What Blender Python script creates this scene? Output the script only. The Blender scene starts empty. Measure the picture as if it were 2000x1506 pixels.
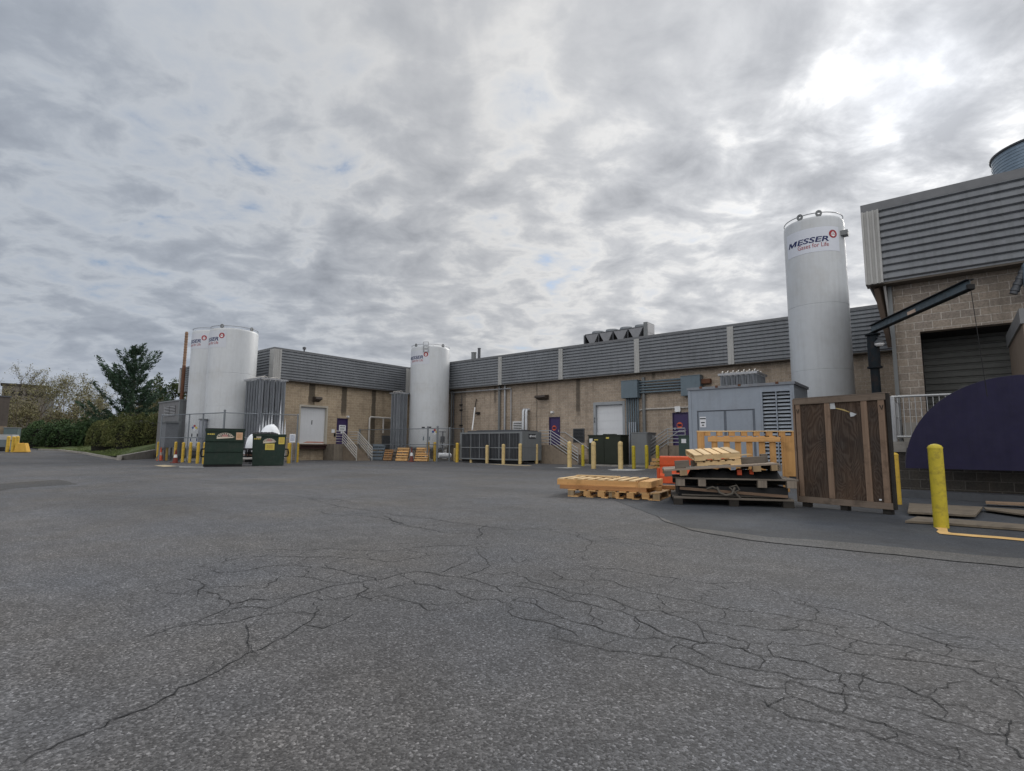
import bpy, math, random
import numpy as np
from mathutils import Vector, Matrix
random.seed(7)
rng = np.random.default_rng(7)
SC = bpy.context.scene
COL = SC.collection

# ------------------------------------------------------------------ camera
F_PX, PITCH, ROLL, YAW, EYE = 1043.3, 0.11475, 0.007158, 0.684887, 1.1
_f = np.array([-math.sin(YAW)*math.cos(PITCH), math.cos(YAW)*math.cos(PITCH), math.sin(PITCH)])
_r = np.array([math.cos(YAW), math.sin(YAW), 0.0])
_u = np.cross(_r, _f)
_R = np.array([math.cos(ROLL)*_r + math.sin(ROLL)*_u, -math.sin(ROLL)*_r + math.cos(ROLL)*_u, _f])
cd = bpy.data.cameras.new('camera')
cam = bpy.data.objects.new('camera', cd); COL.objects.link(cam)
cd.sensor_fit = 'HORIZONTAL'; cd.sensor_width = 36.0; cd.lens = F_PX/2000*36
cd.clip_start = 0.05; cd.clip_end = 3000
m = Matrix.Identity(4)
for i in range(3):
    m[i][0], m[i][1], m[i][2] = _R[0][i], _R[1][i], -_R[2][i]
m[2][3] = EYE
cam.matrix_world = m
SC.camera = cam

# ------------------------------------------------------------------ light and exposure
SC.view_settings.view_transform = 'Standard'
SC.view_settings.look = 'None'
SC.view_settings.exposure = 0.2
SC.view_settings.gamma = 1.0
SUN_EL, SUN_AZ = math.radians(30), 0.0          # the sun stands over the long wall (towards +Y)
sl = bpy.data.lights.new('sun', 'SUN'); sl.energy = 1.9; sl.angle = math.radians(30); sl.color = (1.0, .955, .89)
so = bpy.data.objects.new('sun', sl); COL.objects.link(so)
so.rotation_euler = (math.radians(-60), 0, 0)
so.location = (0, 30, 60)
sd = so.rotation_euler.to_matrix() @ Vector((0, 0, 1))

W = bpy.data.worlds.new('World'); SC.world = W; W.use_nodes = True
def world_sky():
    nt = W.node_tree; N = nt.nodes; L = nt.links; N.clear()
    def n(t, **k):
        o = N.new(t)
        for a, b in k.items(): setattr(o, a, b)
        return o
    def val(x):
        return x
    def math_(op, a, b=None, c=None, clamp=False):
        o = n('ShaderNodeMath', operation=op, use_clamp=clamp)
        for i, q in enumerate((a, b, c)):
            if q is None: continue
            if isinstance(q, (int, float)): o.inputs[i].default_value = q
            else: L.new(q, o.inputs[i])
        return o.outputs[0]
    def vm(op, a, b=None):
        o = n('ShaderNodeVectorMath', operation=op)
        for i, q in enumerate((a, b)):
            if q is None: continue
            if isinstance(q, tuple): o.inputs[i].default_value = q
            else: L.new(q, o.inputs[i])
        return o
    def mixc(fac, a, b, blend='MIX'):
        o = n('ShaderNodeMix', data_type='RGBA', blend_type=blend)
        for s, q in ((o.inputs[0], fac), (o.inputs[6], a), (o.inputs[7], b)):
            if isinstance(q, (int, float)): s.default_value = q
            elif isinstance(q, tuple): s.default_value = q + ((1,) if len(q) == 3 else ())
            else: L.new(q, s)
        return o.outputs[2]
    def smooth(x, a, b):
        o = n('ShaderNodeMapRange', interpolation_type='SMOOTHSTEP')
        L.new(x, o.inputs[0]); o.inputs[1].default_value = a; o.inputs[2].default_value = b
        return o.outputs[0]
    def noise(vec, scale, detail, rough, dist=0.0):
        o = n('ShaderNodeTexNoise'); L.new(vec, o.inputs['Vector'])
        o.inputs['Scale'].default_value = scale; o.inputs['Detail'].default_value = detail
        o.inputs['Roughness'].default_value = rough; o.inputs['Distortion'].default_value = dist
        return o.outputs['Fac']
    tc = n('ShaderNodeTexCoord')
    d = vm('NORMALIZE', tc.outputs['Generated']).outputs[0]
    sp = n('ShaderNodeSeparateXYZ'); L.new(d, sp.inputs[0])
    dz = math_('MAXIMUM', sp.outputs[2], 0.0)
    den = math_('ADD', dz, 0.24)
    # the cloud sheet, its axes turned along the wind (u across, v along)
    ca, sa = math.cos(YAW), math.sin(YAW)
    u = math_('DIVIDE', math_('ADD', math_('MULTIPLY', sp.outputs[0], ca), math_('MULTIPLY', sp.outputs[1], sa)), den)
    v = math_('DIVIDE', math_('ADD', math_('MULTIPLY', sp.outputs[0], -sa), math_('MULTIPLY', sp.outputs[1], ca)), den)
    def plane(su, sv, ou=0.0, ov=0.0):
        c = n('ShaderNodeCombineXYZ')
        L.new(math_('MULTIPLY_ADD', u, su, ou), c.inputs[0]); L.new(math_('MULTIPLY_ADD', v, sv, ov), c.inputs[1])
        return c.outputs[0]
    warp = n('ShaderNodeTexNoise'); L.new(plane(.9, .9, 4.4, 8.1), warp.inputs['Vector']); warp.inputs['Scale'].default_value = 1.0; warp.inputs['Detail'].default_value = 2.0
    def warped(su, sv, ou, ov, amt):
        w_ = vm('SCALE', vm('SUBTRACT', warp.outputs['Color'], (.5, .5, .5)).outputs[0]); w_.inputs['Scale'].default_value = amt
        return vm('ADD', plane(su, sv, ou, ov), w_.outputs[0]).outputs[0]
    wisps = noise(warped(2.5, 1.15, 6.1, 3.7, 1.0), 1.0, 5.0, .50, .3)      # long soft streaks
    banks = noise(plane(1.1, 1.0, 7.7, 2.2), 1.0, 3.0, .5, .3)             # broad banks
    cells = noise(warped(6.0, 7.0, 9.3, 2.2, .9), 1.0, 6.0, .58, .25)     # mackerel cells
    far = smooth(dz, .66, .40)                                            # cells show lower down, streaks overhead
    cellw = math_('MULTIPLY_ADD', far, .24, .20)
    t = math_('ADD', math_('MULTIPLY', wisps, math_('SUBTRACT', .70, cellw)), math_('MULTIPLY', cells, cellw))
    t = math_('ADD', t, math_('MULTIPLY', banks, .26))                    # about .5 in the mean
    dot = math_('MAXIMUM', vm('DOT_PRODUCT', d, (sd.x, sd.y, sd.z)).outputs['Value'], 0.0)
    wide = math_('POWER', dot, 3.0); near = math_('POWER', dot, 40.0); core = math_('POWER', dot, 300.0)
    # the sheet is softer away from the sun
    con = math_('ADD', 2.8, math_('MULTIPLY', wide, .8))
    t = math_('ADD', math_('MULTIPLY', math_('SUBTRACT', t, .48), con), .535)
    ramp = n('ShaderNodeValToRGB'); L.new(t, ramp.inputs[0])
    cr = ramp.color_ramp; cr.interpolation = 'LINEAR'
    els = [(.03, (.44, .53, .67)), (.20, (.63, .665, .72)), (.40, (.77, .77, .77)), (.55, (.60, .612, .635)), (.74, (.49, .505, .535)), (.95, (.385, .40, .43))]
    while len(cr.elements) < len(els): cr.elements.new(.5)
    for e, (p, c) in zip(cr.elements, els): e.position = p; e.color = c + (1,)
    cloud = ramp.outputs[0]
    # brightening towards the veiled sun
    thin = smooth(t, .80, .30)
    g = math_('ADD', .585, math_('MULTIPLY', wide, .44))
    g = math_('ADD', g, math_('MULTIPLY', math_('MULTIPLY', near, thin), .40))
    g = math_('ADD', g, math_('MULTIPLY', core, .6))
    # unseen sky behind the camera and overhead brightened to light walls and ground
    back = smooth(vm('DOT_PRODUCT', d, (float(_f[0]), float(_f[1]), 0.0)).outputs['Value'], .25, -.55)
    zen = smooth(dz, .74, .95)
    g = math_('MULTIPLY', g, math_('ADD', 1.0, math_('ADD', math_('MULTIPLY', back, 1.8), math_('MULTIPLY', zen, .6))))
    gc = n('ShaderNodeCombineColor')
    for i in range(3): L.new(g, gc.inputs[i])
    cloud = mixc(1.0, cloud, gc.outputs[0], 'MULTIPLY')
    # the cooler side away from the sun
    cool = smooth(dot, .85, .30)
    cloud = mixc(cool, cloud, mixc(1.0, cloud, (.90, .97, 1.07), 'MULTIPLY'))
    cloud = mixc(back, cloud, mixc(1.0, cloud, (1.13, 1.02, .89), 'MULTIPLY'))  # unseen rear sky also warmed to keep walls and ground from turning blue
    # horizon murk
    hz = smooth(dz, .20, .0)
    cloud = mixc(math_('MULTIPLY', hz, .75), cloud, (.36, .40, .47))
    cloud10 = mixc(1.0, cloud, (10.0, 10.0, 10.0), 'MULTIPLY')
    sky = n('ShaderNodeTexSky', sky_type='NISHITA'); sky.sun_disc = False
    sky.sun_elevation = SUN_EL; sky.sun_rotation = SUN_AZ
    blue = math_('MULTIPLY', math_('MULTIPLY', smooth(t, .30, .06), smooth(dz, .12, .25)), .8)
    allc = mixc(blue, cloud10, sky.outputs[0])
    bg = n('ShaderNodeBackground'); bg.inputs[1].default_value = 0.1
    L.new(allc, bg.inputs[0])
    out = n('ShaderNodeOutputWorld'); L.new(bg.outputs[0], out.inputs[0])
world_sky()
W.cycles.sampling_method = 'MANUAL'; W.cycles.sample_map_resolution = 512
SC.cycles.max_bounces = 6; SC.cycles.diffuse_bounces = 3; SC.cycles.glossy_bounces = 2

# ------------------------------------------------------------------ measuring: a pixel of the 2000 x 1506 photograph onto a known plane
def ray(px, py): return _R.T @ np.array([(px-1000)/F_PX, -(py-753)/F_PX, 1.0])
E0 = np.array([0, 0, EYE])
def G(px, py, z=0.0):
    d = ray(px, py); return E0 + d*((z-EYE)/d[2])
def WY(px, py, Y):
    d = ray(px, py); return E0 + d*(Y/d[1])
def WX(px, py, X):
    d = ray(px, py); return E0 + d*(X/d[0])
def AT(px, py, depth): return E0 + depth*ray(px, py)
def ZAT(x, y, py):
    lo, hi = -5.0, 40.0
    for _ in range(50):
        mid = (lo+hi)/2
        v = _R @ (np.array([x, y, mid]) - E0)
        if 753 - F_PX*v[1]/v[2] > py: lo = mid
        else: hi = mid
    return (lo+hi)/2
def zground(x):
    t = min(max((-47.0-x)/26.0, 0), 1); return .55*t*t*(3-2*t)

# ------------------------------------------------------------------ materials
MATS = {}
def shader(name):
    mt = bpy.data.materials.new(name); mt.use_nodes = True
    nt = mt.node_tree; b = nt.nodes['Principled BSDF']
    return mt, nt, b
def nd(nt, t, ins=None, **k):
    o = nt.nodes.new(t)
    for a, v in k.items(): setattr(o, a, v)
    for a, v in (ins or {}).items():
        s = o.inputs[a]
        if hasattr(v, 'is_linked') or isinstance(v, bpy.types.NodeSocket): nt.links.new(v, s)
        else: s.default_value = v
    return o
def mx(nt, fac, a, b, blend='MIX'):
    o = nt.nodes.new('ShaderNodeMix'); o.data_type = 'RGBA'; o.blend_type = blend
    for s, q in ((o.inputs[0], fac), (o.inputs[6], a), (o.inputs[7], b)):
        if isinstance(q, bpy.types.NodeSocket): nt.links.new(q, s)
        elif isinstance(q, (int, float)): s.default_value = q
        else: s.default_value = tuple(q) + ((1,) if len(q) == 3 else ())
    return o.outputs[2]
def mt_(nt, op, a, b=None, c=None, clamp=False):
    o = nt.nodes.new('ShaderNodeMath'); o.operation = op; o.use_clamp = clamp
    for i, q in enumerate((a, b, c)):
        if q is None: continue
        if isinstance(q, bpy.types.NodeSocket): nt.links.new(q, o.inputs[i])
        else: o.inputs[i].default_value = q
    return o.outputs[0]
def ramp(nt, fac, els, interp='LINEAR'):
    o = nt.nodes.new('ShaderNodeValToRGB'); cr = o.color_ramp; cr.interpolation = interp
    while len(cr.elements) < len(els): cr.elements.new(.5)
    for e, (p, c) in zip(cr.elements, els):
        e.position = p; e.color = (tuple(c) if not isinstance(c, (int, float)) else (c,)*3) + (1,)
    nt.links.new(fac, o.inputs[0]); return o.outputs[0]
def noise(nt, vec, scale, detail=4, rough=.55, dist=0):
    return nd(nt, 'ShaderNodeTexNoise', {'Vector': vec, 'Scale': scale, 'Detail': detail, 'Roughness': rough, 'Distortion': dist}).outputs['Fac']
def mapped(nt, sc, kind='Object'):
    tc = nt.nodes.new('ShaderNodeTexCoord')
    return nd(nt, 'ShaderNodeMapping', {'Vector': tc.outputs[kind], 'Scale': sc}).outputs[0]
def paint(name, col, rough=.55, metal=0.0, var=.14, scale=1.5, fine=14, streak=0.0, dirt=None, dirt_amt=.0, bump=0.0, bscale=60, spec=.4):
    """painted or plain surface: broad and fine mottling, rain streaks, dirt patches"""
    if name in MATS: return MATS[name]
    mt, nt, b = shader(name)
    v = mapped(nt, (1, 1, 1))
    f = mt_(nt, 'ADD', mt_(nt, 'MULTIPLY', noise(nt, v, scale, 5), .6), mt_(nt, 'MULTIPLY', noise(nt, v, fine, 3), .4))
    lo = tuple(c*(1-var*1.6) for c in col); hi = tuple(min(1, c*(1+var*1.6)) for c in col)
    c = ramp(nt, f, [(.25, lo), (.75, hi)])
    if streak:
        s = noise(nt, mapped(nt, (5, 5, .35)), 1.6, 5, .6)
        c = mx(nt, mt_(nt, 'MULTIPLY', ramp(nt, s, [(.46, 0.0), (.75, 1.0)]), streak), c, tuple(q*.45 for q in col))
    if dirt:
        s = noise(nt, v, scale*1.7, 8, .68)
        c = mx(nt, mt_(nt, 'MULTIPLY', ramp(nt, s, [(.50, 0.0), (.66, 1.0)]), dirt_amt), c, dirt)
    nt.links.new(c, b.inputs['Base Color'])
    b.inputs['Metallic'].default_value = metal
    b.inputs['Specular IOR Level'].default_value = spec
    nt.links.new(ramp(nt, noise(nt, v, fine*.5, 4), [(.3, max(.05, rough-.12)), (.7, min(1, rough+.12))]), b.inputs['Roughness'])
    if bump:
        bp = nd(nt, 'ShaderNodeBump', {'Strength': bump, 'Distance': .02, 'Height': noise(nt, v, bscale, 4)})
        nt.links.new(bp.outputs[0], b.inputs['Normal'])
    MATS[name] = mt; return mt
def timber(name, c0, c1, axis='x', rough=.8, dirt=.25, fine=18):
    if name in MATS: return MATS[name]
    mt, nt, b = shader(name)
    sc = {'x': (.9, fine, fine), 'y': (fine, .9, fine), 'z': (fine, fine, .9)}[axis]
    v = mapped(nt, sc)
    f = noise(nt, v, 1.0, 5, .6, .6)
    big = noise(nt, mapped(nt, {'x': (.4, 5, 5), 'y': (5, .4, 5), 'z': (5, 5, .4)}[axis]), 1.3, 3)
    c = ramp(nt, mt_(nt, 'ADD', mt_(nt, 'MULTIPLY', f, .65), mt_(nt, 'MULTIPLY', big, .35)), [(.28, c0), (.68, c1)])
    isl = nt.nodes.new('ShaderNodeNewGeometry').outputs['Random Per Island']
    c = mx(nt, 1.0, c, ramp(nt, isl, [(0, (.66, .68, .72)), (.5, (1, 1, 1)), (1, (1.24, 1.18, 1.10))]), 'MULTIPLY')
    k = noise(nt, mapped(nt, (1, 1, 1)), 3.1, 7, .65)
    c = mx(nt, mt_(nt, 'MULTIPLY', ramp(nt, k, [(.52, 0.0), (.68, 1.0)]), dirt), c, tuple(q*.38 for q in c0))
    nt.links.new(c, b.inputs['Base Color']); b.inputs['Roughness'].default_value = rough
    b.inputs['Specular IOR Level'].default_value = .25
    bp = nd(nt, 'ShaderNodeBump', {'Strength': .35, 'Distance': .006, 'Height': f}); nt.links.new(bp.outputs[0], b.inputs['Normal'])
    MATS[name] = mt; return mt
def block_wall(name, cols, mortar, stains=(), dark=0.0, rowscale=1.0):
    """split-face concrete block, 0.4 x 0.2 m; the stains are runs below roof scuppers: (axis, centre, half width, bottom, top, amount)"""
    mt, nt, b = shader(name)
    geo = nt.nodes.new('ShaderNodeNewGeometry')
    sp = nd(nt, 'ShaderNodeSeparateXYZ', {'Vector': geo.outputs['Position']})
    u = mt_(nt, 'ADD', sp.outputs[0], sp.outputs[1])
    cv = nd(nt, 'ShaderNodeCombineXYZ', {'X': u, 'Y': sp.outputs[2]})
    br = nd(nt, 'ShaderNodeTexBrick', {'Vector': cv.outputs[0], 'Color1': cols[0]+(1,), 'Color2': cols[1]+(1,), 'Mortar': mortar+(1,), 'Scale': 1.0,
            'Mortar Size': .0085, 'Mortar Smooth': .25, 'Bias': 0.0, 'Brick Width': .4064, 'Row Height': .2032})
    br.offset = .5; br.squash = 1.0
    pos = geo.outputs['Position']
    rough_n = noise(nt, pos, 21, 6, .7)
    patch = noise(nt, pos, .33, 4, .6)
    c = mx(nt, 1.0, br.outputs['Color'], ramp(nt, rough_n, [(.28, .62), (.5, 1.0), (.72, 1.30)]), 'MULTIPLY')
    c = mx(nt, 1.0, c, ramp(nt, patch, [(.25, .80), (.5, 1.0), (.75, 1.13)]), 'MULTIPLY')
    st = noise(nt, nd(nt, 'ShaderNodeVectorMath', {0: pos, 1: (2.5, 2.5, .22)}, operation='MULTIPLY').outputs[0], 1.0, 5, .62)
    c = mx(nt, mt_(nt, 'MULTIPLY', ramp(nt, st, [(.52, 0.0), (.74, 1.0)]), .45), c, (.11, .09, .07))
    edge = noise(nt, pos, 2.2, 5, .6)
    for ax, cen, hw, z0, z1, amt in stains:
        a = sp.outputs[0 if ax == 'x' else 1]
        a = mt_(nt, 'ADD', a, mt_(nt, 'MULTIPLY', mt_(nt, 'SUBTRACT', edge, .5), .14))
        m1 = nd(nt, 'ShaderNodeMapRange', {0: mt_(nt, 'ABSOLUTE', mt_(nt, 'SUBTRACT', a, cen)), 1: hw+.05, 2: hw-.05}, interpolation_type='SMOOTHSTEP').outputs[0]
        zz = mt_(nt, 'ADD', sp.outputs[2], mt_(nt, 'MULTIPLY', mt_(nt, 'SUBTRACT', edge, .5), .8))
        m2 = nd(nt, 'ShaderNodeMapRange', {0: zz, 1: z0, 2: z0+.6}, interpolation_type='SMOOTHSTEP').outputs[0]
        m3 = nd(nt, 'ShaderNodeMapRange', {0: sp.outputs[2], 1: z1+.1, 2: z1}).outputs[0]
        c = mx(nt, mt_(nt, 'MULTIPLY', mt_(nt, 'MULTIPLY', mt_(nt, 'MULTIPLY', m1, m2), m3), amt), c, (.062, .054, .045))
    nt.links.new(c, b.inputs['Base Color']); b.inputs['Roughness'].default_value = .92; b.inputs['Specular IOR Level'].default_value = .15
    h = mt_(nt, 'ADD', mt_(nt, 'MULTIPLY', rough_n, .6), mt_(nt, 'MULTIPLY', br.outputs['Fac'], -.7))
    bp = nd(nt, 'ShaderNodeBump', {'Strength': .8, 'Distance': .02, 'Height': h}); nt.links.new(bp.outputs[0], b.inputs['Normal'])
    MATS[name] = mt; return mt

# ------------------------------------------------------------------ mesh building
class MB:
    def __init__(s): s.v = []; s.f = []
    def add(s, vs, fs):
        k = len(s.v); s.v += [tuple(float(q) for q in p) for p in vs]; s.f += [tuple(i+k for i in f) for f in fs]; return s
    def box(s, x0, y0, z0, x1, y1, z1):
        x0, x1 = sorted((x0, x1)); y0, y1 = sorted((y0, y1)); z0, z1 = sorted((z0, z1))
        return s.add([(x0,y0,z0),(x1,y0,z0),(x1,y1,z0),(x0,y1,z0),(x0,y0,z1),(x1,y0,z1),(x1,y1,z1),(x0,y1,z1)],
                     [(0,3,2,1),(4,5,6,7),(0,1,5,4),(1,2,6,5),(2,3,7,6),(3,0,4,7)])
    def bar(s, p, q, w, h, up=(0, 0, 1)):
        p = Vector([float(a) for a in p]); q = Vector([float(a) for a in q]); d = (q-p).normalized(); up = Vector(up)
        if abs(d.dot(up)) > .98: up = Vector((0, 1, 0))
        a = d.cross(up).normalized()*w/2; b2 = a.cross(d).normalized()*h/2
        vs = [p-a-b2, p+a-b2, p+a+b2, p-a+b2, q-a-b2, q+a-b2, q+a+b2, q-a+b2]
        return s.add(vs, [(0,1,2,3),(7,6,5,4),(0,4,5,1),(1,5,6,2),(2,6,7,3),(3,7,4,0)])
    def tube(s, pts, r, seg=8, r1=None, cap=True):
        P = [Vector([float(a) for a in p]) for p in pts]; n = len(P); prev = None; k = len(s.v)
        for i, p in enumerate(P):
            d = (P[min(i+1, n-1)] - P[max(i-1, 0)]).normalized()
            if prev is None:
                a = d.cross(Vector((0, 0, 1)) if abs(d.z) < .95 else Vector((1, 0, 0))).normalized()
            else: a = (prev - d*prev.dot(d)).normalized()
            prev = a; b = d.cross(a); rr = r if r1 is None else r + (r1-r)*i/(n-1)
            for j in range(seg):
                t = 2*math.pi*j/seg; q = p + (a*math.cos(t)+b*math.sin(t))*rr; s.v.append(tuple(q))
        for i in range(n-1):
            for j in range(seg):
                s.f.append((k+i*seg+j, k+i*seg+(j+1)%seg, k+(i+1)*seg+(j+1)%seg, k+(i+1)*seg+j))
        if cap:
            s.f.append(tuple(k+j for j in range(seg))[::-1]); s.f.append(tuple(k+(n-1)*seg+j for j in range(seg)))
        return s
    def lathe(s, prof, seg=32, c=(0, 0, 0)):
        k = len(s.v)
        for r, z in prof:
            for j in range(seg):
                t = 2*math.pi*j/seg; s.v.append((c[0]+r*math.cos(t), c[1]+r*math.sin(t), c[2]+z))
        for i in range(len(prof)-1):
            for j in range(seg):
                s.f.append((k+i*seg+j, k+i*seg+(j+1)%seg, k+(i+1)*seg+(j+1)%seg, k+(i+1)*seg+j))
        s.f.append(tuple(k+j for j in range(seg))[::-1]); s.f.append(tuple(k+(len(prof)-1)*seg+j for j in range(seg)))
        return s
    def sweep(s, prof, p, q):
        """a profile of (out, up) points carried from p to q; out is to the right of the run"""
        p = Vector(p); q = Vector(q); d = (q-p).normalized(); o = d.cross(Vector((0, 0, 1))); k = len(s.v); n = len(prof)
        for e in (p, q):
            for a, b in prof: s.v.append(tuple(e + o*a + Vector((0, 0, b))))
        for i in range(n-1): s.f.append((k+i, k+n+i, k+n+i+1, k+i+1))
        return s
    def prism(s, poly, ax, t0, t1):
        """a flat outline given thickness along axis ax (0, 1 or 2)"""
        def P(a, b, t): return {0: (t, a, b), 1: (a, t, b), 2: (a, b, t)}[ax]
        n = len(poly)
        return s.add([P(a, b, t0) for a, b in poly] + [P(a, b, t1) for a, b in poly],
                     [tuple(range(n))[::-1], tuple(range(n, 2*n))] + [(i, (i+1) % n, n+(i+1) % n, n+i) for i in range(n)])
    def build(s, name, mat, parent=None, smooth=False, world=False, bevel=0):
        me = bpy.data.meshes.new(name)
        vs = s.v
        if world and parent is not None:
            root = parent
            L0 = root.location
            while root.parent is not None: root = root.parent; L0 = L0 + root.location
            vs = [(a-L0.x, b-L0.y, c-L0.z) for a, b, c in vs]
        me.from_pydata(vs, [], s.f); me.update()
        me.materials.append(mat)
        if smooth: me.polygons.foreach_set('use_smooth', [True]*len(me.polygons)); me.set_sharp_from_angle(angle=math.radians(38))
        o = bpy.data.objects.new(name, me); COL.objects.link(o)
        if parent is not None: o.parent = parent
        if bevel:
            bm = o.modifiers.new('edges', 'BEVEL'); bm.width = bevel; bm.segments = 1; bm.limit_method = 'ANGLE'
        return o
def tag(o, label, cat, group=None, kind=None):
    if label: o['label'] = label
    if cat: o['category'] = cat
    if group: o['group'] = group
    if kind: o['kind'] = kind
    return o
def thing(name, label, cat, loc=(0, 0, 0), rz=0.0, group=None):
    o = bpy.data.objects.new(name, None); COL.objects.link(o); o.empty_display_size = .3
    o.location = tuple(float(q) for q in loc); o.rotation_euler = (0, 0, rz)
    return tag(o, label, cat, group)
def copy_tree(o, parent=None):
    c = o.copy(); COL.objects.link(c)
    if parent is not None: c.parent = parent
    for ch in list(o.children): copy_tree(ch, c)
    return c
def structure(name, mb, mat, **k):
    o = mb.build(name, mat, **k); o['kind'] = 'structure'; return o
_font_cache = {}
def lettering(body, size, shear=0.0, bold=0.0, xs=1.0, align='CENTER'):
    """flat outline of a word as (verts, faces) in its own x, y plane"""
    key = (body, size, shear, bold, xs, align)
    if key in _font_cache: return _font_cache[key]
    cu = bpy.data.curves.new('t', 'FONT'); cu.body = body; cu.size = size; cu.shear = shear; cu.offset = bold
    cu.align_x = align; cu.align_y = 'CENTER'; cu.resolution_u = 3
    o = bpy.data.objects.new('t', cu); COL.objects.link(o)
    dg = bpy.context.evaluated_depsgraph_get()
    me = bpy.data.meshes.new_from_object(o.evaluated_get(dg))
    vs = [(v.co.x*xs, v.co.y) for v in me.vertices]; fs = [tuple(p.vertices) for p in me.polygons]
    bpy.data.objects.remove(o); bpy.data.curves.remove(cu); bpy.data.meshes.remove(me)
    _font_cache[key] = (vs, fs); return vs, fs
def put_flat(mb, vf, origin, right, up, off=0.0):
    o = np.array(origin, float); r = np.array(right, float); u2 = np.array(up, float); nrm = np.cross(r, u2)
    mb.add([o + r*a + u2*b + nrm*off for a, b in vf[0]], vf[1]); return mb
# ------------------------------------------------------------------ palette
ALU = paint('aluminium', (.42, .43, .45), .45, .3, .10, 2, 20, streak=.2)
RIBBED = paint('ribbed_cladding', (.205, .218, .236), .5, .15, .16, .5, 9, streak=.5)
COPING = paint('coping_metal', (.15, .155, .165), .5, .2, .10)
TRIM = paint('pale_trim', (.42, .42, .41), .5, .1, .10, 1, 12, streak=.35)
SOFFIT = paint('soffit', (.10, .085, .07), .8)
ROOFM = paint('roof_membrane', (.16, .16, .16), .9)
WHITE = paint('white_paint', (.74, .75, .76), .5, 0, .05, .6, 8, streak=.12)
TANKW = paint('tank_white', (.545, .57, .595), .42, 0, .05, .35, 5, streak=.16, dirt=(.36, .34, .30), dirt_amt=.22, spec=.5)
PURPLE = paint('purple_paint', (.045, .028, .105), .5, 0, .12)
NAVYP = paint('dark_purple_panel', (.021, .019, .048), .65, 0, .18, 1.2, 14, streak=.3, spec=.2)
GALV = paint('galvanised_steel', (.36, .37, .39), .42, .55, .14, 3, 26)
DGREY = paint('dark_grey_steel', (.085, .09, .10), .5, .3, .14)
MGREY = paint('mid_grey_paint', (.17, .18, .185), .5, .1, .10, 1.2, 12, streak=.25)
UNITG = paint('unit_grey_paint', (.19, .205, .215), .5, .1, .08, 1.2, 12, streak=.18)
GENG = paint('blue_grey_paint', (.285, .325, .38), .5, .05, .06, .8, 9, streak=.16, dirt=(.16, .16, .15), dirt_amt=.18)
BLUEB = paint('slate_blue_paint', (.125, .165, .195), .5, .1, .08, 1.5, 10, streak=.2)
BLACK = paint('black_rubber', (.012, .012, .013), .75, 0, .2)
VOID = paint('dark_interior', (.02, .02, .022), .9)
CONC = paint('concrete', (.30, .285, .26), .9, 0, .14, 1.6, 30, streak=.3, dirt=(.11, .10, .09), dirt_amt=.4, bump=.25)
YEL = paint('bollard_yellow', (.56, .37, .045), .5, 0, .12, 3, 16, streak=.3, dirt=(.16, .11, .04), dirt_amt=.6)
YELP = paint('faded_bollard_yellow', (.62, .47, .22), .55, 0, .10, 3, 16, streak=.3, dirt=(.22, .17, .09), dirt_amt=.6)
YELG = paint('lime_yellow_sleeve', (.50, .40, .03), .55, 0, .10, 4, 22, streak=.25, dirt=(.17, .13, .03), dirt_amt=.6)
GREENB = paint('dumpster_green', (.009, .027, .018), .55, .05, .2, 1.5, 14, streak=.35, dirt=(.045, .05, .04), dirt_amt=.4)
XFMRG = paint('dark_olive_green', (.017, .023, .014), .5, .05, .12, 1.5, 12)
ORANGE = paint('orange_plastic', (.62, .085, .02), .5, 0, .12, 2, 12, dirt=(.30, .08, .04), dirt_amt=.35)
RUST = paint('rusty_steel', (.13, .060, .036), .85, .1, .3, 3, 22, streak=.3)
RED = paint('sign_red', (.33, .022, .03), .5)
NAVY = paint('sign_navy', (.010, .018, .10), .5)
CREAM = paint('cream_print', (.62, .55, .45), .6)
PINK = paint('faded_pink_print', (.42, .22, .20), .6)
LABELY = paint('yellow_sticker', (.62, .50, .10), .6, 0, .06)
PEACH = paint('peach_sticker', (.62, .40, .26), .6, 0, .06)
EMBO = paint('orange_emblem', (.60, .10, .035), .55)
INK = paint('dark_ink', (.02, .022, .03), .7)
SIGNW = paint('sign_white', (.72, .74, .77), .5, 0, .03)
FROST = paint('frost', (.80, .83, .87), .7, 0, .06, 4, 25, bump=.6, bscale=14)
BRICK_T = [(.41, .335, .265), (.325, .268, .215)]
MORT = (.57, .505, .43)
TOP, BOT = 8.15, 5.86
YR, YRP = 31.5, 31.06           # rear wall and its parapet
XLW, XLP = -37.75, -37.3        # left wing wall and its parapet
YN, YNP = 19.05, 18.6           # near end of the left wing
YW, YWP = 18.65, 18.2           # right wing
XRW, XRP = -1.05, -1.5
stL = [('y', .5*(WX(606,750,XLW)[1]+WX(614.5,750,XLW)[1]), .27, 3.9, BOT, .82), ('y', .5*(WX(668.5,760,XLW)[1]+WX(677.5,760,XLW)[1]), .24, 3.3, BOT, .82),
       ('y', 27.65, .21, .9, BOT, .82), ('y', 19.35, .24, 0.3, BOT, .75), ('y', 29.4, .5, 0, 3.2, .5), ('y', 22.2, 1.6, 0, .75, .35)]
stR = [('x', WY(1129,760,YR)[0], .17, 3.1, BOT, .75), ('x', WY(967,770,YR)[0], .14, 4.2, BOT, .6), ('x', -31.5, .9, 0, BOT, .45), ('x', -18.9, .22, .3, 1.6, .5),
       ('x', WY(1048.5,800,YR)[0], .035, 0, BOT, .8), ('x', WY(1277,760,YR)[0], .12, 5.2, BOT, .6), ('x', -5.6, .25, 1.5, BOT, .4)]
BLK_L = block_wall('tan_block_left', [(.46, .37, .265), (.375, .30, .215)], (.58, .50, .40), stL)  # same block as the rear; its lit look is put into a warmer, lighter colour
BLK_R = block_wall('tan_block_rear', BRICK_T, MORT, stR)
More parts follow.
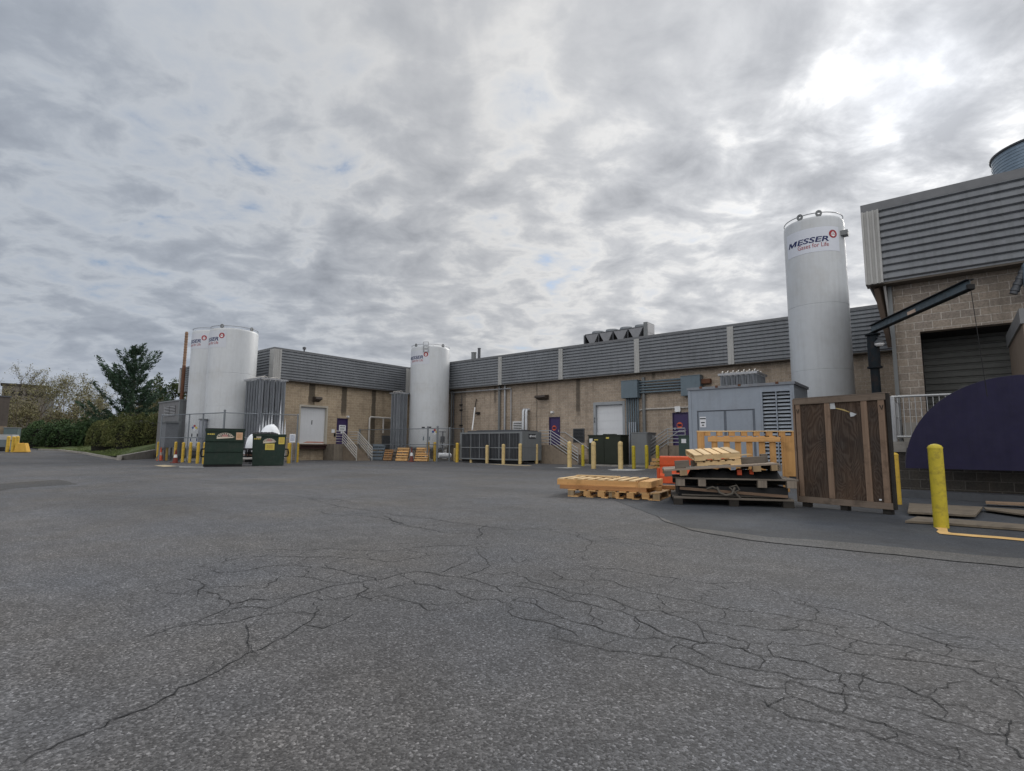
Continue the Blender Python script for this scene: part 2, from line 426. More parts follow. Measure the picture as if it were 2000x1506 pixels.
BLK_W = block_wall('grey_tan_block', [(.325, .275, .228), (.26, .225, .195)], (.55, .51, .46))
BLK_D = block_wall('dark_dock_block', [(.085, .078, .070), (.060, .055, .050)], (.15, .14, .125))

# ------------------------------------------------------------------ ground
def asphalt(name, base, speck=1.0, tint=(1, 1, 1)):
    mt, nt, b = shader(name)
    geo = nt.nodes.new('ShaderNodeNewGeometry'); pos = geo.outputs['Position']
    vor = nd(nt, 'ShaderNodeTexVoronoi', {'Vector': pos, 'Scale': 96.0, 'Randomness': 1.0}, feature='F1')
    sep = nd(nt, 'ShaderNodeSeparateColor', {0: vor.outputs['Color']})
    stone = ramp(nt, sep.outputs[0], [(.0, .48), (.35, .78), (.62, 1.0), (.82, 1.30), (.95, 1.7), (1.0, 2.6)])
    fine = ramp(nt, noise(nt, pos, 190, 2, .7), [(.25, .55), (.75, 1.45)])
    g = mx(nt, speck, (1, 1, 1), stone); g = mx(nt, 1.0, g, fine, 'MULTIPLY')
    mid = ramp(nt, noise(nt, pos, 3.2, 6, .65), [(.25, .80), (.75, 1.20)])
    big = ramp(nt, noise(nt, pos, .23, 5, .62, .7), [(.22, .74), (.5, 1.0), (.78, 1.24)])
    lanes = ramp(nt, noise(nt, nd(nt, 'ShaderNodeVectorMath', {0: pos, 1: (.09, .42, 1)}, operation='MULTIPLY').outputs[0], 1.0, 4, .55), [(.35, .88), (.65, 1.10)])
    c = mx(nt, 1.0, base, g, 'MULTIPLY')
    for q in (mid, big, lanes): c = mx(nt, 1.0, c, q, 'MULTIPLY')
    oil = noise(nt, pos, .85, 7, .7, .4)
    c = mx(nt, mt_(nt, 'MULTIPLY', ramp(nt, oil, [(.57, 0.0), (.70, 1.0)]), .42), c, tuple(q*.5 for q in base))
    damp = noise(nt, nd(nt, 'ShaderNodeVectorMath', {0: pos, 1: (.16, .9, 1)}, operation='MULTIPLY').outputs[0], 1.0, 6, .62, .5)
    c = mx(nt, mt_(nt, 'MULTIPLY', ramp(nt, damp, [(.54, 0.0), (.64, 1.0)]), .26), c, tuple(q*.55 for q in base))
    drip = nd(nt, 'ShaderNodeTexVoronoi', {'Vector': pos, 'Scale': .42, 'Randomness': 1.0}, feature='F1').outputs['Distance']
    drip = mt_(nt, 'ADD', drip, mt_(nt, 'MULTIPLY', mt_(nt, 'SUBTRACT', noise(nt, pos, 5.0, 4, .6), .5), .25))
    c = mx(nt, mt_(nt, 'MULTIPLY', ramp(nt, drip, [(.06, 1.0), (.17, 0.0)]), .38), c, tuple(q*.45 for q in base))
    hue = noise(nt, pos, .5, 3)
    c = mx(nt, 1.0, c, ramp(nt, hue, [(.3, (.95, .99, 1.06)), (.7, (1.05, 1.0, .94))]), 'MULTIPLY')
    nt.links.new(c, b.inputs['Base Color'])
    b.inputs['Roughness'].default_value = .82; b.inputs['Specular IOR Level'].default_value = .35
    h = mt_(nt, 'ADD', mt_(nt, 'MULTIPLY', vor.outputs['Distance'], -1.0), mt_(nt, 'MULTIPLY', noise(nt, pos, 60, 3), .6))
    bp = nd(nt, 'ShaderNodeBump', {'Strength': .55, 'Distance': .008, 'Height': h}); nt.links.new(bp.outputs[0], b.inputs['Normal'])
    return mt
ASPH = asphalt('worn_asphalt', (.090, .0905, .094))
ASPH_DARK = asphalt('newer_asphalt', (.050, .055, .063), .45)
ASPH_S = asphalt('seam_asphalt', (.098, .097, .095), .6)
ASPH_D = asphalt('patch_asphalt', (.056, .056, .056), .7)
xs = [-900, -300, -160, -110] + [-90 + 2*i for i in range(24)] + [-42, -38, -30, -20, -10, 0, 10, 20, 40, 120, 500]
ys = [-300, -100, -40, -20, -10, -5, 0, 5, 10, 15, 20, 30, 45, 70, 120, 300, 900]
g = MB()
g.v = [(x, y, zground(x)) for y in ys for x in xs]; nx = len(xs)
g.f = [(j*nx+i, j*nx+i+1, (j+1)*nx+i+1, (j+1)*nx+i) for j in range(len(ys)-1) for i in range(nx-1)]
structure('asphalt_ground', g, ASPH, smooth=True)
def ragged(P, amp=.016):
    out = []
    for a, b in zip(P, P[1:]+P[:1]):
        a, b = np.array(a), np.array(b); L_ = np.hypot(*(b-a)); k = int(min(40, max(1, L_/.22))); nr = np.array((-(b-a)[1], (b-a)[0]))/max(L_, 1e-6)
        out += [tuple(a+(b-a)*i/k+nr*(rng.normal(0, min(amp, L_*.05)) if i else 0)) for i in range(k)]
    return out
def sheet(name, px, mat, z):
    mb = MB(); P = ragged([G(x, y, 0)[:2] for x, y in px])
    mb.add([(p[0], p[1], z) for p in P], [tuple(range(len(P)))])
    # keep the face looking up
    me = structure(name, mb, mat)
    if me.data.polygons[0].normal.z < 0: me.data.flip_normals()
    return me
def z2(pts, ox, oy=900, s=2.0): return [(ox+a/s, oy+b/s) for a, b in pts]
seam = z2([(250,150),(400,155),(560,215),(680,262),(840,280),(1000,300),(1200,312),(1500,340),(1800,370),(2000,385),(2400,418)], 1000)
low = z2([(2400,472),(2000,420),(1600,380),(1300,350),(1000,320),(860,300),(700,272),(600,240),(470,190)], 1000)
ret = [G(*p) for p in seam]
mb = MB()
back = [(-4.7, 15.6), (-3.0, 17.9), (6, 16.5), (9, 10)]
poly = [(p[0], p[1]) for p in ret]
poly = poly[1:] + [(8.0, 9.0), (8.0, 15.9), (-1.6, 15.9), (-3.9, 20.0), (-6.3, 18.0), (-6.6, 12.4)]
poly = ragged(poly); mb.add([(a, b, .004) for a, b in poly], [tuple(range(len(poly)))])
o = structure('newer_asphalt_strip', mb, ASPH_DARK)  # darker sheet from the seam up to the right dock
if o.data.polygons[0].normal.z < 0: o.data.flip_normals()
sheet('asphalt_seam', seam[2:-1] + low[1:-1], ASPH_S, .008)
sheet('asphalt_patch', z2([(0,90),(110,82),(230,74),(262,80),(305,93),(180,100),(60,108),(0,117),(-120,130),(-120,100)], 0), ASPH_D, .004)
# pale bare pads and faded paint round the bollards
sheet('faded_marking', [(1186,917.2),(1207,915.8),(1262,917.6),(1240,919.6),(1196,919.2)], paint('faded_white', (.42, .42, .41), .85, 0, .3, 5, 40), .006)
sheet('faded_marking', [(1082,913.6),(1110,912.9),(1140,913.2),(1108,914.8)], MATS['faded_white'], .006)
sheet('faded_marking', [(948,906.2),(1000,907.6),(1040,909.6),(1034,910.6),(985,908.6)], paint('faded_ochre', (.38, .31, .20), .85, 0, .3, 5, 40), .006)
sheet('faded_marking', [(300,909.5),(322,908.3),(346,910.6),(322,912.2)], MATS['faded_ochre'], .006)
sheet('faded_marking', [(350,911.5),(398,911.8),(398,913),(350,913)], MATS['faded_white'], .006)
YLINE = paint('orange_yellow_line', (.66, .42, .16), .8, 0, .16, 5, 60)
sheet('yellow_line', [(1826,1032),(1850,1032),(1852,1040.5),(1858,1042.3),(2060,1059),(2060,1063.5),(1850,1045.6),(1836,1044.2),(1829,1040)], YLINE, .012)

def cracks():
    C = [[(40,1200),(110,1165),(200,1125),(270,1090),(350,1060),(430,1015),(520,985),(610,950),(680,912),(760,870),(810,845),(890,795),(960,755),(1020,738),(1080,700),(1130,680),(1180,645),(1230,605),(1248,585),(1240,570),(1225,555)],
     [(970,750),(965,710),(970,670),(960,640)],
     [(700,645),(790,620),(880,580),(960,570),(1040,578),(1110,555),(1160,530),(1230,510),(1300,490),(1370,478),(1430,470),(1500,462),(1580,438),(1640,432),(1720,440),(1780,412),(1850,375)],
     [(560,690),(680,650),(760,640),(850,638),(940,625),(1020,605),(1110,595),(1180,590),(1248,600)],
     [(940,365),(1020,350),(1100,347),(1180,350),(1280,342),(1400,350),(1510,352),(1600,340),(1700,333),(1850,330),(1910,322)],
     [(700,430),(760,412),(850,400),(940,380),(1050,372),(1180,378),(1290,375),(1400,382),(1540,395),(1650,372),(1790,360)],
     [(820,425),(880,440),(960,430),(1040,412),(1150,410),(1250,415),(1340,430),(1380,445),(1470,470),(1500,480)],
     [(980,495),(1030,498),(1080,470),(1100,450),(1190,455),(1260,470),(1350,480)],
     [(780,505),(850,520),(890,545),(890,575)], [(620,510),(720,522),(790,500),(900,490),(980,495)],
     [(1390,520),(1450,540),(1500,525),(1560,540),(1640,560),(1670,585),(1720,580)],
     [(1640,432),(1720,448),(1800,455),(1860,465),(1910,485),(1950,505),(2000,515)],
     [(1560,440),(1620,480),(1700,490),(1780,510),(1860,545),(1940,540),(2000,560)],
     [(1870,365),(1900,385),(1915,410),(1880,430),(1800,452)], [(1250,520),(1310,540),(1400,520),(1500,500),(1620,482)],
     [(1040,545),(1130,530),(1260,545),(1400,540)], [(720,458),(780,470),(775,505),(770,530)], [(1180,640),(1260,655),(1300,640),(1380,600)],
     [(1240,160),(1330,180),(1450,195),(1560,215),(1680,225),(1760,240),(1830,250),(2000,270)],
     [(1000,140),(1100,130),(1200,145),(1300,150),(1400,165)], [(1240,195),(1300,210),(1400,214),(1520,230),(1600,255)],
     [(90,155),(200,150),(280,140),(400,136)], [(150,108),(250,112),(390,106)], [(1500,215),(1560,250),(1640,262),(1720,280),(1800,285)],
     [(1865,300),(1885,285),(1870,265),(1900,250)], [(1420,480),(1440,500),(1400,520),(1390,540)], [(900,560),(980,540),(1060,545)]]
    D = [[(0,435),(60,465),(130,490),(220,515),(330,525),(400,545),(470,575),(540,585),(610,600),(680,620),(740,660),(800,680),(870,700),(930,715),(1000,722)],
     [(0,490),(60,495),(140,510),(210,545),(260,550),(330,568),(420,585),(480,610),(540,645),(600,680),(650,690),(740,712),(830,718),(900,735),(960,760),(1020,765),(1100,780),(1180,800),(1240,825),(1300,832),(1390,850),(1480,870),(1560,900),(1640,930),(1720,955),(1800,980),(1880,1000),(1950,1020),(2010,1027)],
     [(0,545),(90,560),(170,600),(240,630),(320,645),(360,665),(440,685),(520,695),(600,700),(660,720),(740,755),(820,790),(900,810),(960,820),(1060,832),(1150,855),(1240,860),(1300,875),(1360,900),(1440,915),(1540,930),(1620,935)],
     [(0,605),(90,625),(160,640),(230,665),(260,690)],
     [(130,685),(220,710),(330,730),(440,745),(570,765),(640,772),(740,810),(830,845),(920,875),(1000,890),(1070,890),(1100,925),(1200,960),(1290,985),(1400,1020),(1500,1050),(1600,1080),(1700,1120),(1780,1140)],
     [(190,460),(280,470),(360,465),(420,485),(500,510),(600,530),(700,545),(800,575),(840,580),(940,590),(1060,605),(1160,625),(1260,645),(1330,655),(1420,650)],
     [(310,420),(420,422),(540,445),(680,465),(770,480),(850,478),(960,476)],
     [(700,620),(800,630),(910,645),(990,660),(1100,660),(1200,670),(1300,690),(1400,715),(1500,720),(1600,740),(1700,765),(1800,785),(1900,795),(2010,816)],
     [(1100,550),(1180,570),(1270,580),(1370,605),(1450,630),(1490,655),(1580,680),(1680,715),(1740,730),(1850,745)],
     [(1060,715),(1200,715),(1300,745),(1420,760),(1560,780),(1700,800),(1800,815),(1880,850),(1940,860),(2010,871)],
     [(1090,860),(1140,880),(1240,905),(1330,915),(1420,935),(1500,965),(1600,985),(1700,1020),(1800,1045),(1900,1070),(1930,1075),(1940,1030),(1950,1015)],
     [(1930,1075),(1930,1110),(1980,1150),(2010,1168)],
     [(940,930),(1000,960),(1060,985),(1130,1010),(1220,1020),(1330,1055),(1420,1080),(1480,1100),(1560,1125),(1680,1165),(1800,1200)],
     [(930,715),(920,735),(890,728)], [(1000,720),(1010,745),(1025,765)], [(970,765),(975,795),(960,815)], [(820,580),(835,600),(800,625)], [(1110,630),(1100,655),(1060,655)],
     [(480,610),(500,640),(480,670)], [(310,570),(300,600),(330,645)], [(90,540),(95,560)], [(1290,835),(1280,855),(1310,880)], [(1400,830),(1370,860),(1360,900)],
     [(1620,920),(1660,890),(1700,870),(1760,865)], [(1300,920),(1310,960),(1290,985)], [(280,300),(310,325),(270,355),(240,365)], [(440,190),(430,210),(450,215),(500,200)],
     [(1560,640),(1640,660),(1740,690),(1850,700),(1960,750)], [(1700,715),(1720,740),(1690,765)], [(1880,850),(1900,880),(1990,920),(2010,925)],
     [(0,255),(100,268),(220,270),(350,300),(470,310),(560,330),(700,345),(820,352)], [(60,380),(20,400),(0,378)], [(150,430),(200,455),(170,470)], [(200,540),(250,520),(330,525)],
     [(740,660),(750,690),(740,712)], [(600,600),(640,590),(700,590),(760,600)]]
    mb = MB(); SPOTS = []; OWN = []
    def line(px, w0):
        P = [G(*p)[:2] for p in px]; open0 = abs(px[0][0]-1000) < 6; open1 = abs(px[-1][0]-1000) < 6
        # break each leg into short ragged steps
        Q = [P[0]]
        for a, b in zip(P[:-1], P[1:]):
            L_ = np.hypot(*(b-a)); k = max(2, int(L_/.07)); k = min(k, 24)
            nrm = np.array([-(b-a)[1], (b-a)[0]])/max(L_, 1e-6); off = 0.0
            for i in range(1, k+1):
                t = i/k; off = off*.6 + rng.normal(0, .014) if i < k else 0
                Q.append(a + (b-a)*t + nrm*off)
        n_ = len(Q); base = len(mb.v)
        for i, q in enumerate(Q):
            d = Q[min(i+1, n_-1)] - Q[max(i-1, 0)]; d = d/max(np.hypot(*d), 1e-6); nn = np.array([-d[1], d[0]])
            w = w0*(.45+.9*rng.random())*min(1, .35+5*min(i if not open0 else n_, n_-1-i if not open1 else n_)/n_)
            SPOTS.append((q, d)); OWN.append(base)
            a = q+nn*w/2; c = q-nn*w/2
            mb.v += [(a[0], a[1], .0035), (c[0], c[1], .0035)]
        for i in range(n_-1): mb.f.append((base+2*i, base+2*i+1, base+2*i+3, base+2*i+2))
    big = {0: .012, 1: .012}
    for i, c in enumerate(C): line(z2(c, 0), .0078 if i < 18 else .0125)
    for i, c in enumerate(D): line(z2(c, 1000), .0088 if i == 1 else (.0070 if i < 13 else .0055))
    # hairlines that link neighbouring cracks into cells
    S = np.array([q for q, d in SPOTS]); own = np.array(OWN); done = 0; MIDS = [np.array((1e3, 1e3))]
    for k in range(9000):
        if done >= 560: break
        i = int(rng.integers(0, len(S))); dd = np.hypot(*(S-S[i]).T); ok = np.where((own != own[i]) & (dd > .10) & (dd < .75+.04*np.hypot(*S[i])))[0]
        if len(ok) == 0: continue
        j = int(rng.choice(ok[np.argsort(dd[ok])[:6]])); mid_ = (S[i]+S[j])/2
        if min(np.hypot(*(mid_-q_)) for q_ in MIDS) < .13+.025*np.hypot(*mid_): continue
        MIDS.append(mid_); n_ = int(4+dd[j]/.06); P = [S[i]+(S[j]-S[i])*t for t in np.linspace(0, 1, n_)]
        nr = np.array((-(S[j]-S[i])[1], (S[j]-S[i])[0])); bow = rng.normal(0, .16); P = [p+nr*(bow*math.sin(math.pi*t)+rng.normal(0, .05)*(0 < t < 1)) for p, t in zip(P, np.linspace(0, 1, n_))]
        b0 = len(mb.v); w = .0018*max(1, np.hypot(*S[i])/5)*rng.uniform(.6, 1.4); done += 1
        for m_, p in enumerate(P):
            e = P[min(m_+1, n_-1)]-P[max(m_-1, 0)]; e = e/max(np.hypot(*e), 1e-6); f = w*rng.uniform(.5, 1.3); mb.v += [(p[0]-e[1]*f, p[1]+e[0]*f, .0035), (p[0]+e[1]*f, p[1]-e[0]*f, .0035)]
        for m_ in range(n_-1): mb.f.append((b0+2*m_, b0+2*m_+1, b0+2*m_+3, b0+2*m_+2))
    mt = paint('crack_dark', (.018, .019, .021), .95, 0, .2)
    o = structure('pavement_cracks', mb, mt)
    me = o.data
    for p in me.polygons:
        if p.normal.z < 0: p.flip()
    me.update()
cracks()

# ------------------------------------------------------------------ the warehouse
WH = thing('warehouse', 'long tan block warehouse with grey ribbed metal parapet, loading docks and purple doors', 'warehouse', (-20, 25, 0))
def part(name, mb, mat, parent=WH, **k): return mb.build(name, mat, parent, world=True, **k)
def wall(axis, c0, c1, a0, a1, z0, z1, holes):
    """a wall of blocks with its openings left out"""
    mb = MB(); cuts = sorted({a0, a1} | {h[0] for h in holes} | {h[1] for h in holes})
    for u, w in zip(cuts[:-1], cuts[1:]):
        zs = [(z0, z1)]
        for h in holes:
            if h[0] <= u and w <= h[1]:
                nz = []
                for p, q in zs:
                    if h[2] > p: nz.append((p, min(q, h[2])))
                    if h[3] < q: nz.append((max(p, h[3]), q))
                zs = [t for t in nz if t[1]-t[0] > 1e-4]
        for p, q in zs:
            if axis == 'x': mb.box(u, c0, p, w, c1, q)
            else: mb.box(c0, u, p, c1, w, q)
    return mb
d1 = (20.98, 23.34, 1.22, 4.14); p1 = (24.2, 25.2, 1.24, 3.3)
d2 = (-18.5, -16.32, 1.25, 4.04); p2 = (-22.26, -21.3, 1.27, 3.26); p3 = (-13.05, -12.05, 1.27, 3.26)
dR = (-.45, 3.0, 1.3, 4.4)
part('wall', wall('y', XLW-.3, XLW, YN, YR-.001, -.2, 7.4, [d1, p1]), BLK_L)
mb = wall('x', YN, YN+.3, -54.3, XLW-.3, -.2, 7.4, [])
part('wall', mb, BLK_L)
part('wall', wall('x', YR, YR+.3, XLW-.3, XRW, -.2, 7.4, [d2, p2, p3]), BLK_R)
part('wall', wall('x', YW, YW+.3, XRW, 14, -.2, 7.5, [dR]), BLK_W)
part('wall', MB().box(XRW, YW+.3, -.2, XRW+.3, YR-.001, 7.4), BLK_W)
# ribbed parapets
prof = []
z = BOT
while z < TOP-.16:
    prof += [(.0, z), (.0, z+.045), (.075, z+.085), (.075, z+.19)]
    z += .204
prof.append((0, TOP-.12))
def parapet(p, q):
    mb = MB(); mb.sweep([(o_, z_) for o_, z_ in prof], (p[0], p[1], 0), (q[0], q[1], 0))
    part('parapet_panel', mb, RIBBED)
parapet((XLP, YNP), (XLP, YRP+.0)); parapet((-54.9, YNP), (XLP, YNP)); parapet((XLP, YRP), (XRP, YRP)); parapet((XRP, YWP), (14, YWP)); parapet((XRP, YRP), (XRP, YWP))
mb = MB()   # coping along every parapet, butted at the corners
mb.box(XLP-.3, YNP+.06, TOP-.12, XLP+.08, YRP-.09, TOP); mb.box(-54.95, YNP-.08, TOP-.12, XLP+.08, YNP+.06, TOP)
mb.box(XLP-.3, YRP-.09, TOP-.12, XRP-.09, YRP+.3, TOP); mb.box(XRP-.09, YWP+.06, TOP-.12, XRP+.3, YRP+.3, TOP); mb.box(XRP-.09, YWP-.08, TOP-.14, 14, YWP+.06, TOP+.09)
part('coping', mb, COPING)
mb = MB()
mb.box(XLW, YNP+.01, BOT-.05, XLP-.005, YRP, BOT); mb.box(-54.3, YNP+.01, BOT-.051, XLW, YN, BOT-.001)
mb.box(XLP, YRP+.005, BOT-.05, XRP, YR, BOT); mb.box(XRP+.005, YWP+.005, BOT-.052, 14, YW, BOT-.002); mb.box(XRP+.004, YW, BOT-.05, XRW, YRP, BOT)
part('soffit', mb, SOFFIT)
mb = MB(); mb.box(-54.5, YNP+.3, 7.4, XLP-.32, 60, 7.6); mb.box(XLP-.32, YRP+.32, 7.4, XRP+.3, 60, 7.6); mb.box(XRP+.3, YWP+.3, 7.5, 14, 60, 7.7)
part('roof', mb, ROOFM)
def trim(x, y, ax, w=.34):
    mb = MB(); z0, z1 = BOT-.02, TOP-.13; k = .09
    if ax == 'y':   # on a wall facing -Y
        mb.box(x-w/2, y-k, z0, x+w/2, y, z1)
        for t in (-.42, .0, .42): mb.box(x+w*t-.022, y-k-.022, z0, x+w*t+.022, y-k, z1)
    else:
        mb.box(x, y-w/2, z0, x+k, y+w/2, z1)
        for t in (-.42, .0, .42): mb.box(x+k, y+w*t-.022, z0, x+k+.022, y+w*t+.022, z1)
    part('trim_strip', mb, TRIM)
for px, py in ((978, 692), (1096, 678), (1244, 660), (1426, 634), (1640, 610)): trim(WY(px, py, YRP)[0], YRP, 'y')
trim(WX(697, 730, XLP)[1], XLP, 'x')
mb = MB().box(XLP, YNP-.09, BOT-.02, XLP+.09, YNP+.5, TOP-.125).box(XLP-.55, YNP-.09, BOT-.02, XLP, YNP, TOP-.125)
for t in (.05, .2, .35): mb.box(XLP+.09, YNP+t, BOT-.02, XLP+.115, YNP+t+.05, TOP-.125)
part('corner_trim', mb, TRIM)
mb = MB().box(XLP, YRP-.42, BOT-.02, XLP+.09, YRP-.1, TOP-.125).box(XLP+.09, YRP-.09, BOT-.02, XLP+.45, YRP, TOP-.125); part('corner_trim', mb, TRIM)
mb = MB().box(-54.95, YNP-.09, BOT-.02, -54.6, YNP, TOP-.125); part('corner_trim', mb, TRIM)
mb = MB().box(XRP-.09, YWP-.09, BOT-.03, XRP+.34, YWP, TOP-.145).box(XRP-.09, YWP, BOT-.03, XRP, YWP+.4, TOP-.145)
for t in (-.08, .05, .18, .29): mb.box(XRP+t, YWP-.14, BOT-.03, XRP+t+.045, YWP-.09, TOP-.145)
part('corner_trim', mb, TRIM)
part('downspout', MB().box(XRW-.06, YW-.09, 0.02, XRW+.035, YW-.002, BOT-.06), MGREY)
part('soffit_brace', MB().bar((XRP+.16, YWP+.28, BOT-.06), (XRW-.10, YW+.55, 4.15), .13, .26), paint('brace_brown', (.115, .085, .065), .8)); part('soffit_brace', MB().bar((XRP+.34, YWP+.2, BOT-.06), (XRW-.05, YW+.35, 4.3), .05, .1), TRIM)

# dock doors
def slats(mb, axis, c, a0, a1, z0, z1, n, face):
    """a sectional door of n leaves with a groove between; face is the sign the outside looks along its axis"""
    h = (z1-z0)/n
    for i in range(n):
        q = (z0+i*h+.006, z0+(i+1)*h-.006)
        if axis == 'x': mb.box(a0, c, q[0], a1, c-.04*face*-1, q[1]); mb.box(a0, c+.012*-face, q[0]-.012, a1, c-.02*-face, q[0])
        else: mb.box(c, a0, q[0], c-.04*face, a1, q[1]); mb.box(c-.012*face, a0, q[0]-.012, c-.03*face, a1, q[0])
    return mb
DOORW = paint('white_door', (.66, .68, .71), .5, 0, .04, .8, 10, streak=.10)
dd = part('dock_door', slats(MB(), 'y', XLW-.22, d1[0]+.1, d1[1]-.1, d1[2]+.02, d1[3]-.1, 5, 1), DOORW)
o_ = WX(609, 825.5, XLW-.22)
mb = MB(); put_flat(mb, lettering('1', .46, bold=.012), o_, (0, 1, 0), (0, 0, 1), .006); part('number', mb, INK, dd)
mb = MB(); put_flat(mb, [[(-.55, -.05), (1.2, -.05), (1.2, .05), (-.2, .07)], [(0, 1, 2, 3)]], WX(604, 864.0, XLW-.22), (0, 1, 0), (0, 0, 1), .005); part('red_scrape', mb, paint('scrape', (.50, .27, .22), .7), dd)
FR = paint('door_frame_beige', (.46, .43, .37), .55)
mb = MB().box(XLW-.3, d1[0]-.02, d1[2], XLW+.03, d1[0]+.1, d1[3]-.1).box(XLW-.3, d1[1]-.1, d1[2], XLW+.03, d1[1]+.02, d1[3]-.1).box(XLW-.3, d1[0]-.02, d1[3]-.1, XLW+.03, d1[1]+.02, d1[3]+.04)
part('door_frame', mb, FR)
part('dock_leveller', MB().box(XLW+.004, d1[0]+.02, .86, XLW+.34, d1[1]-.12, 1.2).box(XLW+.34, d1[0]+.1, 1.1, XLW+.5, d1[1]-.2, 1.19), paint('leveller_maroon', (.045, .020, .018), .7))
part('dock_bumper', MB().box(XLW+.004, d1[1]-.11, .84, XLW+.34, d1[1]+.14, 1.16), BLACK); part('dock_bumper', MB().box(XLW+.004, d1[0]-.12, .84, XLW+.34, d1[0]+.01, 1.16), BLACK)
dd2 = part('dock_door', slats(MB(), 'x', YR+.22, d2[0]+.1, d2[1]-.08, d2[2]+.02, d2[3]-.1, 5, -1), DOORW)
two = lettering('2', .52, bold=.014); two_m = ([(-a, b) for a, b in two[0]], [f[::-1] for f in two[1]])
mb = MB(); put_flat(mb, two_m, WY(1189.5, 821.8, YR+.22), (1, 0, 0), (0, 0, 1), .006); part('number', mb, INK, dd2)
mb = MB().box(d2[0]-.08, YR-.03, d2[2], d2[0]+.1, YR+.3, d2[3]-.1).box(d2[1]-.08, YR-.03, d2[2], d2[1]+.1, YR+.3, d2[3]-.1).box(d2[0]-.08, YR-.03, d2[3]-.1, d2[1]+.1, YR+.3, d2[3]+.1)
df = part('door_frame', mb, paint('door_frame_grey', (.30, .32, .34), .55))
small2 = lettering('2', .46, bold=.014); o2 = WY(1159.3, 821.3, YR+.15)
mb = MB(); put_flat(mb, ([(-a*.45, b) for a, b in small2[0]], [f[::-1] for f in small2[1]]), (d2[0]+.01, YR-.034, o2[2]), (1, 0, 0), (0, 0, 1), .002); part('number', mb, INK, df)
# the deep dark dock of the right wing
mb = MB().box(dR[0]-.02, YW+.3, dR[2], dR[0], YW+2.2, dR[3]).box(dR[0], YW+.3, dR[3], dR[1], YW+2.2, dR[3]+.02)
part('dock_recess', mb, VOID)
mb = MB(); h0 = dR[2]
prof2 = []
z = dR[2]
while z < dR[3]-.2: prof2 += [(0, z), (.03, z+.03), (.03, z+.14), (0, z+.17)]; z += .19
mb.sweep(prof2 + [(0, dR[3])], (dR[0], YW+1.4, 0), (dR[1], YW+1.4, 0)); part('roller_door', mb, paint('roller_dark', (.125, .13, .125), .6, .2, .12))
# personnel doors
def emblem(parent, o, r, up, R_):
    mb = MB(); vs = [(R_*math.cos(2*math.pi*i/28), R_*math.sin(2*math.pi*i/28)) for i in range(28)]
    put_flat(mb, (vs, [tuple(range(28))]), o, r, up, .004); e = part('emblem', mb, EMBO, parent)
    mb = MB()
    for zz in (-.28, .0, .28):
        for xx in (-.5, -.17, .17, .5):
            put_flat(mb, ([(xx*R_-.05, zz*R_-.022), (xx*R_+.05, zz*R_-.022), (xx*R_+.05, zz*R_+.022), (xx*R_-.05, zz*R_+.022)], [(0, 1, 2, 3)]), o, r, up, .007)
    part('emblem_lines', mb, PURPLE, parent)
def sign_lines(mb, o, r, up, w, h, rows, off=.006, seed=1):
    """small print too small to read: broken dark strokes"""
    q = random.Random(seed)
    for i in range(rows):
        yy = h*(.5-(i+.5)/rows)*.82; t = -w*.40; th = h/rows*.42
        while t < w*.36:
            l = w*q.uniform(.10, .24); l = min(l, w*.40-t)
            put_flat(mb, ([(t, yy-th/2), (t+l, yy-th/2), (t+l, yy+th/2), (t, yy+th/2)], [(0, 1, 2, 3)]), o, r, up, off); t += l+w*.05
    return mb
DFR = paint('purple_frame', (.035, .024, .075), .5)
a = part('door', MB().box(XLW-.12, p1[0]+.06, p1[2], XLW-.06, p1[1]-.06, p1[3]-.06), PURPLE)
part('door_frame', MB().box(XLW-.2, p1[0], p1[2], XLW+.015, p1[0]+.06, p1[3]-.06).box(XLW-.2, p1[1]-.06, p1[2], XLW+.015, p1[1], p1[3]-.06).box(XLW-.2, p1[0], p1[3]-.06, XLW+.015, p1[1], p1[3]), DFR)
c_ = WX(668.6, 836, XLW-.06)
mb = MB().box(c_[0]+.004, c_[1]-.31, c_[2]-.23, c_[0]+.012, c_[1]+.31, c_[2]+.23); s_ = part('notice', mb, SIGNW, a)
mb = MB(); sign_lines(mb, (c_[0]+.012, c_[1], c_[2]+.1), (0, 1, 0), (0, 0, 1), .56, .16, 1, .003, 3); part('heading', mb, INK, a); mb = MB(); sign_lines(mb, (c_[0]+.012, c_[1], c_[2]-.1), (0, 1, 0), (0, 0, 1), .52, .2, 3, .003, 4); part('notice_print', mb, INK, a)
c_ = WX(668.5, 843.5, XLW-.06); part('notice', MB().box(c_[0]+.004, c_[1]-.15, c_[2]-.12, c_[0]+.011, c_[1]+.15, c_[2]+.12), SIGNW, a)
part('door_handle', MB().box(XLW-.06, p1[1]-.16, 2.2, XLW+.0, p1[1]-.12, 2.34), GALV, a)
for q in (p2, p3):
    a = part('door', MB().box(q[0]+.05, YR+.06, q[2], q[1]-.05, YR+.12, q[3]-.05), PURPLE)
    part('door_frame', MB().box(q[0], YR-.012, q[2], q[0]+.05, YR+.2, q[3]-.05).box(q[1]-.05, YR-.012, q[2], q[1], YR+.2, q[3]-.05).box(q[0], YR-.012, q[3]-.05, q[1], YR+.2, q[3]), DFR)
    px = 1082.5 if q is p2 else 1327.5; py = 836 if q is p2 else 830.5
    c_ = WY(px, py, YR+.06); emblem(a, (c_[0], YR+.055, c_[2]), (1, 0, 0), (0, 0, 1), .185)
    hx = q[1]-.14 if q is p2 else q[0]+.14
    part('door_handle', MB().box(hx-.03, YR-.01, 2.2, hx+.03, YR+.06, 2.34), GALV, a)
    if q is p3:
        c_ = WY(1325, 799.5, YR); part('door_light', MB().box(c_[0]-.17, YR-.16, c_[2]-.16, c_[0]+.17, YR, c_[2]+.17), WHITE)
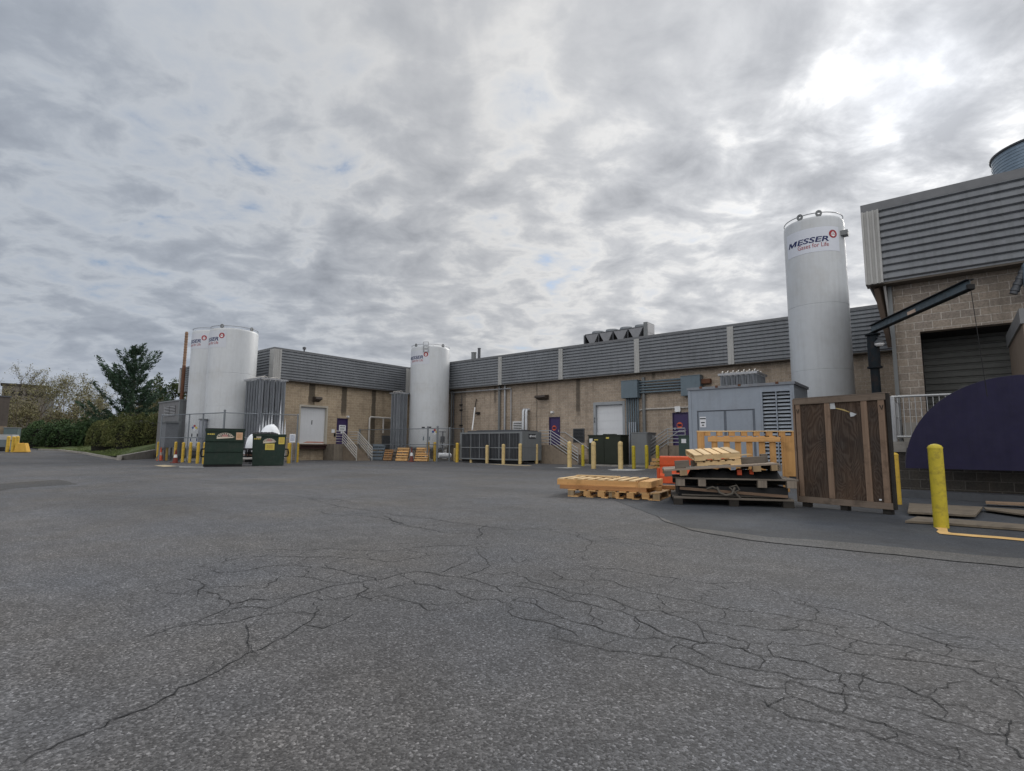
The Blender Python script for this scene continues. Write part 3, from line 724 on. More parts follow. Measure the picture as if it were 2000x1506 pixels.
# louvres
def louvre(x0, x1, z0, z1, n, mat):
    mb = MB().box(x0, YR-.05, z0, x0+.05, YR-.002, z1).box(x1-.05, YR-.05, z0, x1, YR-.002, z1).box(x0+.05, YR-.05, z1-.05, x1-.05, YR-.002, z1).box(x0+.05, YR-.05, z0, x1-.05, YR-.002, z0+.05).box(x0+.05, YR-.01, z0+.05, x1-.05, YR-.003, z1-.05)
    h = (z1-z0-.1)/n
    for i in range(n):
        zz = z0+.05+i*h; mb.bar((x0+.05, YR-.045, zz+h*.5), (x1-.05, YR-.045, zz+h*.5), .05, h*.42)
    o = part('louvre_vent', mb, mat); part('louvre_back', MB().box(x0+.052, YR-.0125, z0+.052, x1-.052, YR-.0105, z1-.052), VOID, o)
louvre(-20.2, -19.3, 1.45, 2.4, 9, DGREY)
louvre(WY(1002, 830, YR)[0], WY(1020.5, 830, YR)[0], 2.3, WY(1010, 823, YR)[2], 5, WHITE)
# pipes and conduit on the rear wall
def pipe(pts, r, mat=GALV, name='pipe'):
    return part(name, MB().tube(pts, r, 8), mat, smooth=True)
def vp(px, py0, py1, r, mat=GALV, off=.12, name='pipe'):
    a = WY(px, py0, YR-off); z1 = a[2]; z0 = WY(px, py1, YR-off)[2]; return pipe([(a[0], YR-off, z0), (a[0], YR-off, z1)], r, mat, name)
vp(975.5, 751, 842, .10, MGREY, .13, 'downspout'); vp(986.5, 748, 842, .085, GALV); vp(998.3, 759, 842, .045, GALV)
a, b2 = WY(879, 767.5, YR-.25), WY(998.3, 758.6, YR-.25); pipe([(a[0], YR-.25, a[2]), (b2[0], YR-.25, b2[2])], .05, GALV)
vp(882.5, 764, 870, .06, MGREY, .2); vp(886.5, 764, 870, .05, DGREY, .2)
pp = vp(902, 772, 846, .025, DGREY, .06)
for py in (791, 801, 831):
    c_ = WY(901, py, YR-.06); part('pipe_clamp', MB().box(c_[0]-.18, YR-.12, c_[2]-.05, c_[0]+.1, YR-.0, c_[2]+.05), BLACK, pp)
a, b2, c_ = WY(922.3, 840, YR-.9), WY(927.5, 796, YR-.15), WY(930.5, 779, YR-.12)
pipe([a, b2], .055, WHITE, 'leaning_pipe'); pipe([b2, (c_[0], YR-.1, c_[2])], .03, BLACK, 'hose'); part('hose_bracket', MB().box(b2[0]+.12, YR-.2, b2[2]-.55, b2[0]+.45, YR, b2[2]-.38), BLACK)
mb = MB()
for px in (1022, 1028):
    a = WY(px, 800, YR-.35); z0 = 2.2
    part('insulated_pipe', MB().tube([(a[0], YR-.35, z0), (a[0], YR-.35, a[2]-.15), (a[0], YR-.3, a[2]-.03), (a[0], YR-.12, a[2]), (a[0], YR, a[2])], .105, 10), paint('insulation_foil', (.52, .54, .57), .4, .3), smooth=True)
# wall lights: a hooded dark box
def wall_light(p, facing, w=.9, h=.36):
    mb = MB()
    if facing == 'y': mb.prism([(YR, p[2]-h/2), (YR, p[2]+h/2), (YR-.5, p[2]+h*.35), (YR-.55, p[2]-.02)], 0, p[0]-w/2, p[0]+w/2)
    else: mb.prism([(XLW, p[2]-h/2), (XLW, p[2]+h/2), (XLW+.45, p[2]+h*.4), (XLW+.5, p[2]+.0)], 1, p[1]-w/2, p[1]+w/2)
    part('wall_light', mb, paint('bronze_fixture', (.05, .038, .032), .6))
wall_light(WY(1062, 776.5, YR), 'y'); wall_light(WX(617, 780, XLW), 'x', .55, .4)
c_ = WY(1080.5, 805, YR); part('camera_dome', MB().box(c_[0]-.1, YR-.2, c_[2]-.08, c_[0]+.08, YR, c_[2]+.07), WHITE)
c_ = WX(678, 814, XLW); part('camera_dome', MB().box(XLW, c_[1]-.06, c_[2]-.06, XLW+.2, c_[1]+.08, c_[2]+.08), WHITE)
c_ = WX(650, 842, XLW); part('notice', MB().box(XLW+.003, c_[1]-.12, c_[2]-.14, XLW+.02, c_[1]+.16, c_[2]+.14), SIGNW); part('call_box', MB().box(XLW+.003, c_[1]+.1, c_[2]-.42, XLW+.1, c_[1]+.22, c_[2]-.16), BLACK)
# electrical boxes and their conduits
def jbox(x0, x1, z0, z1): 
    return part('junction_box', MB().box(x0, YR-.55, z0, x1, YR, z1).box(x0-.02, YR-.57, z1, x1+.02, YR, z1+.03), BLUEB)
jx = [WY(1213, 760, YR-.55)[0], WY(1244.5, 760, YR-.55)[0]]; jz = [WY(1230, 777, YR-.55)[2], WY(1230, 743.5, YR-.55)[2]]
jbox(jx[0], jx[1], jz[0], jz[1])
kx = [WY(1329.5, 760, YR-.55)[0], WY(1367, 750, YR-.55)[0]]; kz = [WY(1340, 772.5, YR-.55)[2], WY(1340, 734.5, YR-.55)[2]]
jbox(kx[0], kx[1], kz[0], kz[1])
for i in range(6):
    x = jx[0]+.22+(jx[1]-jx[0]-.36)*i/5; part('conduit', MB().tube([(x, YR-.2, .05), (x, YR-.2, jz[0])], .055, 8), BLUEB, smooth=True)
for i in range(5):
    zz = kz[0]+.38+.17*i; part('conduit', MB().tube([(jx[1], YR-.22, zz), (kx[0], YR-.22, zz)], .058, 8), BLUEB, smooth=True)
for i in range(4):
    x = jx[1]-.62+.14*i; part('conduit', MB().tube([(x, YR-.48, .05), (x, YR-.48, 2.72), ], .045, 8), paint('conduit_bright', (.33, .37, .42), .4, .4), smooth=True)
vp(1256.5, 737, 846, .11, MGREY, .12, 'downspout')
a = WY(1247, 842, YR-.08); b2 = WY(1249.5, 799.8, YR-.08); c_ = WY(1345, 795.5, YR-.08)
pipe([(a[0], YR-.08, a[2]), (a[0], YR-.08, b2[2]-.25), (a[0]+.1, YR-.08, b2[2]-.05), (a[0]+.3, YR-.08, b2[2]), (c_[0], YR-.08, c_[2])], .05, paint('pale_conduit', (.45, .43, .40), .5))
c_ = WY(1379, 745.5, YR-.1); part('wall_bracket', MB().box(c_[0]-.28, YR-.35, c_[2]-.12, c_[0]+.3, YR, c_[2]+.14), RUST)
# pipes on the left wing
a, b2, c_ = WX(722, 814.5, XLW+.2), WX(749, 815.5, XLW+.2), WX(772, 816, XLW+.2)
PALE = paint('pale_pipe', (.55, .53, .50), .5)
pipe([(XLW+.2, a[1], .1), (XLW+.2, a[1], a[2]-.1), (XLW+.2, a[1]+.1, a[2]), (XLW+.2, c_[1]+1, a[2]-.03)], .075, PALE); pipe([(XLW+.2, b2[1], 2.2), (XLW+.2, b2[1], a[2]-.02)], .07, PALE)
part('panel_board', MB().box(XLW+.003, 28.6, .9, XLW+.25, 29.9, 2.0), DGREY)
# exhaust hood high on the right wing
c_ = WY(1995, 540, YW-.5)
BLUEGALV = paint('blue_galvanised', (.22, .28, .34), .4, .5, .14, 4, 22)
hood = part('exhaust_duct', MB().tube([(c_[0]+.15, YW-.55, c_[2]-.9), (c_[0]+.15, YW-.55, c_[2]+.25), (c_[0]+.25, YW-.4, c_[2]+.38), (c_[0]+.5, YW+.0, c_[2]+.4)], .14, 12), BLUEGALV, smooth=True)
mb = MB()
for i in range(9):
    t = i/9; a = np.array((c_[0]-.18+.26*t, YW-.5, c_[2]-.42+.62*t)); mb.tube([a, a+np.array((.026, 0, .062))], .10 if i % 2 else .085, 10)
part('flexible_hose', mb, DGREY, hood, smooth=True)
c_ = WY(1904, 545, YW)
# ------------------------------------------------------------------ on the roof
def rooftop():
    x0, x1 = WY(1140.5, 650, 36)[0], WY(1257, 640, 36)[0]; zt = WY(1250, 630.5, 36)[2]; zb = 7.62
    t = thing('rooftop_chiller', 'grey air chiller with V-shaped coils and four round fans on the long roof', 'chiller', ((x0+x1)/2, 37, 7.6))
    n = 4; w = (x1-x0-.12)/n; y0, y1 = 36, WX(1278, 643, WY(1257, 640, 36)[0]+.28)[1]; zr = zt-.34; zv = WY(1200, 668, 36)[2]
    P = lambda nm, mb, mat, **k: mb.build(nm, mat, t, world=True, **k)
    P('dark_core', MB().box(x0+.1, y0+.5, zb, x1-.02, y1-.1, zr-.05), VOID)
    for i in range(n):
        a = x0+.1+i*w
        P('coil_panel', MB().prism([(a+.03, zr), (a+w-.03, zr), (a+w*.60, zv), (a+w*.40, zv)], 1, y0, y0+.49), paint('coil_grey', (.23, .235, .25), .5, .2))
        P('fan_shroud', MB().lathe([(w*.36, zr+.06), (w*.40, zr+.26), (w*.39, zr+.36), (w*.34, zr+.36), (w*.32, zr+.1)], 24, (a+w/2, y0+1.0, 0)), paint('fan_shroud_grey', (.24, .26, .28), .5, .2), smooth=True)
    P('frame', MB().box(x0-.02, y0-.02, zb, x0+.1, y1, zr).box(x0+.1, y0-.02, zr, x1, y1, zr+.06), DGREY)
    for i in range(1, n): P('frame_post', MB().box(x0+.1+i*w-.03, y0-.03, zb, x0+.1+i*w+.03, y0+.05, zr), DGREY)
    P('control_cabinet', MB().box(x1, y0-.02, zb, x1+.28, y1, zt), MGREY)
    P('end_panel', MB().box(x1+.2805, y0+.05, zb, x1+.30, y1-.03, zt-.04).box(x1+.3005, y0+.05, zt-.75, x1+.31, y1-.03, zt-.70), paint('end_panel_pale', (.40, .40, .41), .5, .1))
    for px, py, r, nm in ((925.5, 688.5, .22, 'short thick grey exhaust stack on the roof behind the middle tank'), (936, 680, .13, 'tall thin grey exhaust stack on the roof behind the middle tank')):
        p = WY(px, py, 34); mb = MB().lathe([(r, 7.6), (r, p[2]-.05), (r*1.15, p[2]-.05), (r*1.15, p[2]), (r*.8, p[2])], 14, (p[0], 34, 0))
        t2 = thing('exhaust_stack', nm, 'stack', (p[0], 34, 7.6)); mb.build('pipe', DGREY if r < .2 else MGREY, t2, world=True, smooth=True)
        MB().lathe([(r*1.5, 7.6), (r*1.5, 7.68), (r*1.01, 7.85)], 14, (p[0], 34, 0)).build('flashing', GALV, t2, world=True, smooth=True)
    p = WX(594.5, 680, -39); t2 = thing('roof_vent', 'small dark vent pipe above the left wing roof edge', 'vent', (-39, p[1], 7.6))
    MB().lathe([(.06, 7.6), (.06, p[2]-.1)], 8, (-39, p[1], 0)).build('pipe', DGREY, t2, world=True); MB().lathe([(.14, p[2]-.1), (.14, p[2]+.06), (.05, p[2]+.1)], 8, (-39, p[1], 0)).build('cap', DGREY, t2, world=True)
    # the big spiral duct
    d = 22.0; c = AT(2040, 300, d); r = 1.63; zt = ZAT(c[0]-.2, c[1]-1.6, 264)
    t = thing('roof_duct', 'wide round spiral-ribbed blue grey duct rising from the right roof', 'duct', (c[0], c[1], 7.7))
    pr = [(r, 7.7)]; z = 7.7
    while z < zt-.1: pr += [(r, z+.09), (r+.018, z+.105), (r+.018, z+.12), (r, z+.135)]; z += .135
    MB().lathe(pr, 64, (c[0], c[1], 0)).build('duct_shell', BLUEGALV, t, world=True, smooth=True)
    MB().lathe([(r+.02, z), (r+.07, z+.03), (r+.07, z+.09), (r-.05, z+.09)], 64, (c[0], c[1], 0)).build('rim', DGREY, t, world=True, smooth=True)
rooftop()

# ------------------------------------------------------------------ gas tanks
def wordmark():
    e = lettering('ESSER', .40, shear=.18, bold=.009); y0, y1 = min(b for a, b in e[0]), max(b for a, b in e[0]); x0 = min(a for a, b in e[0]); h = y1-y0
    pl = [(0, 0), (.20, 0), (.20, .60), (.47, 0), (.62, 0), (.89, .60), (.89, 0), (1.12, 0), (1.12, 1), (.82, 1), (.56, .40), (.30, 1), (0, 1)]
    M_ = [(x0-1.20*h+a*h*1.0+.18*(b-.5)*h, y0+.03*h+b*h*.94) for a, b in pl]; k = len(e[0])
    return e[0]+M_, e[1]+[tuple(range(k, k+len(pl)))]
MESSER = wordmark()
def strips(vf, step):
    """cut a flat outline into narrow strips so it bends smoothly"""
    import bmesh
    bm = bmesh.new(); vs = [bm.verts.new((a, b, 0)) for a, b in vf[0]]
    for f in vf[1]:
        try: bm.faces.new([vs[i] for i in f])
        except ValueError: pass
    x = min(a for a, b in vf[0]); hi = max(a for a, b in vf[0])
    while x < hi:
        x += step; bmesh.ops.bisect_plane(bm, geom=bm.verts[:]+bm.edges[:]+bm.faces[:], plane_co=(x, 0, 0), plane_no=(1, 0, 0))
    bm.verts.index_update(); r = ([(v.co.x, v.co.y) for v in bm.verts], [tuple(v.index for v in f.verts) for f in bm.faces]); bm.free(); return r
def fit(vf, w):
    xs_ = [a for a, b in vf[0]]; ys_ = [b for a, b in vf[0]]; k = w/(max(xs_)-min(xs_)); cx = (max(xs_)+min(xs_))/2; cy = (max(ys_)+min(ys_))/2
    return [(a-cx, b-cy) for a, b in vf[0]], vf[1], k
def tank(label, x, y, r, ztop, zbot, phi0, zsign, group='white gas storage tanks', lugs=(60, 200, 320), skirt=True, k=1.0, lugphi=None, panel=None):
    panel = panel or paint('tank_decal', (.56, .585, .64), .45, 0, .03)
    t = thing('gas_tank', label, 'gas tank', (x, y, 0), 0, group)
    L = lambda nm, mb, mat, par=t, **kw: mb.build(nm, mat, par, **kw)
    h = ztop-.12
    prof = [(r*.55, zbot-.28), (r*.9, zbot-.12), (r*.985, zbot), (r, zbot+.12)]
    for f in (.34, .62):
        z = zbot + (h-zbot)*f; prof += [(r, z-.02), (r-.008, z-.012), (r-.008, z+.012), (r, z+.02)]
    prof += [(r, h-.12), (r*.993, h-.05), (r*.97, h), (r*.80, h+.06), (r*.45, h+.11), (.02, h+.125)]
    L('shell', MB().lathe(prof, 96), TANKW, smooth=True)
    for i in range(4):
        a = math.radians(45+90*i); q = (r*.82*math.cos(a), r*.82*math.sin(a)); L('leg', MB().box(q[0]-.13, q[1]-.13, .12, q[0]+.13, q[1]+.13, zbot-.1), WHITE)
    L('footing', MB().lathe([(r*1.1, 0), (r*1.1, .12)], 24), CONC)
    pc = math.atan2(-y, -x)
    for a in (lugphi or lugs):
        a = pc + math.radians(a); q = Vector((math.cos(a), math.sin(a), 0)); rt = Vector((-q.y, q.x, 0)); mb = MB()
        pts = [(-.13, 0), (.13, 0), (.13, .16), (.09, .26), (0, .30), (-.09, .26), (-.13, .16)]
        hole = [(.055*math.cos(s*math.pi/4), .17+.055*math.sin(s*math.pi/4)) for s in range(8)]
        # lug plate with an eye: two half rings of quads
        o_ = q*(r*.96); outer = []
        for s in range(16):
            an = 2*math.pi*s/16; cx, cz = math.cos(an), math.sin(an)
            ox, oz = .13*cx, .17+(.13*cz if cz > 0 else .17*cz); outer.append((ox, oz))
        inn = [(.055*math.cos(2*math.pi*s/16), .17+.055*math.sin(2*math.pi*s/16)) for s in range(16)]
        for off in (-.025, .025):
            vs = [o_+rt*a_+Vector((0, 0, h-.04+b_))+q*off for a_, b_ in outer+inn]
            mb.add(vs, [(s, (s+1) % 16, 16+(s+1) % 16, 16+s) for s in range(16)])
        vs = [o_+rt*a_+Vector((0, 0, h-.04+b_))+q*off for off in (-.025, .025) for a_, b_ in outer]
        mb.add(vs, [(s, (s+1) % 16, 16+(s+1) % 16, 16+s) for s in range(16)])
        L('lifting_lug', mb, MGREY)
    ring = [(r*.97*math.cos(a), r*.97*math.sin(a), h+.15) for a in np.linspace(0, 2*math.pi, 49)]
    L('rim_rail', MB().tube(ring, .022, 5, cap=False), GALV)
    # the curved sign
    def bend(vf, ph, zc, off, kx=1.0, kz=None):
        kz = kx if kz is None else kz
        return [((r+off)*math.cos(ph+a*kx/r), (r+off)*math.sin(ph+a*kx/r), zc+b*kz) for a, b in vf[0]], vf[1]
    pc = pc + math.radians(phi0); hw = 1.295*k; hh = .60*k
    n = 24; vs = []; 
    for i in range(n+1):
        a = pc + (-hw+2*hw*i/n)/r
        for zz in (-hh, hh): vs.append(((r+.007)*math.cos(a), (r+.007)*math.sin(a), zsign+zz))
    s = L('sign_panel', MB().add(vs, [(2*i, 2*i+2, 2*i+3, 2*i+1) for i in range(n)]), panel, smooth=True)
    mv, mf, mk = fit(MESSER, 1.915*k); mv2 = strips((mv, mf), .12)
    mb = MB(); ys_ = [b for a, b in mv]; mb.add(*bend(mv2, pc-.20*k/r, zsign+.0*k, .013, mk, .27*k/(max(ys_)-min(ys_)))); L('lettering', mb, NAVY, s)
    tv, tf, tk = fit(lettering('Gases for Life', .3), 1.35*k); mb = MB(); ys_ = [b for a, b in tv]; mb.add(*bend(strips((tv, tf), .15), pc+.06*k/r, zsign-.27*k, .013, tk, .215*k/(max(ys_)-min(ys_)))); L('tagline', mb, RED, s)
    # round emblem: ring, hull and two sails
    ec = pc + .97*k/r; ez = zsign+.23*k; R1 = .20*k
    def ring_(ri, ro): 
        vs = [(ro*math.cos(2*math.pi*i/32), ro*math.sin(2*math.pi*i/32)) for i in range(32)] + [(ri*math.cos(2*math.pi*i/32), ri*math.sin(2*math.pi*i/32)) for i in range(32)]
        return vs, [(i, (i+1) % 32, 32+(i+1) % 32, 32+i) for i in range(32)]
    mb = MB(); mb.add(*bend(ring_(R1*.72, R1), ec, ez, .013))
    disc = ([(R1*.73*math.cos(2*math.pi*i/24), R1*.73*math.sin(2*math.pi*i/24)) for i in range(24)], [tuple(range(24))]); mb.add(*bend(disc, ec, ez, .011)); e = L('emblem', mb, RED, s)
    mb = MB()
    for pl in ([(-.06, -.06), (-.06, .55), (-.45, -.06)], [(.06, -.06), (.45, -.06), (.06, .55)], [(-.5, -.16), (-.22, -.44), (0, -.54), (.22, -.44), (.5, -.16)]):
        mb.add(*bend(([(a*R1*1.25, b*R1*1.25) for a, b in pl], [tuple(range(len(pl)))]), ec, ez, .016))
    L('emblem_mark', mb, SIGNW, e)
    return t, L, bend, pc
def tank_xy(px_base, depth): p = AT(px_base, 870, depth); return p[0], p[1]
def plate_on(L, bend, nm, mat, ph, z, w, h, off=.012, diamond=False):
    pts = [(-w/2, -h/2), (w/2, -h/2), (w/2, h/2), (-w/2, h/2)] if not diamond else [(0, -h/2), (w/2, 0), (0, h/2), (-w/2, 0)]
    return L(nm, MB().add(*bend((pts, [(0, 1, 2, 3)]), ph, z, off)), mat)
def hazard(L, bend, ph, z, w):
    d = plate_on(L, bend, 'hazard_diamond', SIGNW, ph, z, w, w, .012, True)
    for (cx, cz), mt in (((-.25, 0), paint('hazard_blue', (.03, .08, .28), .5)), ((0, .25), RED), ((.25, 0), LABELY), ((0, -.25), SIGNW)):
        mb = MB(); q = w*.43/1; pts = [(cx*w, cz*w-q/2), (cx*w+q/2, cz*w), (cx*w, cz*w+q/2), (cx*w-q/2, cz*w)]
        mb.add(*bend((pts, [(0, 1, 2, 3)]), ph, z, .017)); mb.build('hazard_field', mt, d)
# right-hand tank
x, y = tank_xy(1613.5, 23.0); zt = ZAT(x+.25, y-1.25, 421)+.12
t, L, bend, pc = tank('tall slim white gas tank with the full company sign beside the right building', x, y, 1.19, zt, 1.0, -5, ZAT(x, y-.9, 474), k=.90, lugphi=(-25, 12, 130, 230), panel=paint('pale_decal', (.64, .67, .74), .45, 0, .03))
L('fill_bracket', MB().box(1.08, -.50, zt-.98, 1.36, -.15, zt-.77), MGREY)
# middle tank
x, y = tank_xy(836.5, 43.3); zt = ZAT(x+1.0, y-1.2, 675.5)+.12
t, L, bend, pc = tank('white gas tank standing in the inner corner of the warehouse behind leaning pallets', x, y, 1.585, zt, 1.05, -46, ZAT(x, y-1.4, 699), k=.93, lugphi=(40, 130, 220, 310))
pc0 = math.atan2(-y, -x)
a = pc0 - .24; q = Vector((math.cos(a), math.sin(a), 0)); rt = Vector((-q.y, q.x, 0)); mb = MB(); o_ = q*1.62
for s in (-.2, .2): mb.tube([o_+rt*s+Vector((0, 0, zt-.62)), o_+rt*s+Vector((0, 0, zt+.18))], .03, 6)
for zz in (-.6, -.35, -.1, .18): mb.tube([o_-rt*.2+Vector((0, 0, zt+zz)), o_+rt*.2+Vector((0, 0, zt+zz))], .025, 6)
L('ladder_head', mb, GALV)
L('valve_cap', MB().lathe([(.1, zt-.1), (.1, zt+.12), (.05, zt+.2)], 10, (.1, .2, 0)), MGREY)
hazard(L, bend, pc0+.30, 2.25, .55)
plate_on(L, bend, 'notice', BLUEB, pc0-.10, 1.72, .55, .3); plate_on(L, bend, 'notice', INK, pc0-.27, 2.58, .26, .1); plate_on(L, bend, 'notice', INK, pc0+.02, 2.6, .34, .1)
mb = MB(); a = pc0+.62; q = Vector((math.cos(a), math.sin(a), 0)); rt = Vector((-q.y, q.x, 0)); o_ = q*1.9
mb.tube([o_+Vector((0, 0, .5)), o_+Vector((0, 0, 2.3))], .05, 8).tube([o_-rt*.35+Vector((0, 0, 2.25)), o_+rt*.3+Vector((0, 0, 2.25))], .035, 6).box(o_.x-.12, o_.y-.12, 1.4, o_.x+.12, o_.y+.12, 1.9)
L('valve_stand', mb, DGREY)
mb = MB(); o_ = q*2.1; mb.tube([o_-rt*.55+Vector((0, 0, .42)), o_-rt*.4+Vector((0, 0, .42)), o_+rt*.35+Vector((0, 0, .40)), o_+rt*.6+Vector((0, 0, .40))], .2, 12); L('frosted_pump', mb, FROST, smooth=True)
# twin tanks on the left
x, y = tank_xy(443.5, 36); zt = ZAT(x+1.4, y-.5, 641.5)+.12
t, L, bend, pc = tank('front one of the twin white gas tanks, nearer and wider, behind the left dumpster', x, y, 1.50, zt, .95, -64, ZAT(x-.1, y-1.4, 664), k=.93, lugphi=(-32, 45, 130, 215))
NX, NY, NT = x, y, zt
L('valve_cap', MB().lathe([(.16, zt-.1), (.16, zt+.02), (.1, zt+.1)], 12, (.2, .1, 0)), RUST)
x, y = tank_xy(405.5, 38.8); zt = ZAT(x+1.4, y-.5, 645.5)+.12
t, L, bend, pc = tank('rear one of the twin white gas tanks, half hidden on the left', x, y, 1.50, zt, .95, -62, ZAT(x-.1, y-1.4, 668), k=.93, lugphi=(80, 130, 215))
pc0 = math.atan2(-y, -x)
hazard(L, bend, pc0-.62, ZAT(x+1.0, y-1.2, 835.5), .5); plate_on(L, bend, 'notice', INK, pc0-.60, ZAT(x+1.0, y-1.2, 850), .5, .22); plate_on(L, bend, 'notice', paint('label_navy', (.02, .03, .12)), pc0-.63, 1.45, .55, .2); plate_on(L, bend, 'notice', BLUEB, pc0-.63, 1.12, .55, .16)

# ------------------------------------------------------------------ finned vaporisers
FIN = paint('fin_aluminium', (.30, .32, .35), .42, .25, .16, 2, 16, streak=.3)
def vaporiser(label, x, y, nx, ny, pitch, h, z0=.35, rz=0.0, frost=None, cat='vaporiser', frame=True, top=True):
    t = thing('vaporiser', label, cat, (x, y, 0), rz, 'finned vaporisers')
    for i in range(nx):
        for j in range(ny):
            cx, cy = (i-(nx-1)/2)*pitch, (j-(ny-1)/2)*pitch; q = pitch*.40
            mb = MB().tube([(cx, cy, z0), (cx, cy, h)], .025, 6)
            for ang in (0, math.pi/4, math.pi/2, 3*math.pi/4):
                c, s = math.cos(ang)*q*(1 if ang in (0, math.pi/2) else .9), math.sin(ang)*q*(1 if ang in (0, math.pi/2) else .9); w = .006
                nx_, ny_ = -math.sin(ang)*w, math.cos(ang)*w
                mb.prism([(cx-c-nx_, cy-s-ny_), (cx+c-nx_, cy+s-ny_), (cx+c+nx_, cy+s+ny_), (cx-c+nx_, cy-s+ny_)], 2, z0+.05, h-.08)
            mb.build('finned_tube', FIN, t)
    W_, D_ = nx*pitch/2, ny*pitch/2
    if frame:
        for z in (z0, h-.02):
            mb = MB()
            for a, b in (((-W_-.03, -D_), (W_+.03, -D_)), ((W_, -D_), (W_, D_)), ((W_+.03, D_), (-W_-.03, D_)), ((-W_, D_), (-W_, -D_))): mb.bar((a[0], a[1], z), (b[0], b[1], z), .06, .1)
            mb.build('frame', GALV, t)
        for sx in (-1, 1):
            for sy in (-1, 1): MB().box(sx*W_-.04, sy*D_-.04, 0, sx*W_+.04, sy*D_+.04, z0-.05).build('leg', GALV, t)
    if top:
        mb = MB()
        for i in range(nx):
            cx = (i-(nx-1)/2)*pitch
            for j in range(0, ny-1, 2):
                c0, c1 = (j-(ny-1)/2)*pitch, (j+1-(ny-1)/2)*pitch
                mb.tube([(cx, c0, h-.05), (cx, c0+.02, h+.10), (cx, (c0+c1)/2, h+.15), (cx, c1-.02, h+.10), (cx, c1, h-.05)], .026, 6)
        mb.build('return_bend', PALE if 'pale_pipe' in MATS else GALV, t, smooth=True)
    return t
# left bundle, with its lower part under ice
c0 = AT(500.5, 870, 33.6)
nx, ny, pt = 6, 5, .37
vz = ZAT(c0[0], c0[1], 737.5)
VX, VY = c0[0]-nx*pt/2, c0[1]+ny*pt/2
t = vaporiser('tall bundle of grey fins white with ice low down, behind the two dumpsters', VX, VY, nx, ny, pt, vz, .3)
mb = MB(); q = random.Random(3)
for j in range(ny*2):                       # icy coats that thin out upward on the side fins
    yy = (j/2-(ny-1)/2)*pt; x_ = nx*pt/2-.05; w = .085; hh = 2.3+2.6*q.random()*(.5+.5*j/ny/2)
    mb.add([(x_-.06, yy-w, .3), (x_+.09, yy-w*.6, .3), (x_+.09, yy+w*.6, .3), (x_-.06, yy+w, .3), (x_-.06, yy-w*.7, hh*.6), (x_+.06, yy-w*.4, hh*.6), (x_+.06, yy+w*.4, hh*.6), (x_-.06, yy+w*.7, hh*.6), (x_, yy, hh)],
           [(0,1,5,4),(1,2,6,5),(2,3,7,6),(3,0,4,7),(4,5,8),(5,6,8),(6,7,8),(7,4,8)])
for i in range(nx):
    xx = (i-(nx-1)/2)*pt; y_ = -ny*pt/2+.02; w = .07; hh = .9+.9*q.random()*(i/nx)
    mb.add([(xx-w, y_+.06, .3), (xx-w*.6, y_-.07, .3), (xx+w*.6, y_-.07, .3), (xx+w, y_+.06, .3), (xx, y_, hh)], [(0,1,4),(1,2,4),(2,3,4),(3,0,4),(3,2,1,0)])
mb.build('ice_coat', FROST, t)
# mound of ice
def mound(label, c, rx, ry, h, seed, slope=1.0):
    q = np.random.default_rng(seed); n, k = 28, 12; mb = MB(); vs = []
    for i in range(k+1):
        f = i/k*math.pi/2
        for j in range(n):
            a = 2*math.pi*j/n; w = 1+.05*math.sin(3*a+seed)+.012*q.normal()
            vs.append((rx*math.cos(f)**.8*math.cos(a)*w, ry*math.cos(f)**.8*math.sin(a)*w, h*math.sin(f)*(1+.008*q.normal())))
    fs = [(i*n+j, i*n+(j+1) % n, (i+1)*n+(j+1) % n, (i+1)*n+j) for i in range(k) for j in range(n)]
    mb.add(vs, fs); o = mb.build('ice_mound', FROST, None, smooth=True); o.location = tuple(c); tag(o, label, 'ice'); return o
c = AT(527, 870, 32.6); mound('smooth white dome of ice built up at the foot of the finned bundle', (c[0], c[1], 0), .80, .80, ZAT(c[0], c[1], 829.5), 2)
c = AT(496, 870, 31.9); mound('lower white heap of ice between the two dumpsters', (c[0], c[1], .93), .48, .48, ZAT(c[0], c[1], 847)-.93, 5)
t = thing('pipe_skid', 'dark steel pipe skid carrying the lower heap of ice between the dumpsters', 'pipe skid', (c[0], c[1], 0), .5)
MB().box(-.7, -.6, .80, .7, .6, .93).build('deck', DGREY, t)
for sx in (-.6, .6):
    for sy in (-.5, .5): MB().box(sx-.05, sy-.05, 0, sx+.05, sy+.05, .80).build('leg', DGREY, t)
MB().tube([(-.7, -.5, .3), (.7, -.55, .35)], .07, 8).build('pipe', PALE, t); MB().tube([(-.6, -.62, .55), (.65, -.6, .5)], .04, 6).build('pipe', RUST, t); MB().box(-.4, -.2, .1, .4, .4, .7).build('pump', VOID, t)
# slim bundle in the corner
c = AT(777.5, 870, 42.6); t = vaporiser('slim tall bundle of grey fins against the left wing wall beside the middle tank', c[0]+.0, c[1], 3, 3, .36, ZAT(c[0], c[1], 768), .3)
# bundle whose top shows over the big generator
a, b = AT(1406, 870, 23.6), AT(1486, 870, 23.6)
x0, x1 = WY(1406, 735, 25.6)[0], WY(1480, 735, 25.6)[0]; n = 7; pt = (x1-x0)/n
vz = WY(1440, 729.5, 25.6)[2]
vaporiser('wide bundle of grey fins with pale bends, only its top showing over the generator', (x0+x1)/2, 25.6+n*pt/2*.8, n, 7, pt, vz, .4)

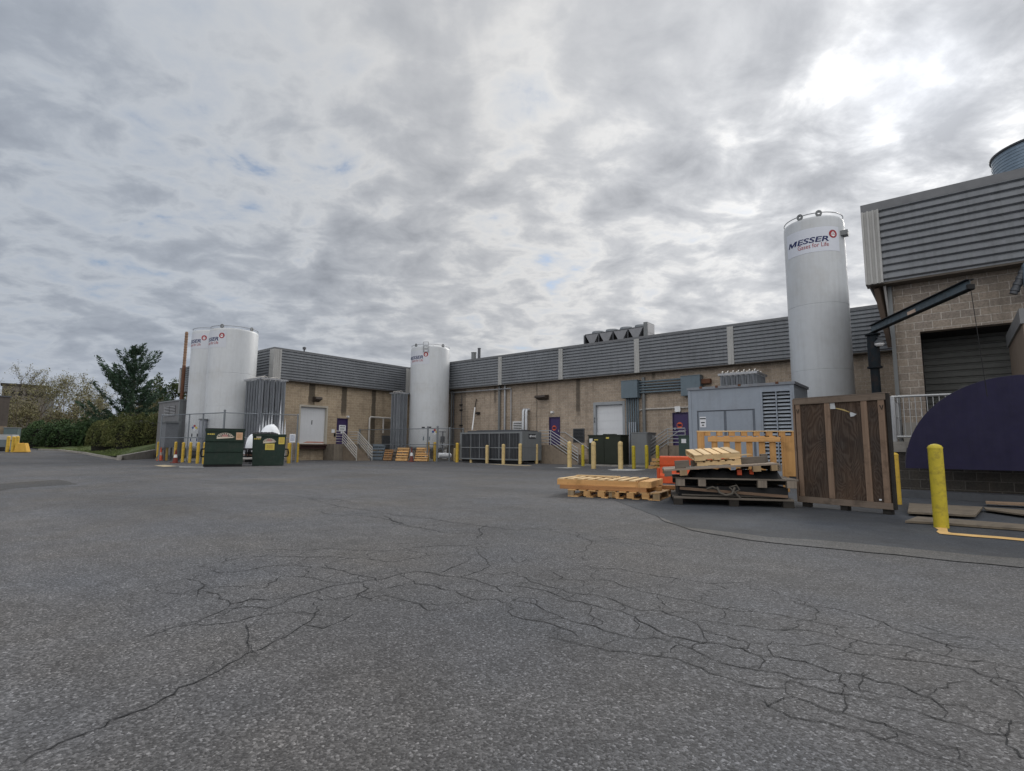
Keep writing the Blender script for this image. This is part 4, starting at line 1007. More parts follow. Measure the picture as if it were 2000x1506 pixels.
# ------------------------------------------------------------------ bollards
def bollard_proto(name, mat, dome):
    r, h = .084, 1.3
    pr = [(r, 0), (r, h-.07)] + ([(r*1.04, h-.07), (r*1.04, h-.05), (r*.86, h-.02), (r*.5, h+.0), (.01, h+.01)] if not dome else [(r*.95, h-.03), (r*.62, h+.02), (.01, h+.045)])
    return MB().lathe(pr, 20).build(name, mat, None, smooth=True)
BP = {'p': (YELP, False), 'd': (YELP, True), 'y': (YEL, False), 'g': (YELG, False)}
protos = {}
def bollard(px, py, ptop, kind, label, group, r=1.0, z=0.0, lean=0.0):
    p = G(px, py, z); h = ZAT(p[0], p[1], ptop) - z
    if kind not in protos: o = protos[kind] = bollard_proto('bollard', *BP[kind])
    else: o = protos[kind].copy(); COL.objects.link(o)
    o.location = (p[0], p[1], z); o.scale = (r, r, h/1.3); o.rotation_euler = (0, lean, rng.random()*6)
    tag(o, label, 'bollard', group); return o
G1 = 'yellow bollards before the twin tanks'
L1 = [(307, 897.5, 863, 'yellow bollard farthest left before the twin tanks, close to the orange cone'), (324.6, 899.4, 862.5, 'yellow bollard just right of the orange cone, second of the left row'),
      (341, 901.7, 863, 'yellow bollard standing behind the dark red and white cone'), (356, 903, 864, 'yellow bollard just right of the red and white cone'),
      (370, 904, 864, 'yellow bollard before the dark gap under the rear twin tank'), (385, 905.5, 864, 'yellow bollard before the tall thin cylinder by the twin tanks'), (397.6, 906.4, 864, 'yellow bollard partly hidden behind the left edge of the lidded dumpster')]
for a in L1: bollard(*a[:3], 'y', a[3], G1, 1.02)
bollard(563.5, 905, 865, 'y', 'yellow bollard beside the open dumpster, nearer of two by dock door 1', 'bollards by dock door 1', 1.35); bollard(579.7, 903, 865, 'y', 'yellow bollard at the foot of dock door 1, farther of two', 'bollards by dock door 1', 1.15)
G2 = 'bollards round the middle tank'
bollard(788, 897.5, 865, 'y', 'yellow bollard behind the leaning brown pallets', G2, 1.2); bollard(835, 901, 863, 'y', 'bright yellow bollard beside the rightmost leaning pallet', G2, 1.35); bollard(848.5, 901, 863.5, 'y', 'bright yellow bollard before the gate of the middle tank fence', G2, 1.3)
bollard(892.5, 903, 865, 'y', 'bright yellow bollard at the left end of the finned cooling unit', G2, 1.35); bollard(887.5, 901, 876, 'p', 'short faded bollard half hidden behind a bright yellow one', G2, .9)
G3 = 'faded bollards before the finned cooling unit'
for a in ((920.3, 903.5, 869, 'faded bollard before the finned unit, leftmost of five'), (951, 905, 869.5, 'faded bollard before the finned unit, second of five from left'), (983, 906.8, 867.5, 'faded bollard before the finned unit, middle of five'), (1015.8, 907, 866.5, 'faded bollard where the fins meet the plain end panel'), (1047.8, 906, 867.5, 'faded bollard before the plain end panel of the finned unit')):
    bollard(*a[:3], 'p', a[3], G3, 1.3)
G4 = 'bollards round the electrical cabinets'
bollard(1112.4, 913, 863.5, 'd', 'pale square-looking bollard at the foot of the middle stairs', G4, 1.45); bollard(1138.7, 910.5, 869, 'g', 'slim yellow bollard left of the dark green transformer', G4, 1.1); bollard(1159.5, 915.5, 863.5, 'd', 'pale bollard before the left side of the dark green transformer', G4, 1.5); bollard(1212.3, 916.5, 863.5, 'd', 'pale bollard before the right side of the dark green transformer', G4, 1.5)
for a in ((1238, 915.6, 870.7, 'slim lime yellow bollard at the left edge of the grey cabinet'), (1263.6, 915, 869.5, 'slim lime yellow bollard at the right edge of the grey cabinet'), (1285, 914, 870, 'slim lime yellow bollard behind the small pallet stack'), (1304.5, 911, 871.5, 'slim lime yellow bollard under the right-hand stair rails'), (1326.7, 910, 868.5, 'slim lime yellow bollard left of the dark green cabinet'), (1341, 910.5, 863, 'tall lime yellow bollard beside the blue grey generator')):
    bollard(*a[:3], 'g', a[3], G4, 1.15 if a[0] < 1340 else 1.3)
bollard(1312, 909, 883, 'p', 'short pale stub of a bollard behind the orange barrier', G4, 1.3)
bollard(1751, 985, 884, 'y', 'ochre bollard in shade behind the plywood crate', 'bollards by the right dock', 1.1)
nb = bollard(1839, 1031, 868, 'g', 'big lime yellow bollard nearest the camera at the end of the painted line', 'bollards by the right dock', 1.07)
nb.name = 'bollard'

# ------------------------------------------------------------------ chain-link fences
FENCE = paint('fence_steel', (.20, .22, .24), .45, .5, .1)
def fence(label, pts, h, rails, posts, mesh=.11, gate=None, group='chain-link fences'):
    """pts: ground corners; rails: heights; posts: list of (x, y, height)"""
    t = thing('chain_link_fence', label, 'fence', (pts[0][0], pts[0][1], 0), 0, group)
    for z in rails:
        for a, b in zip(pts[:-1], pts[1:]): MB().tube([(a[0], a[1], z), (b[0], b[1], z)], .032, 6).build('rail', FENCE, t, world=True)
    for x, y, hh, r in posts: MB().tube([(x, y, 0), (x, y, hh)], r, 8).lathe([(r*1.3, hh), (r*1.3, hh+.03), (.01, hh+.09)], 8, (x, y, 0)).build('post', FENCE, t, world=True)
    mb = MB(); w = .0035
    for a, b in zip(pts[:-1], pts[1:]):
        a = np.array(a[:2]); b = np.array(b[:2]); L_ = np.hypot(*(b-a)); d = (b-a)/L_; k = int((L_+h)/mesh)
        for i in range(k):
            for sgn in (1, -1):
                s0 = i*mesh - h; z0 = 0.05
                # a wire rising at 45 degrees along the panel, clipped to it
                u0, u1 = max(0, s0), min(L_, s0+h)
                if u1-u0 < .02: continue
                za, zb = u0-s0, u1-s0
                if sgn < 0: za, zb = h-za, h-zb
                p, q2 = a+d*u0, a+d*u1
                mb.add([(p[0], p[1], za-w), (p[0], p[1], za+w), (q2[0], q2[1], zb+w), (q2[0], q2[1], zb-w)], [(0, 1, 2, 3)])
    mb.build('wire_mesh', FENCE, t, world=True)
    return t
A = AT(312, 870, 36.5); B_ = AT(434.5, 870, 32.9); Cc = AT(579, 870, 35.0)
zA = lambda p, py: ZAT(p[0], p[1], py)
P2_ = AT(366, 870, 34.9); P3 = AT(393, 870, 34.1); P4 = AT(508, 870, 33.9)
hF = zA(B_, 806)
fence('tall chain-link fence round the twin tanks behind the left dumpsters', [A, B_, Cc], hF, [hF, zA(B_, 854.5)], [(A[0], A[1], hF, .04), (P2_[0], P2_[1], hF-.1, .04), (P3[0], P3[1], hF-.05, .045), (B_[0], B_[1], hF+.12, .06), (P4[0], P4[1], hF, .045), (Cc[0], Cc[1], hF, .05)])
A2 = (XLW+.1, WX(701, 870, XLW+.1)[1]); A3 = AT(835, 870, 39.5); A4 = AT(854, 870, 38.6); A5 = AT(878, 870, 38.6); A6 = AT(904, 870, 39.6)
hF2 = zA(A4, 836.5)
fence('chain-link fence with gate posts in front of the middle tank', [A2, A3, A4, A5, A6], hF2, [hF2, zA(A4, 868.5)], [(A2[0]+.05, A2[1], hF2, .07), (A3[0], A3[1], hF2+.1, .06), (A4[0], A4[1], hF2+.1, .07), (A5[0], A5[1], hF2, .05), (A6[0], A6[1], hF2, .05)])

# ------------------------------------------------------------------ concrete stairs with rails
def railing(mb, run, heights, r=.027):
    """parallel pipes along a polyline of deck points"""
    for h in heights: mb.tube([(p[0], p[1], p[2]+h) for p in run], r, 6)
    return mb
RAILL = paint('rail_light', (.50, .49, .47), .5, .2, .1)
RAIL = paint('rail_steel', (.40, .41, .42), .4, .5, .1)
STEPC = paint('worn_step_concrete', (.24, .195, .15), .9, 0, .16, 1.6, 30, streak=.3, dirt=(.10, .085, .07), dirt_amt=.4, bump=.25)
HS = (.98, .78, .58, .38, .18)
def stairs_out(label):   # left wing: steps come out from the wall towards +X
    y0, y1 = WX(668, 868, -36.3)[1], WX(698, 868, -36.3)[1]
    xe = -36.25; zt = 1.24; n = 6
    t = thing('concrete_stairs', label, 'stairs', (XLW, y0, 0), 0, 'concrete stairs with pipe rails')
    yl = WX(652.5, 880, xe)[1]
    MB().box(XLW+.004, yl, 0, xe, y1+.15, zt).build('platform', paint('stained_concrete', (.215, .185, .15), .9, 0, .16, 1.6, 30, streak=.5, dirt=(.085, .075, .062), dirt_amt=.5, bump=.25), t, world=True)
    mb = MB()
    for i in range(n): mb.box(xe+.3*i, y0+.08, 0, xe+.3*(i+1), y1-.08, zt-zt/(n+1)*(i+1))
    mb.build('steps', STEPC, t, world=True)
    for yy, nm in ((y0, 0), (y1, 1)):
        mb = MB(); railing(mb, [(XLW+.4 if nm else xe-.0, yl+.1 if not nm else yy, zt), (xe, yy, zt), (xe+.3*n+.1, yy, 0.0)], HS, .034)
        mb.tube([(xe, yy, zt), (xe, yy, zt+.98)], .034, 6).tube([(xe+.3*n+.1, yy, 0), (xe+.3*n+.1, yy, .98)], .03, 6)
        mb.build('railing', RAILL, t, world=True, smooth=True)
stairs_out('concrete steps with two pipe rails below the purple door near dock door 1')
def stairs_along(label, xa, xb, dirn, n, yf, px_end):
    zt = 1.25
    t = thing('concrete_stairs', label, 'stairs', ((xa+xb)/2, YR, 0), 0, 'concrete stairs with pipe rails')
    x0, x1 = sorted((xa, xb)); MB().box(x0, yf+.12, 0, x1, YR-.004, zt).build('platform', STEPC, t, world=True)
    xe = xb; mb = MB()
    for i in range(n): mb.box(xe+dirn*.3*i, yf+.12, 0, xe+dirn*.3*(i+1), YR-.004, zt-zt/(n+1)*(i+1))
    mb.build('steps', STEPC, t, world=True)
    xl = xe+dirn*(.3*n+.05)
    MB().prism([(xe, 0), (xl, 0), (xl, .12), (xe, zt)], 1, yf+.0, yf+.118).build('cheek_wall', STEPC, t, world=True)
    mb = railing(MB(), [(xa, yf+.06, zt), (xe, yf+.06, zt), (xl, yf+.06, 0.05)], HS)
    for xx, zz in ((xa, zt), (xe, zt), (xl, 0.0)): mb.tube([(xx, yf+.06, zz), (xx, yf+.06, zz+.98)], .028, 6)
    mb.build('railing', RAIL, t, world=True, smooth=True)
    mb = MB().tube([(xe-dirn*.4, YR-.1, zt+.9), (xe, YR-.1, zt+.9), (xl, YR-.1, .9), (xl+dirn*.35, YR-.1, .9)], .03, 6); mb.build('handrail', RAIL, t, world=True, smooth=True)
yf = 29.6
stairs_along('concrete steps with pipe rails below the middle purple door beside the finned unit', WY(1052, 868, yf)[0], WY(1074.5, 868, yf)[0], 1, 7, yf, 1112)
stairs_along('concrete steps with pipe rails below the right purple door behind the barrier', WY(1338, 868, yf)[0], WY(1304, 868, yf)[0], -1, 6, yf, 1280)

# ------------------------------------------------------------------ finned cooling unit
def cooling_unit():
    pL, pR = G(897, 902.5), G(1022, 907.5); Y0 = 27.35
    x0, x1 = WY(898, 880, Y0)[0], WY(1020, 880, Y0)[0]; zt = WY(1020, 842, Y0)[2]
    xB = x1; yB = WX(1057.5, 880, xB)[1]
    t = thing('cooling_unit', 'long grey cooling unit with vertical fins and a black maker badge on its end', 'cooling unit', (x0, Y0, 0))
    B = lambda nm, mb, mat, par=t, **k: mb.build(nm, mat, par, world=True, **k)
    B('cabinet', MB().box(x0, Y0+.1, .22, x1-.02, yB, zt-.02).box(x1-.02, Y0, .22, x1, yB, zt), UNITG)
    B('top_cover', MB().box(x0+.6, Y0+.15, zt-.019, x1-.1, yB-.3, zt+.07).box(x0+1.2, Y0+.4, zt+.07, x1-.6, yB-.5, zt+.12), DGREY)
    B('base_rail', MB().box(x0+.1, Y0+.15, .06, x1-.05, Y0+.3, .22).box(x0+.1, yB-.3, .06, x1-.05, yB-.1, .22), BLACK)
    mb = MB(); n = 40; w = (x1-x0-.45)/n
    for i in range(n):
        xx = x0+.2+i*w; mb.box(xx, Y0+.02, .32, xx+w*.42, Y0+.1, zt-.14)
    B('fins', mb, DGREY)
    mb = MB()
    for z0, z1 in ((zt-.14, zt-.03), (1.02, 1.08), (.24, .32)): mb.box(x0+.16, Y0-.0, z0, x1-.24, Y0+.1, z1)
    mb.box(x0, Y0, .24, x0+.16, Y0+.1, zt-.03).box(x1-.24, Y0, .24, x1-.021, Y0+.1, zt-.02)
    for f in (.17, .33, .5, .67, .84): xx = x0+.2+(x1-x0-.45)*f; mb.box(xx-.025, Y0-.01, .32, xx+.025, Y0+.0, zt-.14)
    B('frame', mb, UNITG)
    c = WX(1039.5, 852.3, xB); b = B('badge', MB().box(xB, c[1]-.38, c[2]-.15, xB+.012, c[1]+.36, c[2]+.15), INK)
    mb = MB(); put_flat(mb, lettering('TRANE', .19, bold=.008), (xB+.013, c[1]+.09, c[2]), (0, 1, 0), (0, 0, 1), .003)
    put_flat(mb, ([(.08*math.cos(i*math.pi/8), .08*math.sin(i*math.pi/8)) for i in range(16)], [tuple(range(16))]), (xB+.013, c[1]-.24, c[2]), (0, 1, 0), (0, 0, 1), .003); B('badge_lettering', mb, SIGNW, b)
    B('end_seam', MB().box(xB, Y0+.05, 1.05, xB+.006, yB-.03, 1.065), DGREY)
cooling_unit()
# ------------------------------------------------------------------ cabinets by the dock
def cabinet(name, label, cat, px0, px1, pxb, py_top, Y0, mat, lid=True, back=None):
    x0, x1 = WY(px0, 880, Y0)[0], WY(px1, 880, Y0)[0]; zt = WY(px1, py_top, Y0)[2]; yb = WX(pxb, 880, x1)[1] if back is None else back
    t = thing(name, label, cat, ((x0+x1)/2, Y0, 0)); B = lambda nm, mb, m_, par=t, **k: mb.build(nm, m_, par, world=True, **k)
    B('body', MB().box(x0, Y0, .1, x1, yb, zt-.06), mat)
    B('plinth', MB().box(x0-.2, Y0-.2, 0, x1+.2, yb+.2, .1), CONC)
    B('lid', MB().box(x0-.03, Y0-.03, zt-.06, x1+.03, yb+.03, zt), mat)
    return t, B, x0, x1, yb, zt
t, B, x0, x1, yb, zt = cabinet('transformer', 'dark olive green transformer box before dock door 2', 'transformer', 1149.5, 1213, 1228, 849, 28.6, XFMRG)
xm = (x0+x1)/2+.0
B('door_panel', MB().box(x0+.04, 28.56, .2, xm-.012, 28.599, zt-.12), XFMRG); B('door_panel', MB().box(xm+.012, 28.56, .2, x1-.04, 28.599, zt-.12), XFMRG)
B('notice', MB().box(x0+.10, 28.545, zt-.48, x0+.32, 28.559, zt-.22), SIGNW); B('unit_number', MB().box(x0+.42, 28.545, zt-.33, x0+.7, 28.559, zt-.27), LABELY); B('unit_number', MB().box(xm+.14, 28.545, zt-.24, xm+.35, 28.559, zt-.14), LABELY)
B('hinge_box', MB().box(xm-.1, 28.6, zt+.001, xm+.7, 28.9, zt+.05), XFMRG)
t, B, x0, x1, yb, zt = cabinet('switch_cabinet', 'plain mid grey electrical cabinet right of the dark green transformer', 'cabinet', 1233.5, 1265, 1281.5, 844, 29.2, MGREY)
B('door_panel', MB().box(x0+.04, 29.16, .2, x1-.04, 29.199, zt-.1), MGREY); B('handle', MB().box(x1+.0, 29.9, 1.6, x1+.04, 29.96, 1.85), ALU)
B('notice', MB().box(x1, 30.2, 1.75, x1+.01, 30.6, 1.82), SIGNW)
t, B, x0, x1, yb, zt = cabinet('switch_cabinet', 'dark green cabinet tucked behind the left edge of the blue grey generator', 'cabinet', 1326, 1352, 1360, 850, 28.3, paint('bottle_green', (.035, .065, .055), .5, 0, .1), back=29.2)
B('notice', MB().box(x0+.16, 28.285, zt-.42, x0+.42, 28.299, zt-.2), SIGNW)
# ------------------------------------------------------------------ the big generator housing
def generator():
    Y0 = 20.97; x0, x1 = WY(1344.8, 800, Y0)[0], WY(1553, 800, Y0)[0]; zt = WY(1553, 744.5, Y0)[2]; yb = WX(1577, 770, x1)[1]
    t = thing('generator', 'large blue grey generator housing with a tall louvre behind the pallet pile', 'generator', ((x0+x1)/2, Y0, 0))
    B = lambda nm, mb, m_, par=t, **k: mb.build(nm, m_, par, world=True, **k)
    lx0, lx1, lz1 = WY(1490, 800, Y0)[0], WY(1545, 800, Y0)[0], WY(1517, 764.5, Y0)[2]; lz0 = .5
    dx0, dxm, dx1 = WY(1362, 830, Y0)[0], WY(1416.5, 830, Y0)[0], WY(1475.5, 830, Y0)[0]; dz = WY(1420, 800.5, Y0)[2]
    mb = wall('x', Y0, Y0+.08, x0+.12, x1-.14, .15, zt-.1, [(lx0, lx1, lz0, lz1), (dx0, dx1, .35, dz)])
    mb.box(x0, Y0-.02, .15, x0+.12, Y0+.1, zt-.1).box(x1-.14, Y0-.02, .15, x1, Y0+.08, zt-.1)
    mb.box(x0, Y0+.1, .15, x0+.08, yb, zt-.1).box(x1-.08, Y0+.08, .15, x1, yb, zt-.1).box(x0+.08, yb-.08, .15, x1-.08, yb, zt-.1)
    B('housing', mb, GENG)
    B('roof', MB().box(x0-.03, Y0-.06, zt-.1, x1+.05, yb+.05, zt), paint('gen_roof', (.21, .23, .26), .5, .1, .1, 1, 12, dirt=(.10, .06, .04), dirt_amt=.4))
    B('skid', MB().box(x0+.1, Y0+.1, 0, x1-.1, yb-.1, .15), DGREY)
    for i, f in enumerate((.14, .30, .52, .86)): B('roof_clip', MB().box(x0+(x1-x0)*f-.05, Y0-.075, zt-.06, x0+(x1-x0)*f+.05, Y0-.061, zt+.02), RUST)
    B('back_plate', MB().box(lx0, Y0+.3, lz0, lx1, Y0+.32, lz1).box(dx0, Y0+.3, .35, dx1, Y0+.32, dz), VOID)
    fr = MB().box(lx0-.07, Y0-.03, lz0-.07, lx0, Y0, lz1+.07).box(lx1, Y0-.03, lz0-.07, lx1+.07, Y0, lz1+.07).box(lx0, Y0-.03, lz1, lx1, Y0, lz1+.07).box(lx0, Y0-.03, lz0-.07, lx1, Y0, lz0)
    xm = (lx0+lx1)/2; fr.box(xm-.02, Y0-.02, lz0, xm+.02, Y0+.02, lz1)
    lo = B('louvre', fr, GENG)
    mb = MB(); n = 20; h = (lz1-lz0)/n
    for i in range(n):
        for a, b in ((lx0, xm-.02), (xm+.02, lx1)): mb.bar((a, Y0+.06, lz0+h*(i+.45)), (b, Y0+.06, lz0+h*(i+.45)), h*.82, .012, up=(0, -.72, .69))
    B('slats', mb, paint('louvre_pale', (.36, .40, .45), .5, .1), lo)
    DK = paint('door_gap_shadow_grey', (.12, .14, .17), .6)
    B('door_surround', MB().box(dx0, Y0+.03, .35, dx0+.06, Y0+.07, dz-.05).box(dx1-.09, Y0+.03, .35, dx1, Y0+.07, dz-.05).box(dxm-.05, Y0+.03, .35, dxm+.05, Y0+.07, dz-.05).box(dx0, Y0+.03, dz-.05, dx1, Y0+.07, dz), DK)
    d = B('door', MB().box(dx0+.06, Y0+.02, .36, dxm-.05, Y0+.06, dz-.05), GENG); B('door', MB().box(dxm+.05, Y0+.02, .36, dx1-.09, Y0+.06, dz-.05), GENG)
    a, b = WY(1366.5, 814.5, Y0), WY(1379, 834.5, Y0)
    s = B('notice', MB().box(a[0], Y0+.008, b[2], b[0], Y0+.019, a[2]), SIGNW, d)
    mb = MB(); cx = (a[0]+b[0])/2; cz = (a[2]+b[2])/2; w = b[0]-a[0]; h = a[2]-b[2]
    for f, q in ((.33, .95), (-.05, .62), (-.3, .35)): mb.box(cx-w*q/2, Y0+.003, cz+h*f-.022, cx+w*q/2, Y0+.0075, cz+h*f+.022)
    B('notice_print', mb, INK, s)
generator()
# ------------------------------------------------------------------ right dock
def right_dock():
    t = thing('dock_platform', 'raised concrete dock with a dark block base below the roller door', 'dock', (2, 16, 0))
    B = lambda nm, mb, m_, par=t, **k: mb.build(nm, m_, par, world=True, **k)
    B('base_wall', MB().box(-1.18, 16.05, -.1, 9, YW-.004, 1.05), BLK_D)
    B('deck', MB().box(-1.25, 15.98, 1.05, 9, YW-.004, 1.3), CONC)
    B('kerb', MB().box(-1.15, 15.55, 0, 9, 16.049, .16), paint('dark_concrete', (.085, .09, .10), .9, 0, .15, 2, 30))
    B('upstand', MB().box(-.98, YW-.35, 1.3, -.1, YW-.01, 1.85), CONC)
    mb = MB(); x0, x1, y0 = -1.05, 3.0, 16.15; z0, z1 = 1.42, 2.4
    R_ = RAIL
    mb.tube([(x0, y0, z1), (x1, y0, z1)], .03, 8).tube([(x0, y0, z0), (x1, y0, z0)], .026, 8).tube([(x0, y0, z1), (x0-.02, YW-.1, z1-.0)], .03, 8).tube([(x0, y0, z0), (x0, YW-.1, z0)], .026, 8)
    for xx in (x0, x0+.03, .5, 1.6): mb.tube([(xx, y0, 1.3), (xx, y0, z1)], .035, 8)
    for i in range(1, 30): mb.tube([(x0+i*.115, y0, z0), (x0+i*.115, y0, z1)], .009, 5)
    for i in range(1, 18): mb.tube([(x0, y0+i*.125, z0), (x0, y0+i*.125, z1)], .009, 5)
    mb.tube([(x0, y0, 1.95), (x0, YW-.1, 1.95)], .014, 5)
    B('railing', mb, R_, smooth=True)
    # half-round purple panel held off the dock edge
    t = thing('arched_panel', 'large dark purple half-round panel fixed to the edge of the right dock', 'panel', (1.2, 15.2, .68))
    R0 = 2.0; cx, z0 = 1.19, .69; n = 40
    pl = [(cx-R0, z0)] + [(cx-R0*math.cos(math.pi*i/n), z0+.0+1.97*math.sin(math.pi*i/n)) for i in range(1, n)] + [(cx+R0, z0)]
    MB().prism(pl, 1, 15.14, 15.2).build('face', NAVYP, t, world=True)
    rim = MB()
    for i in range(n):
        a = (cx-R0*math.cos(math.pi*i/n), z0+1.97*math.sin(math.pi*i/n)); b = (cx-R0*math.cos(math.pi*(i+1)/n), z0+1.97*math.sin(math.pi*(i+1)/n))
        rim.bar((a[0]*.997+cx*.003, 15.17, a[1]), (b[0]*.997+cx*.003, 15.17, b[1]), .05, .012)
    rim.build('edge_strip', paint('panel_edge', (.06, .06, .075), .5), t, world=True)
    for xx in (cx-1.2, cx, cx+1.2): MB().box(xx-.04, 15.2, 1.12, xx+.04, 15.98, 1.2).build('bracket', DGREY, t, world=True)
    # tan side screen
    t = thing('dock_screen', 'tan wall with a sloping grey metal cap at the right edge of the dock', 'screen wall', (2.3, 17, 1.3))
    X0 = WY(1972, 690, YW-.02)[0]; za = ZAT(X0, YW, 655); zb = za
    MB().box(X0, 15.25, 1.301, X0+1.2, YW-.004, za-.32).build('panel', paint('tan_render', (.215, .165, .125), .85, 0, .08), t, world=True)
    MB().box(X0-.04, 15.22, za-.32, X0+1.25, YW-.005, za).build('cap', paint('grey_cap', (.20, .205, .21), .5, .1), t, world=True)
    MB().box(X0+.5, 15.3, 0, X0+.62, 15.42, 1.3005).build('post', MGREY, t, world=True)
right_dock()
# ------------------------------------------------------------------ jib crane
def crane():
    b = AT(1719.5, 870, 15.0); x, y = b[0], b[1]; zt = ZAT(x, y, 652)
    t = thing('jib_crane', 'dark steel jib crane with a raised I-beam arm at the corner of the right building', 'crane', (x, y, 0))
    B = lambda nm, mb, m_, par=t, **k: mb.build(nm, m_, par, world=True, **k)
    DS = paint('crane_paint', (.010, .015, .020), .65, .0, .2, 3, 18, dirt=(.05, .028, .02), dirt_amt=.45, spec=.15)
    zc = ZAT(x, y, 716)
    B('mast', MB().lathe([(.115, 0), (.115, zc)], 20, (x, y, 0)), DS, smooth=True)
    B('sleeve', MB().lathe([(.15, zc-.02), (.15, zt-.1), (.12, zt-.04)], 20, (x, y, 0)), DS, smooth=True)
    B('flange', MB().lathe([(.185, zc-.05), (.185, zc-.0)], 20, (x, y, 0)).lathe([(.19, zt-.05), (.19, zt)], 20, (x, y, 0)), DS)
    e = np.array((x, y, zt+.02)); dv = np.array((.49, -.87, 0)); dv /= np.linalg.norm(dv)
    e0 = e - dv*.04; Lb = 4.27; sd_ = np.array((dv[1], -dv[0], 0))
    e1 = e0 + dv*Lb + np.array((0, 0, .03)); h = .22; w = .15
    arm = B('arm', MB().bar(e0+(0, 0, h/2+.0), e1+(0, 0, h/2), .012, h-.019), paint('crane_arm', (.075, .105, .125), .5, .1, .2, 3, 18, dirt=(.03, .03, .03), dirt_amt=.6))
    m_ = e0+dv*1.9+sd_*.008
    mb = MB(); 
    for s, f in ((1, .007), (-1, .007)): mb.bar(m_+sd_*f*s*1.0+np.array((0, 0, h/2-.01)), m_+dv*.36+sd_*f*s+np.array((0, 0, h/2-.01)), .004, .09)
    B('plate', mb, paint('worn_cream', (.55, .42, .33), .7, 0, .3, 12, 60), arm)
    B('flange', MB().bar(e0+(0, 0, .01), e1+(0, 0, .01), w, .018), DS, arm); B('flange', MB().bar(e0+(0, 0, h), e1+(0, 0, h), w, .018), DS, arm)
    B('end_stop', MB().bar(e1-dv*.03+(0, 0, .06), e1+dv*.03+(0, 0, .06), .13, .10), BLACK, arm)
    B('cable', MB().tube([e1+(0, 0, .0), (e1[0]+.1, e1[1]+.05, 2.2)], .007, 5), BLACK)
    B('flood_lamp', MB().lathe([(.03, zt-.16), (.05, zt-.2), (.13, zt-.29), (.13, zt-.32), (.03, zt-.325)], 14, (x+.16, y-.16, 0)), DGREY, smooth=True)
    B('lamp_glass', MB().lathe([(.08, zt-.40), (.115, zt-.36), (.12, zt-.326)], 14, (x+.16, y-.16, 0)), WHITE)
    B('lamp_arm', MB().bar((x, y, zt-.12), (x+.16, y-.16, zt-.15), .03, .03), DGREY)
crane()
